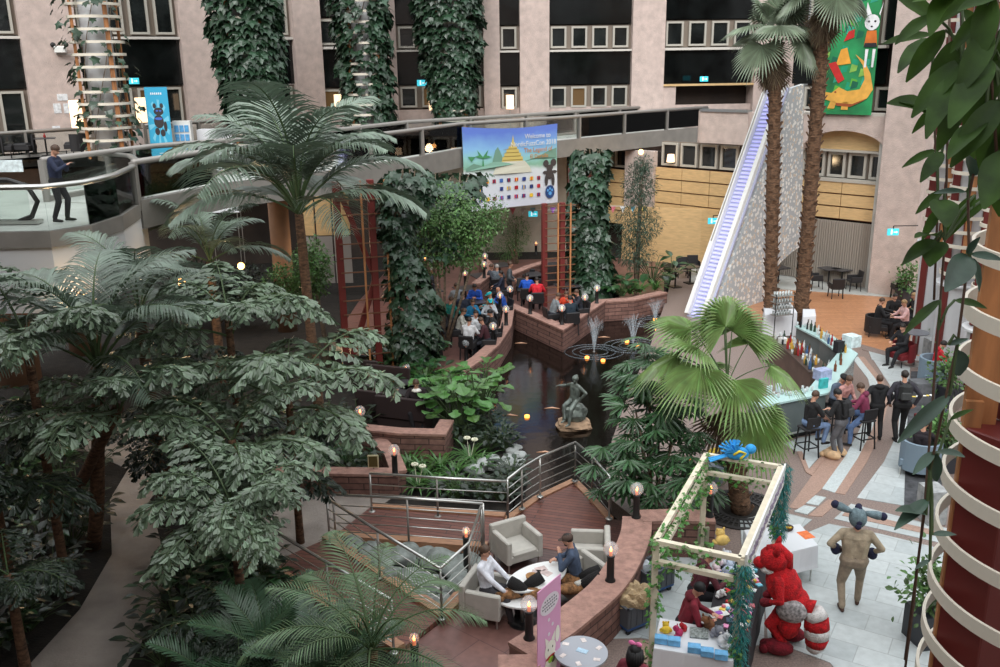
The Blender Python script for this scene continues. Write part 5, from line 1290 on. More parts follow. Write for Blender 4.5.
def backpack(r, fig, col):
    me, HM, k, J = fig; c = J['chest'] - J['fw'] * .17 * k; R = Matrix((J['rt'], J['fw'], J['up'])).transposed()
    q = MB(); q.box(c, (.30, .17, .44), R=R, bev=.07); b = q.build('backpack', cmat(col), r)
    q = MB(); q.box(c - J['fw'] * .1 - J['up'] * .08, (.24, .06, .2), R=R, bev=.025); q.build('pocket', cmat(tuple(min(255, v + 18) for v in col)), r)
    for s_ in (-1, 1):
        q = MB(); q.tube([c + J['rt'] * s_ * .1 + J['up'] * .2, J['neck'] + J['rt'] * s_ * .1 + J['up'] * .035, J['chest'] + J['rt'] * s_ * .12 + J['fw'] * .135, c + J['rt'] * s_ * .15 - J['up'] * .18], .016, 6, flat=1.6); q.build('strap', cmat(col), r, smooth=True)
# poses -------------------------------------------------------------
def stand(step=.0, **kw):
    kw.setdefault('H', 1.76); k = kw['H'] / 1.75
    return figure((0, 0, .93 * k - abs(step) * .1), feet=[(-.1, step, 0, -.1), (.1, -step, 0, .1)], **kw)
def sit(seat=.47, reach=.42, lean=.12, hands=None, spread=.12, knee=.48, **kw):
    kw.setdefault('H', 1.74)
    return figure((0, 0, seat + .11), lean=lean, feet=[(-spread, knee, 0, -.15), (spread, knee - .04, 0, .15)], hands=hands or [(-.12, reach, .22), (.14, reach - .03, .24)], **kw)

# ---------------------------------------------------------------- everyone, placed by the floor they stand on or the seat they take
LEFTW, RIGHTW, AWAY, TOCAM = PI / 2, -PI / 2, 0.0, PI
def seat_at(px, py, zh, z0=0.0):
    p = G(px, py, z0 + zh); return (p.x, p.y, z0)
# balcony man
p = G(58, 223, UP); f = stand(.1, hands=[(-.02, .3, .34), (.08, .33, .36)], head=(0, .5), H=1.8)
BM = person('man in dark blue shirt and black trousers looking at his phone on the balcony', (p.x, p.y + .2, UP), RIGHTW, f, (34, 42, 66), (22, 22, 25), hair='brown', sleeve=(196, 148, 124))
q = MB(); q.box((.04, .44, .93 + .42), (.07, .13, .012), bev=.004); q.build('phone', M_blackp, BM)
# armchair pair on the terrace
f = sit(.45, lean=-.12, hands=[(-.16, .36, .12), (.18, .38, .10)], head=(0, .15), knee=.5)
A1 = seat_at(487, 552, 1.25)
person('balding man in a white shirt in the grey armchair beside the rock pit', (A1[0], A1[1], 0), RIGHTW - .35, f, (214, 216, 224), (52, 50, 54), hair='brown', glasses=True)
f = sit(.45, lean=.2, hands=[(-.06, .3, .42), (.16, .36, .22)], head=(.1, .25), knee=.46)
A2 = seat_at(577, 538, 1.28)
person('man in blue jacket and brown cap, hand at chin, on the terrace armchair', (A2[0], A2[1], 0), LEFTW - .1, f, (64, 78, 100), (34, 36, 44), hair='dark', cap=(78, 62, 54), beard=True)
# booth sellers
f = sit(.47, lean=.3, hands=[(-.05, .42, .22), (.16, .45, .22)], head=(.2, .3)); B1 = seat_at(698, 557, 1.24)
person('seated seller in dark maroon hoodie and dark vest, farther one in the booth', B1, RIGHTW + .2, f, (84, 34, 44), (28, 28, 34), hair='brown', hood=True)
f = sit(.47, lean=.28, hands=[(-.05, .45, .2), (.15, .42, .18)], head=(.1, .5)); B2 = seat_at(685, 588, 1.24)
person('seated seller in a bright maroon hoodie bending over the booth table', B2, RIGHTW - .1, f, (120, 28, 44), (30, 30, 36), hair='black', hood=True)
f = stand(.0, H=1.66, sex='f', hands=[(-.2, .15, .0), (.22, .15, .0)]); W1 = seat_at(634, 655, 1.52)
wm = person('black-haired woman in maroon with a pink hair bow, below the round table', W1, -.5, f, (110, 40, 52), (40, 36, 44), hair='black', style='long')
HM = f[1]; q = MB(); hc = HM.translation
for s_ in (-1, 1): q.ell(hc + Vector((s_ * .05, -.02, .125)), (.05, .025, .035), 10, 6)
q.ell(hc + Vector((0, -.02, .12)), .02, 8, 6); q.build('hair_bow', cmat((232, 120, 170)), wm)
# grey jumper
f = sit(.45, lean=.45, hands=[(-.1, .5, .2), (.14, .48, .18)], head=(0, .25)); p = seat_at(723, 432, 1.2)
person('man in a pale grey jumper leaning forward on a yellow pouf behind the booth', p, RIGHTW + .15, f, (150, 150, 142), (44, 40, 40), hair='brown')
# bar group
f = sit(.78, lean=.12, hands=[(-.1, .4, .1), (.12, .42, .12)], head=(0, .25), knee=.42, H=1.76); f = figure((0, 0, .86), lean=.12, feet=[(-.13, .38, .3), (.13, .36, .3)], hands=[(-.1, .4, .08), (.12, .42, .1)], head=(0, .3), long_sleeve=False)
STOOLS = []
p = G(806, 456); STOOLS.append(p); person('man in a black t-shirt and light jeans on the left bar stool', (p.x, p.y, 0), RIGHTW + .3, f, (24, 24, 26), (112, 136, 172), hair='brown')
f = figure((0, 0, .86), lean=.25, feet=[(-.15, .36, .3), (.15, .38, .3)], hands=[(-.12, .36, .12), (.12, .36, .14)], head=(-.1, .35))
p = G(833, 432); STOOLS.append(p); person('bar guest in a black beanie and slate shirt facing the camera', (p.x, p.y, 0), TOCAM + .3, f, (78, 90, 108), (40, 42, 48), hair=None, cap=(24, 24, 26))
f = figure((0, 0, .86), lean=.3, feet=[(-.15, .36, .3), (.15, .38, .3)], hands=[(-.1, .38, .15), (.12, .36, .14)], head=(.2, .3))
p = G(846, 440); person('bar guest half hidden behind the others, red and pale sleeves', (p.x - .1, p.y + .4, 0), TOCAM + .6, f, (176, 130, 124), (40, 40, 46), hair='brown')
f = stand(.03, hands=[(-.14, .34, .22), (.16, .36, .2)], head=(-.2, .4), lean=.18)
p = G(838, 458); r = person('standing visitor in black and grey with backpack and tan costume paws', (p.x, p.y, 0), .75, f, (26, 26, 28), (92, 92, 96), hair='black')
backpack(r, f, (32, 32, 34))
for s_ in (-1, 1):
    q = MB(); q.ell((s_ * .15, .1, .11), (.13, .24, .12), 14, 9)
    for t_ in (-1, 0, 1): q.ell((s_ * .15 + t_ * .07, .3, .08), (.05, .07, .07), 8, 6)
    q.build('costume_paw', cmat((196, 164, 128)), r, smooth=True)['label'] = 'tan and white plush paw'
f = figure((0, .0, .86), lean=.2, feet=[(-.12, .28, .02), (.14, .4, .3)], hands=[(-.12, .42, .25), (.12, .4, .22)], head=(0, .4))
p = G(862, 447); STOOLS.append(p); person('bar guest in a wine-red hoodie and blue jeans at the right of the group', (p.x, p.y, 0), LEFTW - .5, f, (118, 44, 72), (88, 112, 152), hair='brown', hood=True)
f = stand(.12, hands=[(-.3, .0, .0), (.28, .08, .02)], H=1.68); p = G(874, 438)
person('walking visitor dressed all in black beside the one with a backpack', (p.x, p.y, 0), -.1, f, (24, 25, 28), (20, 20, 22), hair='brown', hood=True)
f = stand(-.14, hands=[(-.27, .05, .0), (.28, -.02, .02)], H=1.84, bulk=1.1); p = G(898, 440)
r = person('walking visitor with a dark backpack over a charcoal and maroon jacket', (p.x, p.y, 0), -.15, f, (48, 46, 54), (20, 20, 22), hair='dark'); backpack(r, f, (40, 42, 42))
# right-hand lounge
f = sit(.46, lean=.15, head=(0, .5)); p = seat_at(938, 345, 1.22); person('visitor in a bright red hoodie seated beside the planter on the right', p, RIGHTW - .2, f, (186, 22, 40), (60, 66, 80), hair='dark', hood=True); RH = p
f = sit(.44, lean=.2, hands=[(-.1, .34, .2), (.1, .34, .2)], head=(0, .6)); p = seat_at(937, 403, 1.18); person('lounge guest in a navy jacket facing the camera, looking at a phone', p, TOCAM - .2, f, (44, 56, 78), (34, 34, 42), hair='brown'); L1 = p
f = sit(.42, lean=-.1, head=(0, .2)); p = seat_at(924, 428, 1.12); person('dark-haired lounge guest sunk in the blue-grey armchair', p, -.6, f, (40, 34, 40), (120, 30, 36), hair='dark'); L2 = p
f1 = sit(.44, lean=.1, head=(0, .2)); 
FAR = []
for (x, y, rz, tp, hr_, lb) in [(879, 302, RIGHTW - .2, (24, 24, 27), 'brown', 'long-haired guest in black sitting in the black tub chair on the parquet'), (894, 297, TOCAM, (26, 24, 26), 'dark', 'guest in black facing the camera at the far lounge table'), (917, 297, LEFTW - .2, (22, 22, 25), 'fair', 'fair-haired guest in a black t-shirt leaning back by the white column'), (907, 304, LEFTW, (210, 170, 168), 'fair', 'guest in pale pink beside the fair-haired one in black'), (905, 328, LEFTW + .4, (28, 28, 32), 'dark', 'guest in black sitting low in front of the red tub chair')]:
    p = seat_at(x, y, 1.2); FAR.append(p); person(lb, p, rz, f1, tp, (26, 26, 30), hair=hr_)
# man in the booth
f = sit(.46, lean=.22, hands=[(-.1, .36, .22), (.12, .36, .24)], head=(.1, .3)); p = seat_at(416, 382, 1.22); MBOOTH = p
r = person('man in a dark jacket with a white fleece collar eating alone in a restaurant booth', p, TOCAM + .1, f, (42, 34, 36), (30, 28, 32), hair='brown', glasses=True)
J = f[3]; q = MB(); q.lathe([(.07, 0), (.12, -.02), (.15, -.07), (.1, -.06)], tuple(J['neck'] + Vector((0, .01, .02))), 16); q.build('fleece_collar', cmat((222, 220, 212)), r, smooth=True)
# seated crowd
CP = [sit(.46, lean=.15, voxel=.02, head=(0, .3)), sit(.46, lean=.32, voxel=.02, hands=[(-.05, .4, .25), (.1, .38, .28)], head=(.2, .4)), sit(.46, lean=.02, voxel=.02, hands=[(-.18, .36, .14), (.2, .34, .16)], head=(-.3, .1)), sit(.46, lean=.25, voxel=.02, hands=[(-.06, .3, .42), (.16, .38, .22)], head=(0, .2), sex='f', H=1.64)]
CS = stand(.04, voxel=.02, hands=[(-.2, .2, .1), (.22, .18, .1)])
crowd = [(457, 287, .3, (140, 146, 152), 'brown', 0, 'crowd member in a mottled grey jumper left of the one in royal blue'),
 (475, 285, PI, (36, 84, 178), 'dark', 1, 'crowd member in a royal blue t-shirt facing the camera, elbows on the table'),
 (471, 300, PI + .4, (28, 110, 150), 'brown', 3, 'short crowd member in teal in front of the royal blue shirt'),
 (449, 301, -.6, (14, 112, 104), 'brown', 0, 'crowd member in a dark teal t-shirt beside the small tree trunk'),
 (457, 311, RIGHTW, (168, 168, 160), 'brown', 1, 'crowd member in a light grey knit seen from behind, left table'),
 (468, 322, -.3, (196, 196, 198), 'dark', 0, 'crowd member in white nearest the pond-side wall'),
 (476, 314, PI - .3, (196, 200, 204), 'dark', 2, 'crowd member in a black and white hoodie between the two pale backs'),
 (489, 299, PI + .2, (170, 176, 182), 'fair', 3, 'long-haired crowd member in grey with a cyan cap'),
 (493, 295, LEFTW, (18, 140, 150), 'fair', 0, 'crowd member in a turquoise t-shirt behind the cyan cap'),
 (504, 289, LEFTW + .4, (40, 88, 180), None, 1, 'bald crowd member in blue near the wall lamps'),
 (488, 320, LEFTW, (60, 26, 34), 'brown', 1, 'crowd member in dark wine red at the end by the stone wall'),
 (494, 313, LEFTW, (22, 22, 24), 'black', 0, 'crowd member in black behind the wine-red one'),
 (497, 268, 0, (92, 100, 108), 'grey', 0, 'crowd member in slate grey with back turned at the rear table'),
 (502, 274, LEFTW, (34, 40, 58), 'dark', 2, 'crowd member in navy at the rear table'),
 (488, 267, RIGHTW, (60, 62, 70), 'brown', 0, 'crowd member in charcoal at the left of the rear table'),
 (527, 277, 0, (22, 78, 176), 'dark', 0, 'crowd member in a blue shirt with dark straps, back turned, at the booth bench'),
 (537, 281, 0, (196, 30, 44), 'dark', 0, 'crowd member in a red printed t-shirt, back turned'),
 (440, 311, PI, (30, 28, 34), 'brown', 1, 'crowd member in dark clothes behind the small tree trunk'),
 (422, 316, PI - .4, (40, 38, 44), 'brown', 0, 'crowd member in the shade at the left end of the tables'),
 (434, 322, 0, (26, 26, 32), 'dark', 0, 'crowd member in black with back turned at the left end'),
 (552, 296, RIGHTW + .3, (118, 124, 128), 'brown', 1, 'crowd member in a grey jumper at the corner of the stone prow'),
 (566, 292, PI, (206, 66, 36), 'brown', 3, 'crowd member in orange drinking, facing the camera at the prow table'),
 (571, 300, .2, (24, 40, 52), 'dark', 0, 'crowd member in black with a cyan and green back print'),
 (581, 291, LEFTW + .3, (34, 38, 48), 'brown', 3, 'crowd member in dark grey at the right of the prow table'),
 (463, 296, .2, (38, 44, 60), 'dark', 0, 'crowd member in navy between the grey jumper and the teal shirt')]
for (x, y, rz, tp, hr_, ps, lb) in crowd:
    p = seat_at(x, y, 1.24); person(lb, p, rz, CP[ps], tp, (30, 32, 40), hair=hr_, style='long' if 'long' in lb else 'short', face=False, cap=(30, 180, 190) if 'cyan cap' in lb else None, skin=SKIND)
for (x, y, rz, tp, hr_, lb) in [(509, 264, RIGHTW, (70, 76, 80), 'brown', 'standing visitor in dark grey by the back stone wall of the terrace'), (431, 269, RIGHTW, (48, 50, 58), 'grey', 'grey-haired visitor standing behind the small-leaved tree'), (422, 272, .3, (96, 64, 60), 'brown', 'visitor standing at the counter left of the small-leaved tree')]:
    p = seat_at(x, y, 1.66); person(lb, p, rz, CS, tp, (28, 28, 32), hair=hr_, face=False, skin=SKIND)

# ---------------------------------------------------------------- costumed figures
# grey donkey head with tan uniform
f = figure((0, 0, .93), feet=[(-.14, -.16, .0, -.2), (.14, .12, .0, .15)], hands=[(-.29, .12, .13), (.29, .12, .11)], mitt=True, bulk=1.25, H=1.82, lean=.05)
p = G(849, 607); DK = person('costumed visitor with a blue-grey long-eared animal head, tan shirt and trousers', (p.x, p.y, 0), -.25, f, (158, 144, 122), (138, 124, 106), shoe=(74, 52, 44), hair=None, face=False)
me, HM, k, J = f; c = HM.translation + Vector((0, 0, .04)); M_dk = mat('grey_plush', (104, 122, 128), .95, var=.12, scale=14, bump=.7, bscale=60); M_dn = mat('navy_plush', (34, 36, 62), .95, bump=.7, bscale=60)
q = MB(); q.ell(c, (.15, .17, .18), 18, 12); q.ell(c + Vector((0, .2, -.05)), (.095, .15, .09), 14, 9); q.build('mask', M_dk, DK, smooth=True)
q = MB(); 
for i in range(9): q.ell(c + Vector((random.uniform(-.015, .015), .1 - i * .035, .17 - .004 * i * i)), (.055, .045, .05), 8, 6)
q.build('mane', M_dn, DK, smooth=True)
for s_ in (-1, 1):
    b = c + Vector((s_ * .1, 0, .1)); q = MB(); e_ = b + Vector((s_ * .26, -.02, .11 if s_ < 0 else -.02)); q.tube([b, b.lerp(e_, .4), b.lerp(e_, .8), e_], [.035, .06, .075, .065], 12, 0)
    ear = q.build('ear', M_dk, DK, smooth=True); q = MB(); q.ell(e_ + (e_ - b).normalized() * .03, .072, 10, 8); q.build('ear_tip', M_dn, ear, smooth=True)['label'] = 'navy ear tip'
for s_, h_ in zip((-1, 1), [(-.29, .12, .13), (.29, .12, .11)]):
    T = J['P'] + Vector(h_) * k; q = MB(); q.ell(T + Vector((0, -.01, -.02)), (.085, .12, .1), 12, 8); q.build('costume_hand', M_dn, DK, smooth=True)
q = MB(); q.lathe([(.158, -.02), (.162, -.02), (.162, .03), (.158, .03)], tuple(J['P'] + J['up'] * .07), 24, sq=(1, .82)); q.build('belt', cmat((52, 38, 32)), DK)
# red plush costume with striped tail
M_rd = mat('red_plush', (176, 18, 26), .95, var=.22, scale=12, bump=1, bscale=45); M_rdd = mat('dark_red_plush', (108, 16, 30), .95, var=.22, scale=12, bump=1, bscale=45); M_wp = mat('white_plush', (206, 202, 200), .95, var=.08, scale=12, bump=1, bscale=45)
f = figure((0, 0, .86), lean=.42, feet=[(-.18, .02, .05, .1), (.2, -.1, .05, -.2)], hands=[(-.2, .3, .05), (.24, .28, .02)], mitt=True, bulk=1.5, H=1.86, voxel=.018)
p = G(787, 648); RDK = person('red plush animal costume with a striped tail bending over the booth table', (p.x, p.y, 0), LEFTW - .35, f, (176, 18, 26), (150, 18, 28), shoe=(92, 14, 26), hair=None, face=False)
RDK.children[0].material_slots[1].material = M_rd; RDK.children[0].material_slots[2].material = M_rd; RDK.children[0].material_slots[0].material = M_rd; RDK.children[0].material_slots[3].material = M_rdd
me, HM, k, J = f; c = HM.translation + Vector((0, .02, .03))
q = MB(); q.ell(c, (.21, .23, .21), 22, 14, nz=.05); q.ell(c + Vector((0, .17, -.1)), (.12, .15, .1), 14, 9, nz=.04)
for s_ in (-1, 1): q.tube([c + Vector((s_ * .1, -.02, .1)), c + Vector((s_ * .16, -.05, .26)), c + Vector((s_ * .17, -.06, .32))], [.07, .045, .01], 8)
q.tube([c + Vector((0, .12, .16)), c + Vector((0, -.05, .2)), c + Vector((0, -.2, .06)), c + Vector((0, -.24, -.12))], [.06, .09, .1, .06], 10)
q.build('mask', M_rd, RDK, smooth=True)
q = MB(); q.ell(c + Vector((0, .06, -.17)), (.17, .15, .09), 14, 8, nz=.05); q.build('white_ruff', M_wp, RDK, smooth=True)
q = MB(); Rb = Matrix.Rotation(-.42, 3, 'X'); q.ell(J['P'] + J['up'] * .3, (.30, .27, .40), 22, 16, R=Rb, nz=.035); q.ell(J['P'] + Vector((0, -.02, .02)), (.30, .27, .24), 20, 12, nz=.035); [q.ell(J['P'] + Vector((s_ * .16, 0, -.28)), (.17, .18, .28), 16, 12, nz=.04) for s_ in (-1, 1)]; q.build('shaggy_fur', M_rd, RDK, smooth=True)
tl = [(-.08, -.2, .9), (-.1, -.34, .86), (-.12, -.4, .72), (-.13, -.42, .56), (-.14, -.43, .40), (-.14, -.42, .26), (-.14, -.38, .14)]; rd_ = [.10, .15, .19, .2, .19, .16, .1]
tp_ = MB(); P = [Vector(t_) for t_ in tl]
for i in range(len(P) - 1): tp_.tube([P[i], P[i].lerp(P[i + 1], .5), P[i + 1]], [rd_[i], (rd_[i] + rd_[i + 1]) / 2, rd_[i + 1]], 14, 1 if i % 2 else 0)
tp_.build('tail', [M_rd, M_wp], RDK, smooth=True)['label'] = 'thick tail striped red and white'
for i, (s_, fy) in enumerate(((-.2, .02), (.24, -.14))):
    q = MB(); q.ell((s_, fy + .12, .13), (.15, .25, .13), 14, 9)
    for t_ in (-1, 0, 1): q.ell((s_ + t_ * .08, fy + .33, .1), (.06, .08, .08), 8, 6)
    q.build('costume_foot', M_rdd, RDK, smooth=True)
q = MB(); q.ell(J['P'] + Vector((-.24, -.02, -.02)), (.13, .24, .2), 16, 10); q.build('belt_bag', mat('grey_flecked_bag', (132, 128, 128), .8, var=.4, scale=18), RDK, smooth=True)['label'] = 'grey flecked hip bag'

# ================================================================== furniture
M_blk = mat('black_seat', (30, 29, 31), .6, bump=.2, bscale=30); M_gseat = mat('light_grey_upholstery', (176, 172, 164), .85, var=.04, scale=6)
M_wtop = mat('white_table_top', (222, 222, 220), .35); M_redseat = mat('dark_red_upholstery', (112, 28, 34), .7); M_bluegrey = mat('blue_grey_upholstery', (118, 136, 150), .8)
def armchair(label, x, y, rz, m, w=.78, d=.74, h=.72, legs=M_steel, group=None, tub=False, name='armchair', sh=.42, cush=None):
    """square or tub armchair facing +Y"""
    r = thing(name, label, 'chair', (x, y, 0), rz, group); t = .11
    q = MB(); q.box((0, .02, sh - .1), (w - .06, d - .06, .16), bev=.02); q.build('seat_base', m, r)
    q = MB(); q.box((0, .05, sh - .02), (w - 2 * t, d - t, .12), bev=.04); q.build('cushion', cush or m, r)
    if tub:
        q = MB(); pts = [(w / 2 * math.cos(a), -.02 + d / 2 * math.sin(a)) for a in np.linspace(PI * .08 + 0, -PI * 1.08, 17)]; q.wall(pts, .07, .16, h); q.build('backrest', m, r, smooth=False)
    else:
        q = MB(); q.box((0, -d / 2 + t / 2, (h + .14) / 2 + .04), (w, t, h - .14), bev=.02); q.build('backrest', m, r)
        for s_ in (-1, 1): q = MB(); q.box((s_ * (w / 2 - t / 2), t / 2, (h * .88 + .14) / 2 + .04), (t, d - t, h * .88 - .16), bev=.02); q.build('arm', m, r)
    for a in (-1, 1):
        for b in (-1, 1): q = MB(); q.tube([(a * (w / 2 - .07), b * (d / 2 - .07), 0), (a * (w / 2 - .07), b * (d / 2 - .07), .2)], .018, 6); q.build('leg', legs, r)
    return r
def diner(label, x, y, rz, m=M_blk, group=None, arms=True, h=.84, name='dining_chair'):
    r = thing(name, label, 'chair', (x, y, 0), rz, group)
    q = MB(); q.box((0, 0, .43), (.5, .5, .08), bev=.03); q.build('seat', m, r)
    q = MB(); R = Matrix.Rotation(.16, 3, 'X'); q.box((0, -.25, .64), (.5, .06, h - .4), R=R, bev=.025); q.build('backrest', m, r)
    for a in (-1, 1):
        if arms: q = MB(); q.box((a * .25, -.02, .54), (.05, .46, .2), bev=.02); q.build('arm', m, r)
        for b in (-1, 1): q = MB(); q.bar((a * .21, b * .2, .4), (a * .22, b * .23, 0), .035, .035); q.build('leg', m, r)
    return r
def place(first, label, x, y, rz, group=None):
    c = dup(first, (x, y, first.location.z if len(first.location) else 0), rz, label); 
    if group: c['group'] = group
    elif 'group' in c: del c['group']
    return c
def gz(px, py, z=0): return G(px, py, z)
# terrace lounge
a = armchair('light grey square armchair under the man in the white shirt', A1[0] - .02, A1[1], RIGHTW - .35, M_gseat, sh=.38)
for (px, py, rz, lb) in [(516, 562, PI + .5, 'empty light grey square armchair behind the white oval table'), (590, 570, LEFTW - .1, 'light grey square armchair under the man in the cap')]:
    g = gz(px, py); place(a, lb, g.x, g.y, rz)
g = gz(584, 604); place(a, 'light grey armchair against the curved stone wall holding costume feet', g.x - .05, g.y + .1, LEFTW + .55)
def oval_table(label, px, py, h, L, W, rz, m=M_wtop):
    p = G(px, py, h); r = thing('oval_table', label, 'table', (p.x, p.y, 0), rz)
    q = MB(); q.lathe([(1, h - .03), (1.0, h)], (0, 0, 0), 36, sq=(L / 2, W / 2)); q.build('table_top', m, r)
    q = MB(); q.tube([(0, 0, .02), (0, 0, h - .03)], .035, 10); q.build('pedestal', M_steel, r, smooth=True)
    q = MB(); q.lathe([(.25, 0), (.25, .015), (.05, .04)], (0, 0, 0), 24); q.build('base', M_blackp, r); return r
OT = oval_table('white oval table with paper and a bowl between the armchairs', 537, 576, .68, 1.25, .72, .7)
OT2 = oval_table('second white oval table with furry brown costume feet on it', 522, 598, .5, .9, .6, -.1)
q = MB(); p = G(532, 580, .68); q.lathe([(.06, 0), (.10, .05), (.11, .09), (.098, .09), (.085, .05), (.02, .02)], (p.x, p.y, .68), 20); tag(q.build('bowl', cmat((166, 126, 84)), smooth=True), 'brown bowl on the white oval table', 'bowl')
for i, (px, py) in enumerate([(541, 569), (536, 573), (546, 573)]):
    q = MB(); p = G(px, py, .68); q.box((p.x, p.y, .683), (.2, .15, .005), .4 + i); tag(q.build('leaflet', cmat((196, 176, 172))), 'printed leaflet lying on the white oval table', 'leaflet', 'leaflets on the white oval table')
M_bf = mat('brown_fur', (128, 92, 60), .95, var=.35, scale=16, bump=1, bscale=60); M_bfk = mat('black_fur', (28, 26, 26), .95, bump=1, bscale=60)
def costume_foot(label, px, py, z, rz, L=.62, m=M_bf):
    p = G(px, py, z); r = thing('costume_foot', label, 'costume', (p.x, p.y, z), rz)
    q = MB(); q.ell((0, 0, .09), (.12, L / 2, .1), 16, 10, nz=.03); [q.ell((t_ * .07, L / 2 - .03, .06), (.045, .07, .05), 8, 6) for t_ in (-1, 0, 1)]; q.build('paw', m, r, smooth=True)
    q = MB(); q.tube([(0, -L * .3, .12), (0, -L * .55, .22), (0, -L * .8, .3)], [.1, .11, .1], 12); q.build('leg_sleeve', M_bfk, r, smooth=True); return r
costume_foot('brown and black furry costume foot on the low white table, left one', 515, 597, .5, 1.9)
costume_foot('brown and black furry costume foot on the low white table, right one', 533, 598, .5, -1.7, .5)
costume_foot('tan and black furry costume foot lying on the armchair by the curved wall, upper', 571, 584, .45, 1.45)
costume_foot('tan and black furry costume foot lying on the armchair by the curved wall, lower', 572, 593, .45, 1.7)
# candle lamps
M_flame = mat('candle_flame', (255, 190, 120), .5, emit=9, ecol=(255, 150, 70)); M_globe = mat('globe_glass', (226, 232, 236), .06, alpha=.3, spec=.8)
def lamp(px, py, zb, label, ph=.5, group=None, r_=.13, first=[None]):
    p = G(px, py, zb + ph + .1)
    if first[0] is None or abs(ph - .5) > .01 or r_ != .13:
        r = thing('candle_lamp', label, 'lamp', (p.x, p.y, zb), 0, group)
        q = MB(); q.lathe([(.09, 0), (.09, .02), (.066, .05), (.062, ph - .06), (.07, ph - .05), (.07, ph - .02)], (0, 0, 0), 16); q.build('post', M_blackp, r, smooth=True)
        q = MB(); q.ell((0, 0, ph + .1), r_, 20, 12); q.build('globe', M_globe, r, smooth=True)
        q = MB(); q.lathe([(.028, ph - .02), (.028, ph + .06)], (0, 0, 0), 10); q.build('candle', mat('candle_wax', (230, 170, 140), .6, emit=.5, ecol=(255, 120, 60)), r)
        q = MB(); q.lathe([(.006, ph + .06), (.022, ph + .085), (.016, ph + .11), (.002, ph + .15)], (0, 0, 0), 10); q.build('flame', M_flame, r)
        if ph == .5 and r_ == .13: first[0] = r
        return r
    return dup(first[0], (p.x, p.y, zb), 0, label, group)
for (x, y, z, lb) in [(529, 604, .8, 'globe candle lamp at the bottom end of the curved wall, beside the pink banner'), (611, 549, .8, 'globe candle lamp halfway along the curved wall'), (637, 489, .8, 'globe candle lamp at the top of the curved wall by the lady palm'), (711, 488, .8, 'globe candle lamp at the booth end of the stone wall return'), (394, 450, .5, 'globe candle lamp on the corner of the low stone planter'), (285, 452, .5, 'globe candle lamp half hidden at the left end of the low stone planter')]: lamp(x, y, z, lb)
lamp(414, 638, 0, 'slim candle lamp standing on the terrace below the footbridge', .8, r_=.08); lamp(466, 531, 0, 'slim candle lamp at the corner of the rock pit railing', .8, r_=.08)
for (x, y, z) in [(365, 339, 0), (377, 355, 0), (406, 368, 0), (360, 411, .7), (438, 338, 0), (466, 343, 0), (493, 326, .45)]: lamp(x, y, z, 'globe candle lamp among the restaurant booths and their planting', group='globe lamps among the booths')
for (x, y, z) in [(465, 273, 0), (484, 264, .9), (485, 256, .9), (510, 289, .5), (500, 295, .5), (506, 309, .45), (530, 298, .45), (562, 308, .45), (585, 297, .45), (597, 288, .45), (515, 249, 0), (536, 243, 0), (438, 246, 0), (427, 254, 0), (425, 258, 0)]: lamp(x, y, z, 'small globe candle lamp round the edge of the busy seating terrace', group='globe lamps round the seating terrace')
for (x, y) in [(690, 457), (640, 480), (663, 372), (683, 372), (137, 389)]: lamp(x, y, .1, 'globe candle lamp standing low among the planting', group='globe lamps low in the planting')
# pink roll-up banner
M_pk = mat('pink_vinyl', (222, 160, 196), .5)
tl_, bl_ = G(537, 586, 2.0), None
ru = thing('rollup_banner', 'tall pink roll-up banner with a lucky cat, in front of the curved wall', 'banner', (G(551, 662).x, G(551, 662).y, 0), .55)
p0 = G(549, 583, 2.02); ru.rotation_euler = (0, 0, .95); ru.location = (p0.x, p0.y - .02, 0)
q = MB(); q.box((0, 0, 1.03), (.62, .012, 2.0)); q.build('print', M_pk, ru)
q = MB(); q.box((0, 0, .03), (.66, .16, .06)); q.build('base', M_steel, ru)
RX = Matrix.Rotation(PI / 2, 3, 'X')
def disc(m, cx, cz, rx, rz_, y, n=20):
    m.add([(cx + rx * math.cos(2 * PI * k / n), y, cz + rz_ * math.sin(2 * PI * k / n)) for k in range(n)], [tuple(range(n))])
q = MB(); disc(q, 0, 1.70, .25, .16, -.012); q.build('speech_oval', mat('pale_pink_print', (226, 216, 222), .5), ru)
q = MB(); disc(q, .02, 0.92, .15, .15, -.011); disc(q, .04, 0.64, .17, .25, -.0105)
q.add([(-.1, -.011, 1.02), (-.12, -.011, 1.18), (-.02, -.011, 1.08)], [(0, 1, 2)]); q.add([(.14, -.011, 1.02), (.15, -.011, 1.18), (.05, -.011, 1.08)], [(0, 1, 2)]); disc(q, .22, 1.08, .06, .14, -.011); q.build('printed_cat', mat('print_cream', (236, 230, 214), .5), ru)
q = MB(); disc(q, -.04, 0.94, .014, .022, -.014); disc(q, .08, 0.94, .014, .022, -.014); disc(q, .1, 0.72, .05, .06, -.014); disc(q, -.1, 0.60, .04, .06, -.014); q.build('cat_eyes', mat('print_dark', (60, 40, 34), .5), ru)
q = MB(); disc(q, .02, 0.79, .13, .03, -.0135); q.build('cat_collar', mat('print_red', (180, 40, 40), .5), ru); q = MB(); disc(q, .03, 0.74, .07, .05, -.014); q.build('cat_bib', mat('print_lime', (150, 200, 60), .5), ru)
q = MB(); [disc(q, -.02 + .1 * (k % 2), 1.44 - .12 * k, .03, .03, -.012) for k in range(3)]; q.build('paw_print', mat('pale_pink_print', (226, 216, 222), .5), ru)
M_ink = mat('grey_ink', (120, 120, 124), .6)
q = MB()
for j, (w_, z_) in enumerate([(.3, 1.78), (.4, 1.73), (.42, 1.68), (.28, 1.63)]):
    n = int(w_ / .05)
    for k in range(n): q.box((-w_ / 2 + (k + .5) * w_ / n, -.014, z_), (.03, .003, .022), 0)
q.build('oval_scribble', M_ink, ru)
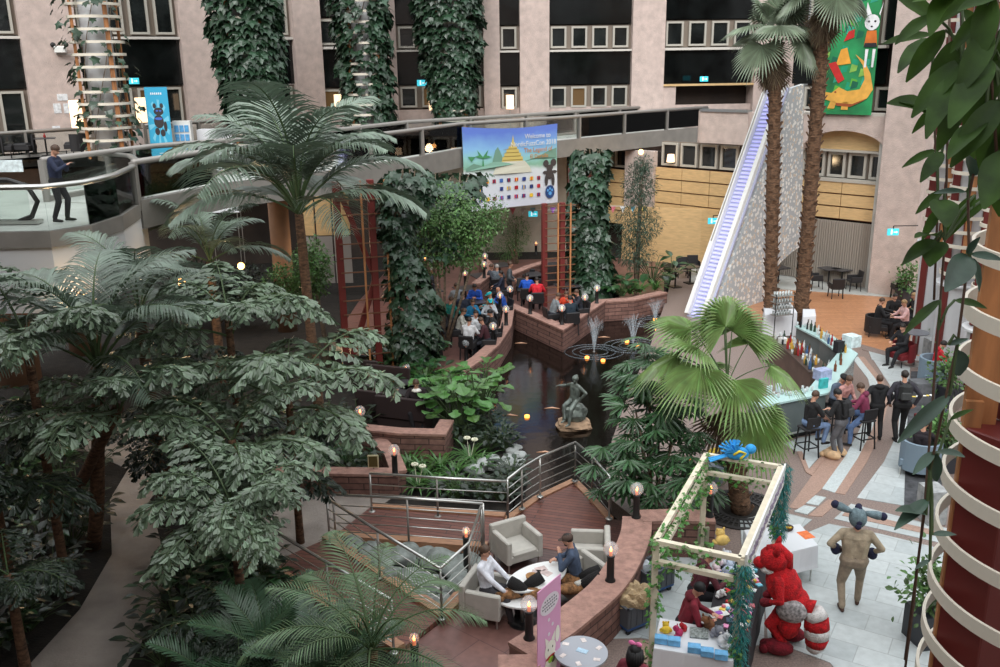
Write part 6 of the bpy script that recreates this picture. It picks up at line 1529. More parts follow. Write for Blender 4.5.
# round table with leaflets
p = G(581, 652, .78); rt_ = thing('round_table', 'round pale grey table with small leaflets beside the pink banner', 'table', (p.x, p.y, 0))
q = MB(); q.lathe([(.40, .755), (.40, .785)], (0, 0, 0), 44); q.build('table_top', mat('pale_grey_laminate', (158, 162, 170), .4), rt_); q = MB(); q.tube([(0, 0, 0), (0, 0, .75)], .04, 12); q.lathe([(.28, 0), (.28, .02)], (0, 0, 0), 24); q.build('pedestal', M_steel, rt_)
for k in range(6):
    a = k * 1.05 + .3; q = MB(); q.box((p.x + .29 * math.cos(a), p.y + .29 * math.sin(a), .788), (.1, .07, .004), a + .5); tag(q.build('leaflet', cmat((214, 204, 200))), 'small pale leaflet near the rim of the round grey table', 'leaflet', 'leaflets on the round grey table')
q = MB(); q.box((p.x + .02, p.y + .02, .789), (.17, .1, .004), -.5); tag(q.build('leaflet', cmat((170, 196, 214))), 'pale blue leaflet at the centre of the round grey table', 'leaflet')
# crates
def crate(label, px, py, rz, cloth=None, w=.62, d=.46):
    p = G(px, py); r = thing('crate_trolley', label, 'crate', (p.x, p.y, 0), rz); m = mat('dark_crate', (86, 90, 96), .6)
    q = MB(); q.box((0, 0, .13), (w, d, .04)); q.build('dolly', mat('blue_dolly', (44, 84, 140), .5), r)
    for a in (-1, 1):
        for b in (-1, 1): q = MB(); q.lathe([(.05, -.015), (.05, .015)], (a * w * .4, b * d * .38, .05), 14, R=Matrix.Rotation(PI / 2, 3, 'X')); q.build('caster', M_blackp, r)
    q = MB(); z0, z1 = .16, .52
    for s_ in (-1, 1):
        q.box((s_ * w / 2, 0, (z0 + z1) / 2), (.02, d, z1 - z0)); q.box((0, s_ * d / 2, (z0 + z1) / 2), (w, .02, z1 - z0)); q.box((s_ * w / 2, 0, z1), (.05, d + .05, .03)); q.box((0, s_ * d / 2, z1), (w + .05, .05, .03))
        for k in range(5): q.box((-w / 2 + (k + .5) * w / 5, s_ * (d / 2 + .014), (z0 + z1) / 2), (.015, .02, z1 - z0 - .04))
    q.box((0, 0, z0 + .01), (w, d, .02)); q.build('crate', m, r); return r
c1 = crate('dark crate on a blue dolly with a sand-coloured cloth heaped on top', 633, 625, .55)
c2 = crate('dark crate of odds and ends behind the one with the sandy cloth', 652, 590, .55)
bm = bmesh.new(); bmesh.ops.create_icosphere(bm, subdivisions=4, radius=1)
for v in bm.verts:
    c = v.co; k = 1 + .12 * math.sin(c.x * 9) * math.sin(c.y * 8 + 1) + .08 * math.sin(c.y * 17 + c.x * 11); v.co = Vector((c.x * .40 * k, c.y * .30 * k, max(-.08, c.z * .17 * k + .05 * math.sin(c.x * 12) * math.cos(c.y * 9))))
me = bpy.data.meshes.new('cloth'); bm.to_mesh(me); bm.free(); me.materials.append(cmat((168, 146, 114))); o = bpy.data.objects.new('folded_cloth', me); COL.objects.link(o); o.location = (c1.location.x, c1.location.y, .56); tag(o, 'crumpled sand-coloured cloth heaped on a dark crate', 'cloth')
for i, (dx, dy, c) in enumerate([(-.15, .05, (196, 204, 212)), (.1, -.08, (60, 70, 84)), (.16, .1, (150, 160, 168))]):
    q = MB(); q.box((c2.location.x + dx, c2.location.y + dy, .46), (.22, .16, .16), .4 + i, bev=.01); tag(q.build('small_box', cmat(c)), ['pale box inside the rear crate', 'dark box inside the rear crate', 'grey box inside the rear crate'][i], 'box')

# ---------------- booth
HZ = 2.35
cA, cB, cC, cD = G(656, 541, HZ), G(706, 455, HZ), G(781, 467, HZ), G(741, 559, HZ)
bf = thing('market_booth', 'pale timber market booth frame wound with green ivy', 'booth', (cA.x, cA.y, 0)); M_bw = mat('pale_timber', (214, 204, 182), .6, var=.06, scale=5)
def bpart(nm, a, b, w=.09, h=.07, m=M_bw): q = MB(); q.bar(a, b, w, h); return q.build(nm, m, bf, True)
ivy = MB(); ivp = []
def beam(a, b, iv=True, nm='beam'):
    bpart(nm, a, b)
    if iv: ivp.append((a, b))
gnd = lambda v: Vector((v.x, v.y, 0))
for v in (cA, cB, cC, cD): beam(gnd(v), v, True, 'post')
beam(cA, cB); beam(cB, cC, True); beam(cC, cD, False); beam(cD, cA)
dz = Vector((0, 0, -.34)); beam(cA + dz, cB + dz); beam(cB + dz, cC + dz, True); beam(cA + dz, cD + dz)
iA = cA.lerp(cD, .13); iB = cB.lerp(cC, .10)
pos = []; out = []
for a, b in ivp:
    L_ = (b - a).length; n = int(L_ * 120)
    for _ in range(n):
        t_ = random.random()
        if math.sin(t_ * L_ * 5 + a.x * 3) + random.uniform(-.9, .9) < -.1: continue
        an = random.uniform(0, 2 * PI); o_ = Vector((math.cos(an), math.sin(an), math.sin(an * 1.7) * .8)); pos.append(tuple(a.lerp(b, t_) + o_ * random.uniform(.05, .12) - Vector((0, 0, random.random() ** 2 * .16)))); out.append(tuple(o_))
scatter_leaves(ivy, np.array(pos), np.array(out), 'vine', .07, .35, .5, .4); ivy.build('ivy', ML_ivy, bf, True)
# lettered board along the right side
q = MB(); so_ = Vector((cC.y - cD.y, cD.x - cC.x, 0)).normalized() * .07; q.bar(cD + so_ + Vector((0, 0, -.1)), cC + so_ + Vector((0, 0, -.1)), .03, .36); sb_ = q.build('sign_board', M_white, bf, True)
q = MB(); dr = (cC - cD); 
for k in range(34):
    t_ = .06 + .88 * k / 34; c = cD.lerp(cC, t_) + so_ * 1.28 + Vector((0, 0, -.1)); q.bar(c - Vector((0, 0, .05 + .03 * math.sin(k * 2.1))), c + Vector((0, 0, .05 + .03 * math.cos(k * 1.3))), .02, .03, up=dr.normalized()); q.bar(c + Vector((0, 0, .05 * math.sin(k))), c + dr.normalized() * .05 + Vector((0, 0, .05 * math.cos(k * 2))), .015, .02)
q.build('lettering', mat('violet_grey_lettering', (150, 140, 160), .6), bf, True)
# teal tinsel on the two right posts
M_teal = mat('teal_tinsel', (16, 110, 106), .5, isl=.3)
for i, (v, z0, z1) in enumerate([(cD, .5, 2.3), (cC, 1.0, 2.4)]):
    q = MB(); P_ = []; O_ = []
    for _ in range(2600): an = random.uniform(0, 2 * PI); z = random.uniform(z0, z1); rr_ = random.uniform(.03, .13); P_.append((v.x + math.cos(an) * rr_ + .05, v.y + math.sin(an) * rr_, z)); O_.append((math.cos(an), math.sin(an), 0))
    scatter_leaves(q, np.array(P_), np.array(O_), 'needle', .09, .3, 1.2, .3); o = q.build('tinsel_garland', M_teal); tag(o, ['teal tinsel garland hanging on the near right post of the booth', 'teal tinsel garland on the far right post of the booth'][i], 'garland')
# tables
def cloth_table(label, P4, h, m, name='draped_table', skirt=.0):
    """rectangular table with a cloth to the floor; P4 corners of the top in order"""
    c = sum((Vector(p) for p in P4), Vector()) / 4; r = thing(name, label, 'table', (c.x, c.y, 0)); q = MB(); L4 = [Vector((p[0], p[1])) for p in P4]; V = []; n = 10; pts = []
    for i in range(4):
        for k in range(n): pts.append(L4[i].lerp(L4[(i + 1) % 4], k / n))
    cc = Vector((c.x, c.y)); N = len(pts)
    for z, sc_ in ((h, 1), (h - .02, 1.012), (h * .5, 1.03), (skirt, 1.05)):
        for k, p in enumerate(pts): w = 1 + (0.022 * math.sin(k * 1.9) if z < h - .1 else 0); v = cc + (p - cc) * sc_ * w; V.append((v.x, v.y, z))
    F = [(j * N + k, j * N + (k + 1) % N, (j + 1) * N + (k + 1) % N, (j + 1) * N + k) for j in range(3) for k in range(N)] + [tuple(range(N))]
    q.add(V, F); q.build('tablecloth', m, r, True)
    for p in L4:
        w = cc + (p - cc) * .88; q = MB(); q.tube([(w.x, w.y, 0), (w.x, w.y, h - .03)], .018, 6); q.build('leg', M_steel, r, True)
    return r
M_wcl = mat('white_cloth', (214, 216, 220), .85); M_bcl = mat('black_cloth', (34, 32, 36), .85)
TH = .76
T1 = [G(656, 622, TH), G(727, 640, TH), G(735, 668, TH), G(652, 652, TH)]
T1 = [G(660, 618, TH), G(735, 632, TH), G(733, 661, TH), G(654, 648, TH)]
cloth_table('white-draped table across the front of the booth with blue boxes on it', T1, TH, M_wcl)
T2 = [G(716, 572, TH), G(764, 578, TH), G(744, 655, TH), G(737, 632, TH)]
T2 = [G(722, 560, TH), G(768, 566, TH), G(749, 640, TH), G(706, 628, TH)]
cloth_table('black-draped table along the right side of the booth crowded with plush and prints', T2, TH, M_bcl)
T3 = [G(744, 530, TH), G(800, 524, TH), G(818, 545, TH), G(758, 560, TH)]
cloth_table('white-draped table outside the booth with an orange leaflet', T3, TH, M_wcl, skirt=.3)
def item_box(name, label, px, py, z, size, col, rz=0, group=None, cat='box', bev=.004):
    p = G(px, py, z); q = MB(); q.box((0, 0, size[2] / 2), size, 0, bev=bev); o = q.build(name, cmat(col) if isinstance(col, tuple) else col); o.location = (p.x, p.y, z); o.rotation_euler = (0, 0, rz); return tag(o, label, cat, group)
for i, (px, py) in enumerate([(661, 645), (674, 647), (694, 654), (707, 658), (721, 661)]):
    item_box('blue_box', ['sky blue box at the left end of the white booth table', 'sky blue box, second from the left on the white booth table', 'sky blue box in the middle of the white booth table', 'sky blue box right of the middle one on the white booth table', 'sky blue box at the right end of the white booth table'][i], px, py - 3, TH + .01, (.19, .13, .1), (108, 170, 214), -.22)
item_box('orange_leaflet', 'orange leaflet on the white table outside the booth', 806, 535, TH, (.22, .28, .006), (226, 120, 70), .3, cat='leaflet')
item_box('white_tablet', 'white paper block standing on the far end of the black booth table', 745, 571, TH, (.3, .24, .05), (222, 224, 226), -.2, cat='paper')
item_box('picture_frame', 'small framed print leaning at the far corner of the booth', 703, 543, TH - .2, (.22, .05, .32), (140, 136, 118), .3, cat='picture')
item_box('white_paper', 'sheet of white paper on the black booth table', 717, 612, TH, (.32, .26, .006), (214, 214, 210), .3, cat='paper')
item_box('pattern_board', 'grey patterned cushion cover on the front booth table', 699, 634, TH, (.28, .26, .03), mat('grey_pattern', (120, 126, 124), .8, var=.4, scale=30), -.2, cat='cushion')
p = G(788, 530, TH); q = MB(); q.lathe([(.06, 0), (.09, .03), (.1, .07), (.09, .07), (.05, .03)], (p.x, p.y, TH), 16); tag(q.build('bowl', cmat((70, 50, 40)), smooth=True), 'dark bowl with yellow sweets on the white outside table', 'bowl')
q = MB(); [q.ell((p.x + random.uniform(-.05, .05), p.y + random.uniform(-.05, .05), TH + .06), .02, 6, 4) for _ in range(9)]; o = tag(q.build('sweets', cmat((236, 190, 60)), smooth=True), 'yellow sweets heaped in the dark bowl', 'sweets'); o['kind'] = 'stuff'
def plush(label, px, py, z, m, s_=.16, rz=0.0, m2=None, ears=True):
    p = G(px, py, z); r = thing('plush_toy', label, 'toy', (p.x, p.y, z), rz)
    q = MB(); q.ell((0, 0, s_ * .6), (s_ * .8, s_ * .6, s_ * .6), 14, 9); q.ell((0, s_ * .5, s_ * 1.2), (s_ * .52, s_ * .5, s_ * .48), 14, 9)
    for a in (-1, 1):
        q.ell((a * s_ * .75, s_ * .2, s_ * .4), (s_ * .25, s_ * .45, s_ * .22), 8, 6)
        if ears: q.ell((a * s_ * .4, s_ * .45, s_ * 1.62), (s_ * .16, s_ * .1, s_ * .24), 8, 6)
    q.build('body', m, r, smooth=True); q = MB(); q.ell((0, s_ * .95, s_ * 1.1), (s_ * .2, s_ * .16, s_ * .15), 8, 6); q.build('snout', m2 or M_wp, r, smooth=True); return r
PL = [('yellow and red plush lying on the front booth table', 666, 633, (226, 190, 60), .1), ('magenta plush on the front booth table', 679, 636, (176, 44, 90), .1), ('brown plush bear between the two booth tables', 708, 628, (112, 72, 44), .14), ('grey plush beside the brown bear', 717, 636, (130, 132, 142), .13), ('white plush at the near corner of the booth tables', 722, 645, (206, 208, 210), .13), ('white and purple plush on the far end of the black table', 724, 566, (204, 206, 214), .16), ('yellow plush hanging at the far side of the booth', 722, 545, (224, 190, 110), .17), ('orange and green parrot plush held over the booth table', 711, 578, (226, 120, 40), .1), ('blue plush on the middle of the black table', 723, 580, (60, 96, 190), .1), ('white plush cat on the black table', 720, 597, (214, 214, 214), .1), ('white and pink plush at the far left of the black table', 716, 570, (226, 206, 212), .12), ('pale blue and white plush beside the parrot plush', 729, 574, (190, 206, 224), .13), ('cream plush under the framed print', 712, 560, (216, 200, 168), .12), ('red plush near the magenta one', 684, 630, (170, 30, 40), .08)]
for i, (lb, x, y, c, s_) in enumerate(PL): plush(lb, x, y, TH, cmat(c), s_, i * 1.1)
cols = [(214, 120, 130), (236, 236, 232), (120, 190, 210), (240, 200, 90), (150, 90, 180), (90, 170, 110), (230, 150, 190), (240, 240, 240), (200, 60, 60), (70, 80, 100)]
rs = random.Random(3)
for i in range(84):
    u, v = rs.random(), rs.random() ** .7; a = T2[0].lerp(T2[1], .12 + .8 * v); b = T2[3].lerp(T2[2], .12 + .8 * v); c = a.lerp(b, .1 + .85 * u)
    q = MB(); kind = i % 3
    if kind: q.box((0, 0, .01), (rs.uniform(.06, .13), rs.uniform(.05, .1), .012 + .02 * rs.random()), 0)
    else: q.lathe([(.03, 0), (.034, .04), (.028, .05)], (0, 0, 0), 12)
    o = q.build('badge_card' if kind else 'small_tin', cmat(cols[i % 10])); o.location = (c.x, c.y, TH); o.rotation_euler = (0, 0, rs.random() * 3); tag(o, 'small colourful card or badge set out on the black booth table' if kind else 'small round tin set out on the black booth table', 'card' if kind else 'tin', 'cards and badges on the booth table' if kind else 'small tins on the booth table')
# blue parrot plush on the beam
p = cB.lerp(cC, .42); mc = thing('parrot_plush', 'bright blue and yellow parrot plush perched on the rear beam of the booth', 'toy', (p.x, p.y, HZ + .03)); M_bl = cmat((50, 150, 214)); M_yl = cmat((226, 206, 60))
q = MB(); q.ell((0, 0, .1), (.22, .12, .12), 14, 9); q.ell((.24, .02, .17), (.1, .09, .09), 12, 8); q.build('body', M_bl, mc, smooth=True)
for s_ in (-1, 1):
    q = MB()
    for k in range(6): a = .5 + k * .28; q.bar((-.05, s_ * .06, .14), (-.05 - .3 * math.cos(a), s_ * .1, .14 + .24 * math.sin(a) - .06), .07, .015)
    q.build('wing', M_bl, mc)
q = MB(); q.tube([(-.1, -.12, .12), (0, -.14, .2), (.12, -.1, .14), (.02, -.14, .05)], .022, 6); q.build('yellow_band', M_yl, mc, smooth=True)
q = MB(); [q.bar((-.15, k * .03, .08), (-.5, k * .07, -.02), .05, .012) for k in (-1, 0, 1)]; q.build('tail', M_bl, mc)
# tree grate
g = G(741, 510); gr_ = thing('tree_grate', 'round cast-iron tree grate around the bright fan palm', 'grate', (g.x, g.y, 0)); q = MB(); N = 48
for r0, r1 in ((.42, .5), (.62, .66), (.82, .92)):
    V = [(r_ * math.cos(2 * PI * k / N), r_ * math.sin(2 * PI * k / N), z) for r_, z in ((r0, .012), (r0, .03), (r1, .03), (r1, .012)) for k in range(N)]
    q.add(V, [(j * N + k, j * N + (k + 1) % N, ((j + 1) % 4) * N + (k + 1) % N, ((j + 1) % 4) * N + k) for j in range(4) for k in range(N)])
for k in range(40): a = 2 * PI * k / 40; q.bar((.48 * math.cos(a), .48 * math.sin(a), .022), (.84 * math.cos(a), .84 * math.sin(a), .022), .03, .016)
q.build('grate', mat('cast_iron', (62, 60, 60), .6, metal=.4), gr_); q = MB(); q.lathe([(.92, .004), (.92, .012)], (0, 0, 0), 40); q.build('pit', M_soil, gr_)
# pouf and stool behind the booth
for (px, py, c, lb) in [(718, 468, (176, 150, 40), 'mustard yellow round pouf under the man in the pale jumper'), (712, 482, (128, 134, 144), 'grey round pouf behind the booth')]:
    p = G(px, py); r = thing('pouf', lb, 'pouf', (p.x, p.y, 0)); q = MB(); q.lathe([(.2, 0), (.24, .03), (.25, .38), (.22, .43), (.05, .44)], (0, 0, 0), 24); q.build('body', cmat(c), r, smooth=True); q = MB(); q.tube([(.252 * math.cos(a), .252 * math.sin(a), .37) for a in np.linspace(0, 2 * PI, 25)], .008, 5); q.build('piping', cmat(tuple(int(v * .8) for v in c)), r)

# ================================================================== bar
M_teal_g = mat('pale_glass_counter', (176, 206, 204), .15, spec=.7); M_barfront = mat('bar_front_glass', (96, 106, 106), .25, spec=.6, var=.06, scale=2)
BT = 1.1
def pxp(L, z): return [Vector((G(x, y, z).x, G(x, y, z).y)) for x, y in L]
bar = thing('bar_counter', 'L-shaped bar with a pale glass top and grey glass front where guests sit', 'bar', (G(800, 430).x, G(800, 430).y, 0))
cl = pxp([(754, 403), (819, 390), (848, 353), (826, 337), (802, 325)], BT)
q = MB(); q.wall(cl, .52, BT - .05, BT); q.build('counter_top', M_teal_g, bar, True)
q = MB(); q.wall(cl, .38, .12, BT - .05); q.build('front_panel', M_barfront, bar, True)
q = MB(); q.wall(cl, .30, 0, .12); q.build('plinth', M_blackp, bar, True)
q = MB(); q.tube([(p.x, p.y, .22) for p in offs(cl, -.32)[:2]], .025, 8); q.build('foot_rail', M_steel, bar, True)
bb = thing('back_counter', 'dark wooden back counter inside the bar with bottles and machines on it', 'counter', (G(800, 350).x, G(800, 350).y, 0))
c2_ = pxp([(779, 336), (800, 352), (822, 372)], .95); q = MB(); q.wall(c2_, .7, .91, .95); q.build('counter_top', mat('dark_wood_top', (74, 62, 56), .4), bb, True); q = MB(); q.wall(c2_, .6, 0, .91); q.build('cabinet', mat('dark_wood_front', (92, 74, 66), .5, var=.1, scale=3), bb, True)
def bottle_mesh():
    q = MB(); q.lathe([(.036, 0), (.038, .02), (.038, .17), (.014, .22), (.013, .29), (.016, .3)], (0, 0, 0), 10); return q
def glass_mesh():
    q = MB(); q.lathe([(.03, 0), (.032, .005), (.036, .12), (.034, .12), (.029, .01)], (0, 0, 0), 10); return q
b0 = bottle_mesh().build('bottle', cmat((40, 60, 44)), smooth=True); tag(b0, 'bottle standing among the crowded back of the bar', 'bottle', 'bottles on the bar'); me_b = b0.data
g0 = glass_mesh().build('drinking_glass', mat('glass_ware', (206, 214, 214), .1, alpha=.55), smooth=True); tag(g0, 'drinking glass set out on the bar counters', 'glass', 'glasses on the bar')
BC = [(40, 60, 44), (110, 60, 30), (180, 184, 186), (150, 30, 34), (196, 150, 60), (24, 24, 28), (60, 90, 130), (200, 200, 196)]
rs = random.Random(11)
def on_line(L, t, off, z):
    P = [Vector((p.x, p.y, 0)) for p in L]; p, d = sample(P, min(.999, t)); n = Vector((-d.y, d.x, 0)); return Vector((p.x + n.x * off, p.y + n.y * off, z))
for i in range(64):
    if i < 40: p = on_line(c2_, rs.random(), rs.uniform(-.28, .28), .95)
    else: p = on_line(cl[1:], .15 + .8 * rs.random(), rs.uniform(-.05, .22), BT)
    o = b0 if i == 0 else b0.copy()
    if i: COL.objects.link(o)
    o.location = p; o.material_slots[0].link = 'OBJECT'; o.material_slots[0].material = cmat(BC[rs.randrange(8)]); s_ = rs.uniform(.8, 1.15); o.scale = (s_, s_, s_)
for i in range(40):
    p = on_line(c2_, rs.random(), rs.uniform(-.3, .3), .95) if i < 20 else on_line(cl[:2], .3 + .65 * rs.random(), rs.uniform(-.02, .2), BT) if i < 32 else on_line(cl[2:], rs.random(), rs.uniform(-.1, .2), BT)
    o = g0 if i == 0 else g0.copy()
    if i: COL.objects.link(o)
    o.location = p
for (px, py, sz, c, lb) in [(851, 346, (.38, .4, .34), (196, 212, 214), 'white cooler box standing at the far corner of the bar'), (822, 379, (.38, .3, .28), (150, 160, 190), 'grey-lilac coffee machine inside the bar'), (823, 388, (.26, .08, .26), (60, 170, 170), 'turquoise lit screen on the bar near the beanie guest'), (778, 392, (.16, .04, .24), (200, 214, 220), 'left clear menu holder standing on the bar'), (769, 394, (.16, .04, .22), (196, 210, 216), 'clear menu holder next to the left one on the bar'), (795, 347, (.34, .26, .1), (190, 170, 60), 'tray of yellow packets on the back counter'), (838, 352, (.22, .2, .34), (30, 30, 34), 'black till screen at the back of the bar'), (783, 343, (.24, .2, .16), (210, 212, 210), 'stack of white cups at the end of the back counter')]:
    item_box({'white cooler box': 'cooler_box'}.get(lb[:16], 'menu_holder' if 'menu' in lb else 'coffee_machine' if 'coffee' in lb else 'screen' if 'screen' in lb else 'packet_tray' if 'tray' in lb else 'cup_stack'), lb, px, py, BT if px > 815 or py > 385 else .95, sz, c, .4, cat='bar item')
def stool(label, x, y, group=None):
    r = thing('bar_stool', label, 'stool', (x, y, 0), .3, group); q = MB(); q.box((0, 0, .74), (.4, .38, .06), bev=.02); q.build('seat', M_blk, r)
    for a in (-1, 1):
        for b in (-1, 1): q = MB(); q.bar((a * .16, b * .15, .72), (a * .21, b * .2, 0), .035, .035); q.build('leg', M_blackp, r)
    q = MB()
    for a, b in (((-.2, -.19), (.2, -.19)), ((.2, -.19), (.2, .19)), ((.2, .19), (-.2, .19)), ((-.2, .19), (-.2, -.19))): q.bar((a[0], a[1], .28), (b[0], b[1], .28), .025, .025)
    q.build('foot_ring', M_blackp, r); q = MB(); R = Matrix.Rotation(.1, 3, 'X'); q.box((0, -.19, .93), (.38, .035, .28), R=R, bev=.01); q.build('backrest', M_blk, r); return r
for p, lb in zip(STOOLS, ['black bar stool under the man in the black t-shirt', 'black bar stool under the guest in the beanie', 'black bar stool under the guest in the wine-red hoodie']): stool(lb, p.x, p.y)
# ================================================================== lounge on the right
TBL = []
def table_sq(label, px, py, w=.7, h=.74, m=None, group=None, rz=.4, d=None, z=0):
    p = G(px, py, z); r = thing('dining_table', label, 'table', (p.x, p.y, z), rz, group); q = MB(); q.box((0, 0, h - .02), (w, d or w, .04), bev=.006); q.build('table_top', m or mat('dark_table_top', (66, 64, 66), .3), r)
    q = MB(); q.tube([(0, 0, .02), (0, 0, h - .04)], .035, 8); q.build('pedestal', M_blackp, r); q = MB(); q.box((0, 0, .015), (.42, .42, .03)); q.build('base', M_blackp, r); return r
d0 = None
def chair_at(label, px, py, rz, group=None, z=0):
    global d0
    p = G(px, py, z)
    if d0 is None: d0 = diner(label, p.x, p.y, rz, group=group); return d0
    c = dup(d0, (p.x, p.y, z), rz, label); 
    if 'group' in c: del c['group']
    if group: c['group'] = group
    return c
table_sq('dark square table in front of the grey curtain, left of the pair', 828, 285); table_sq('dark square table in front of the grey curtain, right of the pair', 841, 286)
table_sq('dark table under the arched foot of the white staircase', 778, 284); table_sq('dark table beside the planter near the right pillar', 894, 290)
table_sq('dark cafe table half hidden left of the white staircase', 690, 283); table_sq('second dark cafe table left of the white staircase, by the pond railing', 675, 287)
for (x, y, rz, lb) in [(824, 276, PI, 'black armchair against the curtain, behind the left table'), (848, 278, PI, 'black armchair against the curtain, behind the right table'), (815, 289, RIGHTW, 'black armchair at the left end of the curtain tables'), (853, 291, LEFTW, 'black armchair at the right end of the curtain tables'), (835, 298, 0, 'black armchair with its back to the camera at the curtain tables'), (884, 290, RIGHTW, 'black armchair left of the table by the right pillar'), (898, 299, 0, 'black armchair in front of the table by the right pillar'), (768, 288, RIGHTW, 'black armchair under the foot of the white staircase'), (693, 275, PI, 'dark cafe chair left of the white staircase, nearer to it'), (682, 277, PI, 'dark cafe chair left of the white staircase, farther from it')]: chair_at(lb, x, y, rz)
t0 = armchair('black tub chair under the long-haired guest on the parquet', FAR[0][0], FAR[0][1], RIGHTW - .2, M_blk, tub=True, w=.7, d=.68, legs=M_blackp, name='tub_chair')
place(t0, 'black tub chair under the guest facing the camera at the far lounge table', FAR[1][0], FAR[1][1], PI)
place(t0, 'black tub chair under the fair-haired guest by the white column', FAR[2][0], FAR[2][1], LEFTW)
armchair('dark red tub chair beside the tall round bar table', FAR[4][0], FAR[4][1], LEFTW + .4, M_redseat, tub=True, w=.68, d=.66, legs=M_blackp, name='tub_chair')
b1_ = armchair('blue-grey tub armchair with a dark-haired guest sunk in it', L2[0], L2[1], -.6, M_bluegrey, tub=True, w=.82, d=.78, h=.84, legs=M_steel, name='tub_chair')
place(b1_, 'blue-grey tub armchair under the visitor in the bright red hoodie', RH[0], RH[1], RIGHTW - .2)
armchair('dark red armchair under the guest in the navy jacket', L1[0], L1[1], PI - .2, M_redseat, w=.8, name='armchair', legs=M_blackp)
p = G(917, 332, 1.08); r = thing('high_table', 'tall round grey bar table on a steel pole at the edge of the parquet', 'table', (p.x, p.y, 0)); q = MB(); q.lathe([(.36, 1.05), (.36, 1.08)], (0, 0, 0), 32); q.build('table_top', mat('grey_top', (110, 112, 118), .35), r); q = MB(); q.tube([(0, 0, 0), (0, 0, 1.05)], .035, 10); q.lathe([(.26, 0), (.26, .03)], (0, 0, 0), 24); q.build('pedestal', M_steel, r)
def planter(label, px, py, n=60, w=.55, h=.6, L=.16, z=0, stl=.8):
    p = G(px, py, z); r = thing('planter', label, 'planter', (p.x, p.y, z)); q = MB(); q.box((0, 0, h / 2), (w, w, h), .2, bev=.01); q.build('pot', mat('dark_planter', (42, 44, 50), .5), r)
    lf = MB(); pos = RNG.normal(size=(n * 8, 3)) * np.array([.2, .2, .26]) + np.array([0, 0, h + .38]); out = pos - np.array([0, 0, h + .2]); scatter_leaves(lf, pos, out / np.linalg.norm(out, axis=1, keepdims=True), 'oval', L * .8, .3, .2, .5); lf.build('foliage', ML_ficus, r)
    q = MB(); [q.tube([(0, 0, h - .1), (.12 * math.cos(k), .12 * math.sin(k), h + .5)], .012, 4) for k in range(6)]; q.build('stem', M_barkg, r); return r
planter('dark square planter with a bush by the right pillar', 904, 304); planter('dark planter with a bush behind the tall round bar table', 930, 352); planter('dark planter with a dense bush between the red hoodie and the small table', 945, 405); planter('dark planter bush low behind the timber upright', 938, 470); planter('dark planter bush at the foot of the near column', 926, 640, z=0)
for (px, py, sz, lb) in [(921, 402, (.62, .5, .62), 'grey side cabinet with yellow and white papers on top'), (936, 360, (.7, .5, .7), 'low white partition box beside the red hoodie visitor'), (930, 520, (.4, .5, .75), 'narrow white stand by the edge of the charcoal carpet')]:
    item_box('side_cabinet', lb, px, py, 0, sz, (150, 152, 152) if px != 921 else (92, 94, 98), .1, cat='cabinet')
for i in range(6):
    p = G(914 + i * 3.4, 397 - .3 * i, .62); q = MB(); q.box((p.x, p.y, .63), (.09, .07, .012), i); tag(q.build('leaflet', cmat([(222, 196, 90), (224, 224, 220)][i % 2])), 'small yellow or white leaflet on the grey side cabinet', 'leaflet', 'leaflets on the side cabinet')
# buffet tables by the tall palms
P4 = [G(758, 322, .85), G(786, 319, .85), G(800, 333, .85), G(770, 338, .85)]
P4 = [G(764, 303, .85), G(790, 302, .85), G(797, 312, .85), G(765, 315, .85)]
cloth_table('white-draped buffet table between the tall palm trunks', P4, .85, M_wcl); P4 = [G(803, 309, .85), G(815, 309, .85), G(816, 316, .85), G(803, 317, .85)]; cloth_table('small white-draped table right of the leaning palm trunk', P4, .85, M_wcl)
for i, (px, py, c) in enumerate([(767, 305, (30, 30, 32)), (774, 303, (214, 216, 214)), (785, 303, (40, 34, 36)), (780, 307, (200, 204, 208))]):
    p = G(px, py, .85); q = MB(); q.lathe([(.1, 0), (.12, .05), (.11, .14), (.04, .16)], (p.x, p.y, .85), 14); tag(q.build('serving_pot', cmat(c), smooth=True), ['black serving pot at the left of the buffet', 'white serving bowl at the back of the buffet', 'dark coffee urn at the right of the buffet', 'pale dish at the front of the buffet'][i], 'pot')
g_ = G(782, 344); rk = thing('glass_rack', 'black wire rack of upturned glasses beside the bar', 'rack', (g_.x, g_.y, 0), .3)
for a in (-.35, .35): q = MB(); q.tube([(a, 0, 0), (a, 0, 1.75)], .018, 6); q.build('upright', M_blackp, rk)
for k in range(4):
    q = MB(); q.box((0, .15, 1.0 + k * .22), (.72, .34, .015)); q.build('shelf', M_darkst, rk)
gg = 0
for k in range(4):
    for i in range(6):
        for j in range(2):
            o = g0.copy(); COL.objects.link(o); v = Matrix.Rotation(.3, 3, 'Z') @ Vector((-.28 + i * .11, .08 + j * .14, 1.01 + k * .22)); o.location = Vector(rk.location) + v; o['group'] = 'glasses on the wire rack'; o['label'] = 'glass on one of the shelves of the black wire rack'
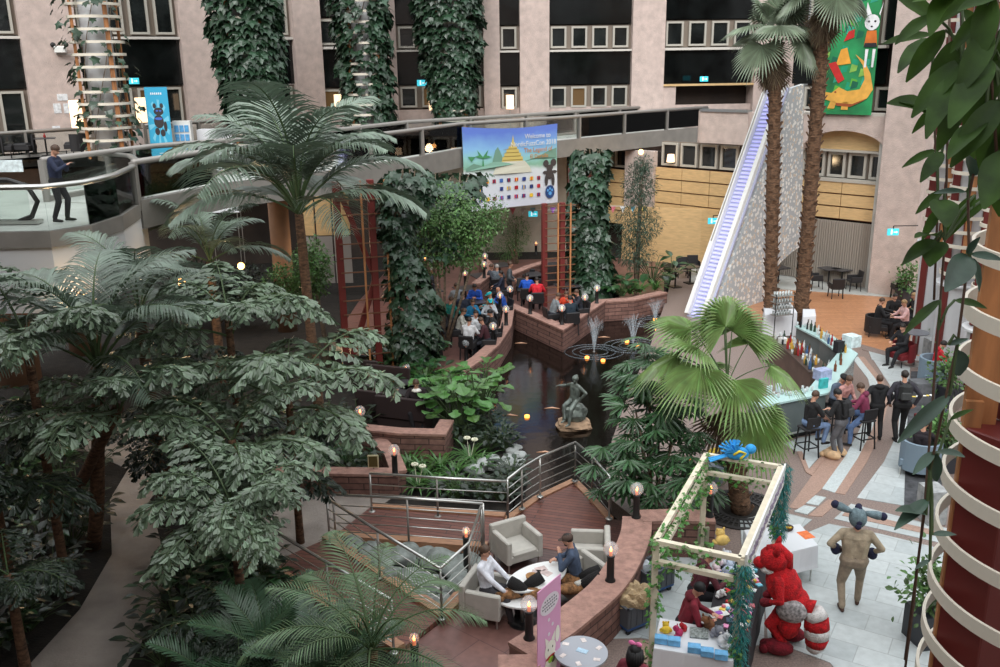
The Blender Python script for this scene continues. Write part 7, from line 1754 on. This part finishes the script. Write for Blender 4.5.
# ================================================================== crowd terrace furniture
for i, (x, y) in enumerate([(466, 306), (482, 292), (474, 320), (500, 281), (532, 291), (567, 303), (440, 330), (431, 308)]):
    table_sq(['dark table between the grey knit and the turquoise shirt', 'dark table behind the royal blue shirt', 'dark table nearest the pond-side wall', 'dark rear table of the seating terrace', 'empty dark table in front of the blue and red backs', 'dark table in the prow of the seating terrace', 'dark table at the shaded left end of the terrace', 'dark table behind the small-leaved tree trunk'][i], x, y, .85)
for row in crowd:
    x, y, rz = row[0], row[1], row[2]; p = seat_at(x, y, 1.24); c = dup(d0, (p[0], p[1], 0), rz, 'black dining chair taken by someone in the seated crowd', 'occupied chairs on the seating terrace')
for (x, y, rz) in [(519, 289, 0), (529, 287, 0), (540, 292, PI / 2), (523, 300, PI), (448, 330, 0), (430, 335, .4)]: chair_at('empty black dining chair on the seating terrace', x, y, rz, 'empty chairs on the seating terrace')
cu_ = item_box('coffee_counter', 'dark service counter with dishes inside the square-slatted trellis', 553, 284, 0, (1.1, .7, .9), (48, 44, 44), .2, cat='counter')
for (x, y, lb) in [(395, 408, 'long dark booth table below the stone booth wall'), (425, 418, 'dark booth table in front of the man with the fleece collar'), (352, 372, 'upper dark booth table behind the palms')]: table_sq(lb, x, y, 1.5, .74, d=.8, rz=-.35)
for i, (x, y, rz) in enumerate([(385, 398, 2.8), (405, 426, -.35), (385, 420, -.35), (352, 362, 2.8), (362, 385, -.35)]):
    p = G(x, y); r = thing('booth_bench', 'dark upholstered bench in the restaurant booths', 'bench', (p.x, p.y, 0), rz, 'benches in the restaurant booths'); q = MB(); q.box((0, 0, .24), (1.4, .5, .44), bev=.02); q.build('seat', mat('dark_bench', (50, 38, 38), .6), r); q = MB(); q.box((0, -.26, .6), (1.4, .1, .6), bev=.02); q.build('backrest', mat('dark_bench', (50, 38, 38), .6), r)
p = G(414, 395, .74); q = MB(); q.lathe([(.03, 0), (.035, .09)], (p.x, p.y, .745), 10); tag(q.build('tea_light', mat('tea_light', (255, 150, 80), .5, emit=3, ecol=(255, 130, 60))), 'orange tea light glass in front of the man with the fleece collar', 'candle')
# ================================================================== upper terrace items
uz = UP
def upd(px, yy): p = D(px, 120, yy); return p.x, p.y
for (px, yy, rz, lb) in [(2, 38, RIGHTW, 'black winged chair at the far left of the upper terrace'), (20, 38.2, PI, 'black winged chair seen from behind on the upper terrace'), (73, 38.5, LEFTW, 'black winged chair right of the terrace table, below the notices')]:
    x, y = upd(px, yy); c = dup(t0, (x, y, uz), rz, lb); c['category'] = 'chair'; c.scale = (1.15, 1.15, 1.25)
x, y = upd(42, 38.6); r = table_sq('dark terrace table with a small red vase on the upper terrace', 42, 140, .8, z=uz); r.location = (x, y, uz)
q = MB(); q.lathe([(.04, 0), (.06, .06), (.02, .14), (.03, .18)], (x, y, uz + .74), 12); tag(q.build('vase', cmat((150, 40, 40)), smooth=True), 'small red vase on the terrace table', 'vase')
M_shade = mat('glowing_lampshade', (250, 220, 190), .8, emit=1.5, ecol=(255, 214, 170))
def flamp(px, pyc, yy, label, h=.62, w=.24, zb=uz):
    c = D(px, pyc, yy); r = thing('floor_lamp', label, 'lamp', (c.x, c.y, zb)); hz = c.z - zb
    q = MB(); q.lathe([(w, hz - h / 2), (w, hz + h / 2)], (0, 0, 0), 18); q.build('lamp_shade', M_shade, r, smooth=False); q = MB(); q.tube([(0, 0, 0), (0, 0, hz)], .025, 6); q.build('pole', M_steel, r); q = MB(); q.lathe([(.2, 0), (.2, .03)], (0, 0, 0), 16); q.build('base', M_blackp, r)
for (x, y, yy, h, w, lb) in [(77, 114, 39, 1.1, .27, 'tall glowing lamp left of the ringed column near the notices'), (142, 110, 39.5, 1.0, .25, 'tall glowing lamp between the ringed column and the blue banner'), (233, 106, 42, .8, .22, 'glowing lamp behind the fronds right of the blue banner'), (272, 108, 44, .7, .2, 'small glowing lamp beside the vine at the second pillar'), (339, 101, 46.5, .62, .24, 'glowing floor lamp left of the vine with the gap'), (379, 99, 46, .62, .15, 'narrow glowing lamp right of the vine with the gap'), (433, 102, 47.5, .8, .21, 'glowing floor lamp left of the bushiest vine'), (461, 104, 48, .6, .14, 'small glowing lamp right of the bushiest vine'), (510, 102, 48.5, .7, .2, 'glowing floor lamp behind the bridge rail above the welcome banner')]: flamp(x, y, yy, lb, h, w)
for (x, y, lb) in [(672, 158, 'small table lamp in the lower row of windows, left'), (744, 164, 'small table lamp in the lower row of windows near the staircase'), (598, 155, 'small lamp in the window behind the leafy column')]:
    a_, z_ = RW.hit(x, y); q = MB(); P = RW.pt(a_, z_, .1); q.lathe([(.2, -.18), (.16, .18)], tuple(P), 16); o = q.build('table_lamp', M_shade); tag(o, lb, 'lamp')
for (x, y, yy, lb) in [(339, 240, 33, 'warm wall lamp glowing between the fronds and the red braced trellis'), (241, 266, 30, 'warm spotlight below the big arching palm'), (181, 283, 24, 'warm glowing lamp behind the left fronds'), (83, 299, 20, 'bright warm lamp under the white balcony drum'), (37, 197, 34, 'round warm lamp beyond the balcony railing'), (641, 152, 41.5, 'small wall lamp on the pinkish low pillar')]:
    c = D(x, y, yy); q = MB(); q.ell(tuple(c), .12, 12, 8); o = q.build('wall_lamp', mat('warm_bulb', (255, 190, 110), .5, emit=7, ecol=(255, 176, 96)), smooth=True); tag(o, lb, 'lamp')
    L = bpy.data.lights.new('lamp_glow', 'POINT'); L.energy = 45; L.color = (1, .72, .42); L.shadow_soft_size = .2; lo_ = bpy.data.objects.new('lamp_glow', L); COL.objects.link(lo_); lo_.parent = o; lo_.location = c + Vector((0, -.3, -.1))
# blue roll-up with a dark cat figure
x, y = upd(159, 36.9); r = thing('rollup_banner', 'bright blue roll-up banner with a dark cartoon animal on the upper terrace', 'banner', (x, y, uz), -.1)
hz = D(159, 87, 36.9).z - uz; q = MB(); q.box((0, 0, hz / 2), (.92, .02, hz)); q.build('print', mat('cyan_vinyl', (56, 168, 208), .5), r)
q = MB()
for k in range(10):
    a = k * PI / 5 + .2; q.add([(0, -.014, hz * .5), (.43 * math.cos(a - .12), -.014, hz * .5 + .9 * math.sin(a - .12)), (.43 * math.cos(a + .12), -.014, hz * .5 + .9 * math.sin(a + .12))], [(0, 1, 2)])
q.build('sunburst', mat('pale_cyan_print', (120, 200, 226), .5), r)
q = MB(); disc(q, 0, hz * .52, .2, .26, -.018); disc(q, .03, hz * .66, .2, .15, -.019); disc(q, -.12, hz * .74, .07, .1, -.019); disc(q, .17, hz * .74, .07, .1, -.019); disc(q, -.1, hz * .38, .1, .14, -.018); disc(q, .12, hz * .36, .1, .14, -.018); disc(q, .25, hz * .45, .07, .2, -.018); q.build('animal_figure', mat('print_charcoal', (58, 54, 56), .5), r)
q = MB(); disc(q, 0, hz * .56, .15, .05, -.021); disc(q, -.03, hz * .67, .05, .03, -.021); disc(q, .1, hz * .67, .05, .03, -.021); q.build('scarf_and_eyes', mat('print_blue', (70, 110, 200), .5), r)
q = MB(); [q.box((-.2 + k * .08, -.02, hz * .91), (.05, .004, .08)) for k in range(6)]; [q.box((-.1 + k * .05, -.02, hz * .07), (.03, .004, .04)) for k in range(5)]; q.build('lettering', mat('white_print', (225, 235, 240), .5), r)
x, y = upd(182, 37.6); r = thing('leaflet_rack', 'rack of blue and white leaflets beside the blue roll-up banner', 'rack', (x, y, uz)); q = MB(); q.box((0, 0, .7), (.7, .3, 1.4)); q.build('body', M_white, r); q = MB(); [q.box((-.2 + .2 * (k % 3), -.17, .4 + .35 * (k // 3)), (.16, .03, .26)) for k in range(9)]; q.build('leaflets', cmat((90, 160, 210)), r)
x, y = upd(215, 38.5); r = cloth_table('small white-draped table with folded garments right of the leaflet rack', [Vector((x - .7, y - .3, 0)), Vector((x + .7, y - .3, 0)), Vector((x + .7, y + .3, 0)), Vector((x - .7, y + .3, 0))], uz + 1.0, M_wcl, skirt=uz + .35); 
# notices, camera, exit signs, escalator end
a_, z_ = FL.hit(60, 97)
for i, (x, y, w, h) in enumerate([(60, 97, .42, .28), (55, 108, .3, .42), (65, 108, .3, .42), (54, 128, .32, .22)]):
    a_, z_ = FL.hit(x, y); q = MB(); FL.rect(q, a_ - w / 2, a_ + w / 2, z_ - h / 2, z_ + h / 2, .5, .02); tag(q.build('notice', cmat((216, 218, 220))), ['white notice at the top of the group on the first pillar', 'white notice at the lower left of the group on the first pillar', 'white notice at the lower right of the group on the first pillar', 'small white notice low on the first pillar'][i], 'notice')
p = FL.pt(FL.hit(57, 50)[0], FL.hit(57, 50)[1], .7); r = thing('security_camera', 'white security camera with two lamps on a bracket on the first pillar', 'camera', tuple(p)); q = MB(); q.box((0, 0, 0), (.45, .3, .28), .2, bev=.03); q.build('housing', M_white, r); q = MB(); [q.ell((s_ * .28, -.02, .2), .11, 10, 8) for s_ in (-1, 1)]; q.build('lamp_heads', M_blackp, r); q = MB(); q.bar((-.2, .0, -.18), (.9, .2, -.2), .05, .05); q.bar((-.15, .1, 0), (-.15, .3, -.2), .05, .05); q.build('bracket', M_darkst, r)
M_sign = mat('teal_exit_sign', (70, 190, 205), .5, emit=.8, ecol=(60, 190, 210)); M_signg = mat('white_sign_mark', (230, 245, 245), .5, emit=.8)
def exit_sign(label, pos, arm=None, s_=.42):
    r = thing('exit_sign', label, 'sign', tuple(pos)); q = MB(); q.box((0, 0, 0), (s_, .06, s_ * .6), bev=.01); q.build('panel', M_sign, r)
    q = MB(); q.box((-s_ * .15, -.035, -.01), (s_ * .14, .01, s_ * .34)); q.box((-s_ * .15, -.035, s_ * .2), (s_ * .1, .01, s_ * .1)); q.box((s_ * .18, -.035, 0), (s_ * .3, .01, s_ * .08)); q.add([(s_ * .4, -.036, 0), (s_ * .26, -.036, s_ * .12), (s_ * .26, -.036, -s_ * .12)], [(0, 1, 2)]); q.build('running_figure_and_arrow', M_signg, r)
    if arm: q = MB(); q.bar((0, 0, s_ * .3), (0, 0, s_ * .3 + .1), .03, .03); q.bar((0, 0, s_ * .3 + .1), (arm, .0, s_ * .3 + .1), .03, .03); q.build('arm', M_blackp, r)
exit_sign('teal exit sign on an arm left of the white staircase', D(713, 221, 37.5), 1.1); exit_sign('teal exit sign on an arm on the right pinkish pillar', D(893, 232, 33.6), .9)
exit_sign('small teal exit sign behind the column near the blue banner', D(134, 81, 40)); exit_sign('teal exit sign in the restaurant behind the bridge end', D(704, 79, 49)); exit_sign('teal exit sign under the bridge behind the seating terrace', D(533, 214, 42)); exit_sign('tiny teal exit sign left of the bushiest vine', D(422, 83, 48), None, .5)
a_, z_ = RW.hit(663, 236); q = MB(); P = RW.pt(a_, z_, .6); q.box(tuple(P), (.42, .04, .3), -.5); tag(q.build('lime_sign', cmat((186, 206, 130))), 'small lime and white sign on the curved wooden wall', 'sign')
r = thing('escalator_end', 'rounded black handrail and glass end of an escalator at the left of the balcony', 'escalator', tuple(G(2, 225, UP))); b = Vector(r.location); q = MB(); q.tube([b + Vector(v) for v in ((-3, .2, 1.0), (.2, .2, 1.0), (.62, .2, .86), (.8, .2, .5), (.62, .2, .16), (.3, .2, .04))], .06, 8); q.build('handrail', M_blackp, r, True, smooth=True); q = MB(); q.box(b + Vector((-1.2, .2, .5)), (3.6, .02, .92)); q.build('glass_side', M_glass, r, True); q = MB(); q.box(b + Vector((-1.2, .2, .04)), (4, .3, .08)); q.build('skirt', M_steel, r, True)
item_box('notice_board', 'white sheet notice fixed behind the balcony glass at the far left', 8, 172, UP + .9, (.8, .04, .3), (210, 222, 224), 0, cat='notice')
# ================================================================== welcome banner on the bridge
A_ = BW2[4]; tdir = None
yT, yB = 0, 0
BP = Plane((D(461, 150, BW2[4].y).x, BW2[4].y - .25), (D(557, 150, BW2[5].y).x, BW2[5].y - .25))
a0, zt0 = BP.hit(461, 127); a1, zt1 = BP.hit(557, 123.5); _, zb0 = BP.hit(465, 212); _, zb1 = BP.hit(557, 202)
wb = thing('welcome_banner', 'large printed welcome banner with golden shrine and rows of flags hanging from the footbridge', 'banner', tuple(BP.pt(a0, zb0)))
def bq(u, v, off=.0):
    z = lerp(lerp(zb0, zb1, u), lerp(zt0, zt1, u), v) - .12 * math.sin(PI * u) * (v > .5); return BP.pt(lerp(a0, a1, u), z, .05 + off + .05 * math.sin(u * 9 + v * 3))
mB = bpy.data.materials.new('banner_print'); mB.use_nodes = True; t = mB.node_tree; bs = t.nodes['Principled BSDF']; bs.inputs['Roughness'].default_value = .6
uvn = t.nodes.new('ShaderNodeUVMap'); sp = t.nodes.new('ShaderNodeSeparateXYZ'); rp_ = t.nodes.new('ShaderNodeValToRGB'); t.links.new(uvn.outputs[0], sp.inputs[0]); nz = t.nodes.new('ShaderNodeTexNoise'); nz.inputs['Scale'].default_value = 9
ad_ = t.nodes.new('ShaderNodeMath'); ad_.operation = 'MULTIPLY_ADD'; ad_.inputs[1].default_value = .12; t.links.new(uvn.outputs[0], nz.inputs['Vector']); t.links.new(nz.outputs[0], ad_.inputs[0]); t.links.new(sp.outputs[1], ad_.inputs[2]); t.links.new(ad_.outputs[0], rp_.inputs[0])
cr = rp_.color_ramp; cr.elements[0].position = 0; cr.elements[0].color = lin((206, 208, 222)); cr.elements[1].position = 1; cr.elements[1].color = lin((96, 124, 206))
for ps, c in ((.5, (208, 214, 216)), (.58, (130, 176, 150)), (.68, (146, 200, 196)), (.8, (134, 184, 224))): e_ = cr.elements.new(ps); e_.color = lin(c)
t.links.new(rp_.outputs[0], bs.inputs['Base Color'])
N, K = 24, 10; q = MB(); q.add([bq(i / N, j / K) for j in range(K + 1) for i in range(N + 1)], [(j * (N + 1) + i, j * (N + 1) + i + 1, (j + 1) * (N + 1) + i + 1, (j + 1) * (N + 1) + i) for j in range(K) for i in range(N)])
o = q.build('print', mB, wb, True, smooth=True); uv = o.data.uv_layers.new(name='UVMap')
for l in o.data.loops:
    vi = l.vertex_index; uv.data[l.index].uv = ((vi % (N + 1)) / N, (vi // (N + 1)) / K)
def bshape(nm, polys, m, off=.03):
    q = MB()
    for P_ in polys: q.add([bq(u, v, off) for u, v in P_], [tuple(range(len(P_)))])
    return q.build(nm, m, wb, True)
def circ(cx, cy, rx, ry, n=14): return [(cx + rx * math.cos(2 * PI * k / n), cy + ry * math.sin(2 * PI * k / n)) for k in range(n)]
bshape('printed_hills', [[(.02, .52), (.1, .58), (.2, .55), (.3, .6), (.33, .74), (.355, .78), (.38, .72), (.42, .6), (.55, .57), (.75, .62), (.9, .68), (.99, .7), (.99, .58), (.02, .48)]], mat('print_green', (112, 150, 132), .6))
bshape('printed_palm', [[(.2, .66), (.14, .74), (.16, .68), (.11, .66), (.2, .64)], [(.2, .66), (.26, .75), (.24, .68), (.3, .66), (.2, .64)], [(.2, .66), (.19, .55), (.21, .55)], [(.08, .6), (.04, .66), (.12, .66)]], mat('print_leaf', (70, 140, 90), .6), .04)
bshape('printed_shrine', [[(.395, .60), (.605, .60), (.6, .655), (.4, .655)], [(.415, .655), (.585, .655), (.58, .70), (.42, .70)], [(.435, .70), (.565, .70), (.56, .745), (.44, .745)], [(.455, .745), (.545, .745), (.54, .785), (.46, .785)], [(.475, .785), (.525, .785), (.52, .83), (.48, .83)], [(.488, .83), (.512, .83), (.5, .92)]], mat('print_gold', (206, 184, 104), .6), .04)
bshape('printed_shrine_shade', [[(.4, .612 + k * .045), (.6 - k * .02, .612 + k * .045), (.6 - k * .02, .622 + k * .045), (.4 + k * .02, .622 + k * .045)] for k in range(4)], mat('print_ochre', (150, 128, 70), .6), .043)
bshape('printed_steps', [[(.33, .5), (.67, .5), (.62, .6), (.38, .6)], [(.3, .42), (.7, .42), (.67, .5), (.33, .5)]], mat('print_cream_steps', (206, 204, 186), .6), .035)
FCOL = [(190, 40, 50), (40, 60, 130), (220, 180, 50), (160, 30, 40), (60, 100, 170), (40, 50, 90)]
for j, v in enumerate((.34, .24, .13)):
    for i in range(10):
        if j == 1 and i in (0, 2, 3): continue
        u = .08 + i * .077; c = FCOL[(i * 7 + j * 3) % 6]; q = MB(); q.add([bq(uu, vv, .04) for uu, vv in [(u - .018, v - .022), (u + .018, v - .022), (u + .018, v + .022), (u - .018, v + .022)]], [(0, 1, 2, 3)]); q.add([bq(u - .005, v - .024, .042), bq(u + .005, v - .024, .042), bq(u + .005, v + .024, .042), bq(u - .005, v + .024, .042)], [(0, 1, 2, 3)], 1); q.build('printed_flag', [cmat(c), cmat(FCOL[(i * 5 + j + 2) % 6])], wb, True)
bshape('printed_mouse', [circ(.9, .38, .045, .07), circ(.86, .52, .035, .05), circ(.95, .52, .035, .05), circ(.905, .46, .04, .045), circ(.94, .3, .02, .08), circ(.86, .3, .02, .07), circ(.96, .4, .03, .02), circ(.85, .4, .03, .02)], mat('print_charcoal', (58, 54, 56), .5), .045)
bshape('printed_paw_emblem', [circ(.9, .15, .055, .085)], mat('print_navy', (34, 66, 120), .6), .045); bshape('paw_mark', [circ(.9, .13, .02, .025), circ(.875, .17, .01, .017), circ(.9, .19, .01, .017), circ(.925, .17, .01, .017)], mat('print_skyblue', (90, 160, 220), .6), .05)
ang = math.atan2(BP.u.y, BP.u.x); RB_ = Matrix.Rotation(ang, 3, 'Z') @ RX
L_ = a1 - a0
for (s_, u, v, sz, m_, nm) in [('Welcome to', .77, .885, .30, M_white, 'text_line'), ('NordicFuzzCon 2018', .72, .80, .31, M_white, 'text_line'), ('The Legend of', .77, .715, .29, mat('print_orange', (196, 124, 52), .6), 'text_line'), ('El Dorado', .78, .635, .26, mat('print_orange', (196, 124, 52), .6), 'text_line')]:
    textobj(nm, s_, sz * .84 * L_ / 4.6, m_, wb, bq(u, v, .06), RB_)
# crocodile art banner on the right facade
a0_, a1_ = rwx(826, 60), rwx(881, 60); zT, zB = rwz(-60, 850), rwz(114, 850)
cb_ = thing('crocodile_banner', 'tall painted banner of a yellow crocodile and cartoon animals on green, on the right facade', 'banner', tuple(RW.pt(a0_, zB)))
def cq(u, v, off=0.0): return RW.pt(lerp(a0_, a1_, u), lerp(zB, zT, v), .42 + off)
def cs(nm, polys, c, off): 
    q = MB(); [q.add([cq(u, v, off) for u, v in P_], [tuple(range(len(P_)))]) for P_ in polys]; return q.build(nm, mat('paint_%d_%d_%d' % c, c, .8, var=.08, scale=3), cb_, True)
q = MB(); q.add([cq(0, 0), cq(1, 0), cq(1, 1), cq(0, 1), cq(0, 0, .04), cq(1, 0, .04), cq(1, 1, .04), cq(0, 1, .04)], [(0, 3, 2, 1), (4, 5, 6, 7), (0, 1, 5, 4), (1, 2, 6, 5), (2, 3, 7, 6), (3, 0, 4, 7)]); q.build('canvas', mat('paint_green', (36, 128, 76), .8, var=.25, scale=.9), cb_, True)
rs = random.Random(2); VV = lambda y: (114 - y) / 174; UU = lambda x: (x - 826) / 55
for i, c in enumerate([(24, 150, 110), (90, 168, 60), (20, 96, 70), (48, 160, 130), (130, 180, 80)]):
    cs('painted_leaf_shape', [[(u, v), (u + .12, v + .01), (u + .14, v + .04), (u + .03, v + .05)] for u, v in [(rs.uniform(0, .84), rs.uniform(0, .9)) for _ in range(11)]], c, .045 + i * .002)
cs('painted_crocodile', [[(UU(828), VV(90)), (UU(840), VV(92)), (UU(847), VV(86)), (UU(856), VV(90)), (UU(868), VV(88)), (UU(872), VV(78)), (UU(869), VV(64)), (UU(861), VV(53)), (UU(870), VV(60)), (UU(877), VV(72)), (UU(881), VV(88)), (UU(876), VV(97)), (UU(862), VV(103)), (UU(845), VV(102)), (UU(832), VV(98))], [(UU(840), VV(100)), (UU(846), VV(101)), (UU(844), VV(108)), (UU(837), VV(108))], [(UU(852), VV(101)), (UU(858), VV(101)), (UU(858), VV(109)), (UU(851), VV(109))]], (222, 168, 76), .07)
cs('painted_crocodile_shade', [[(UU(845), VV(102)), (UU(862), VV(103)), (UU(876), VV(97)), (UU(872), VV(100)), (UU(860), VV(106)), (UU(846), VV(105))], circ(UU(844), VV(91), .02, .006)], (150, 78, 40), .075)
cs('painted_parrot_hat', [[(UU(842), VV(64)), (UU(846), VV(48)), (UU(852), VV(46)), (UU(857), VV(62))]], (226, 160, 60), .07); cs('painted_red_shapes', [[(UU(834), VV(62)), (UU(842), VV(60)), (UU(852), VV(78)), (UU(846), VV(82))], [(UU(848), VV(40)), (UU(858), VV(36)), (UU(858), VV(28)), (UU(852), VV(30))]], (190, 42, 40), .072)
cs('painted_white_animal', [circ(UU(874), VV(22), .13, .045), [(UU(867), VV(16)), (UU(868), VV(2)), (UU(873), VV(14))], [(UU(880), VV(14)), (UU(884) * .99, VV(2)), (UU(881), VV(16))], [(UU(870), VV(48)), (UU(873), VV(48)), (UU(872), VV(66)), (UU(870), VV(66))], [(UU(877), VV(48)), (UU(880), VV(48)), (UU(879), VV(66)), (UU(877), VV(66))], ], (222, 224, 226), .074)
cs('painted_orange_dress', [[(UU(870), VV(30)), (UU(879), VV(30)), (UU(881), VV(46)), (UU(868), VV(46))]], (206, 112, 44), .078); cs('painted_dark_marks', [circ(UU(871), VV(21), .02, .006), circ(UU(877), VV(21), .02, .006), circ(UU(874), VV(26), .02, .005), [(UU(869), VV(42)), (UU(880), VV(42)), (UU(881), VV(46)), (UU(868), VV(46))]], (40, 38, 44), .082)
# ================================================================== statue on its rock in the pond
M_bz = mat('bronze_patina', (104, 112, 106), .45, metal=.35, var=.25, scale=6); M_rk = mat('ochre_rock', (150, 124, 100), .85, var=.2, scale=5, bump=.6, bscale=14)
p = G(574, 427, -.35); stt = thing('statue', 'bronze statue of a seated figure on a rock in the pond', 'statue', (p.x, p.y, -.4), 0)
bm = bmesh.new(); bmesh.ops.create_icosphere(bm, subdivisions=3, radius=1)
for v in bm.verts: c = v.co; k = 1 + .12 * math.sin(c.x * 4 + 1) * math.cos(c.y * 5) + .06 * math.sin(c.z * 9 + c.x * 4); v.co = Vector((c.x * .50 * k, c.y * .38 * k, c.z * .2 * k + .12))
me = bpy.data.meshes.new('rock'); bm.to_mesh(me); bm.free(); me.materials.append(M_rk); put_part(stt, 'rock_base', me)
bm = bmesh.new(); bmesh.ops.create_icosphere(bm, subdivisions=3, radius=1)
for v in bm.verts: c = v.co; k = 1 + .14 * math.sin(c.x * 5) * math.cos(c.y * 4 + 2) + .08 * math.sin(c.z * 7 + c.y * 5); v.co = Vector((c.x * .33 * k, c.y * .27 * k, c.z * .36 * k + .45))
me = bpy.data.meshes.new('rock'); bm.to_mesh(me); bm.free(); me.materials.append(M_bz); put_part(stt, 'bronze_rock', me)
f = figure((0, 0, .86), lean=.05, side=-.12, feet=[(-.16, .42, .26, 0), (-.02, .44, .34, 0)], hands=[(-.22, -.05, .06), (.42, .22, .42)], head=(-.3, .2), sex='f', H=1.5, voxel=.016, long_sleeve=True, bulk=.9)
o = bpy.data.objects.new('figure', f[0]); f[0].materials.clear(); [f[0].materials.append(M_bz) for _ in range(5)]; COL.objects.link(o); o.parent = stt; o.rotation_euler = (0, 0, 2.4)
hm = hair_mesh(f[1], 'bun', 1.0).build('hair', M_bz, stt, smooth=True); hm.rotation_euler = (0, 0, 2.4)
# fountains and floating lights
M_jet = mat('spray', (214, 226, 234), .3, alpha=.16)
for (x, y, h, lb) in [(594, 352, 1.25, 'fountain jet nearest the statue'), (633, 346, 1.15, 'fountain jet in front of the planter wall'), (655, 322, .9, 'fountain jet closest to the staircase')]:
    p = G(x, y, -.35); r = thing('fountain', lb, 'fountain', (p.x, p.y, -.35)); q = MB(); rs = random.Random(int(x))
    for k in range(46):
        a = rs.uniform(0, 2 * PI); s_ = rs.uniform(.05, .38); hh = h * rs.uniform(.75, 1.0); pts = [(s_ * t_ * math.cos(a), s_ * t_ * math.sin(a), hh * (1 - (1 - t_) ** 2) if t_ < 1 else hh - hh * (t_ - 1) ** 2 * 4) for t_ in (0, .3, .6, 1, 1.2)]; q.tube(pts, [.008, .007, .006, .006, .003], 3, cap=False)
    o = q.build('spray', M_jet, r); o['kind'] = 'stuff'; q = MB()
    for rr_ in (.4, .62, .85):
        q.tube([(rr_ * 1.2 * math.cos(a), rr_ * math.sin(a), .006) for a in np.linspace(0, 2 * PI, 25)], .02, 4, cap=False)
    q.build('ripple', mat('ripple', (120, 130, 138), .2, alpha=.35), r); q = MB(); q.lathe([(.05, -.05), (.04, .03)], (0, 0, 0), 10); q.build('nozzle', M_darkst, r)
for i, (x, y) in enumerate([(587, 358), (603, 361), (627, 342), (638, 345), (644, 359), (657, 330), (663, 372), (527, 417), (655, 320)]):
    p = G(x, y, -.34); q = MB(); q.lathe([(.07, -.01), (.07, .05), (.05, .06)], (p.x, p.y, -.34), 12); o = q.build('floating_light', mat('float_light', (255, 170, 80), .5, emit=4, ecol=(255, 150, 60))); tag(o, 'small orange floating light on the pond', 'light', 'floating lights on the pond')
for i, (x, y) in enumerate([(521, 343), (604, 337), (552, 408), (510, 415), (545, 452)]):
    p = G(x, y, -.34); q = MB(); q.tube([(p.x - .22, p.y, -.345), (p.x, p.y + .03, -.34), (p.x + .22, p.y - .04, -.345)], [.01, .05, .008], 8, flat=.4); tag(q.build('koi_carp', mat('koi', (196, 150, 120), .4), smooth=True), 'pale carp near the surface of the dark pond', 'fish', 'carp in the pond')
# plaque, bunting, flag line
p = G(373, 458, .8); r = thing('plaque', 'small framed brown plaque standing in the low planter by the footbridge', 'sign', (p.x, p.y, .3)); q = MB(); q.box((0, 0, .42), (.24, .03, .3)); q.build('frame', mat('cream_frame', (206, 196, 160), .6), r); q = MB(); q.box((0, -.02, .42), (.19, .01, .25)); q.build('panel', mat('brown_panel', (84, 74, 36), .5), r); q = MB(); q.tube([(0, 0, -.25), (0, 0, .3)], .012, 5); q.build('stake', M_blackp, r)
r = thing('bunting', 'string of small coloured pennants in front of the wooden panels', 'bunting', tuple(D(590, 208, 41))); b = Vector(r.location); q = MB(); q.tube([b + Vector((-4 + k * .8, 0, .08 * math.cos(k))) for k in range(9)], .01, 4); q.build('string', M_white, r, True)
for k in range(14):
    x = -3.6 + k * .45; q = MB(); q.add([b + Vector((x, 0, .05)), b + Vector((x + .26, 0, .05)), b + Vector((x + .13, 0, -.25))], [(0, 1, 2)]); q.build('pennant', cmat(cols[k % 10]), r, True)
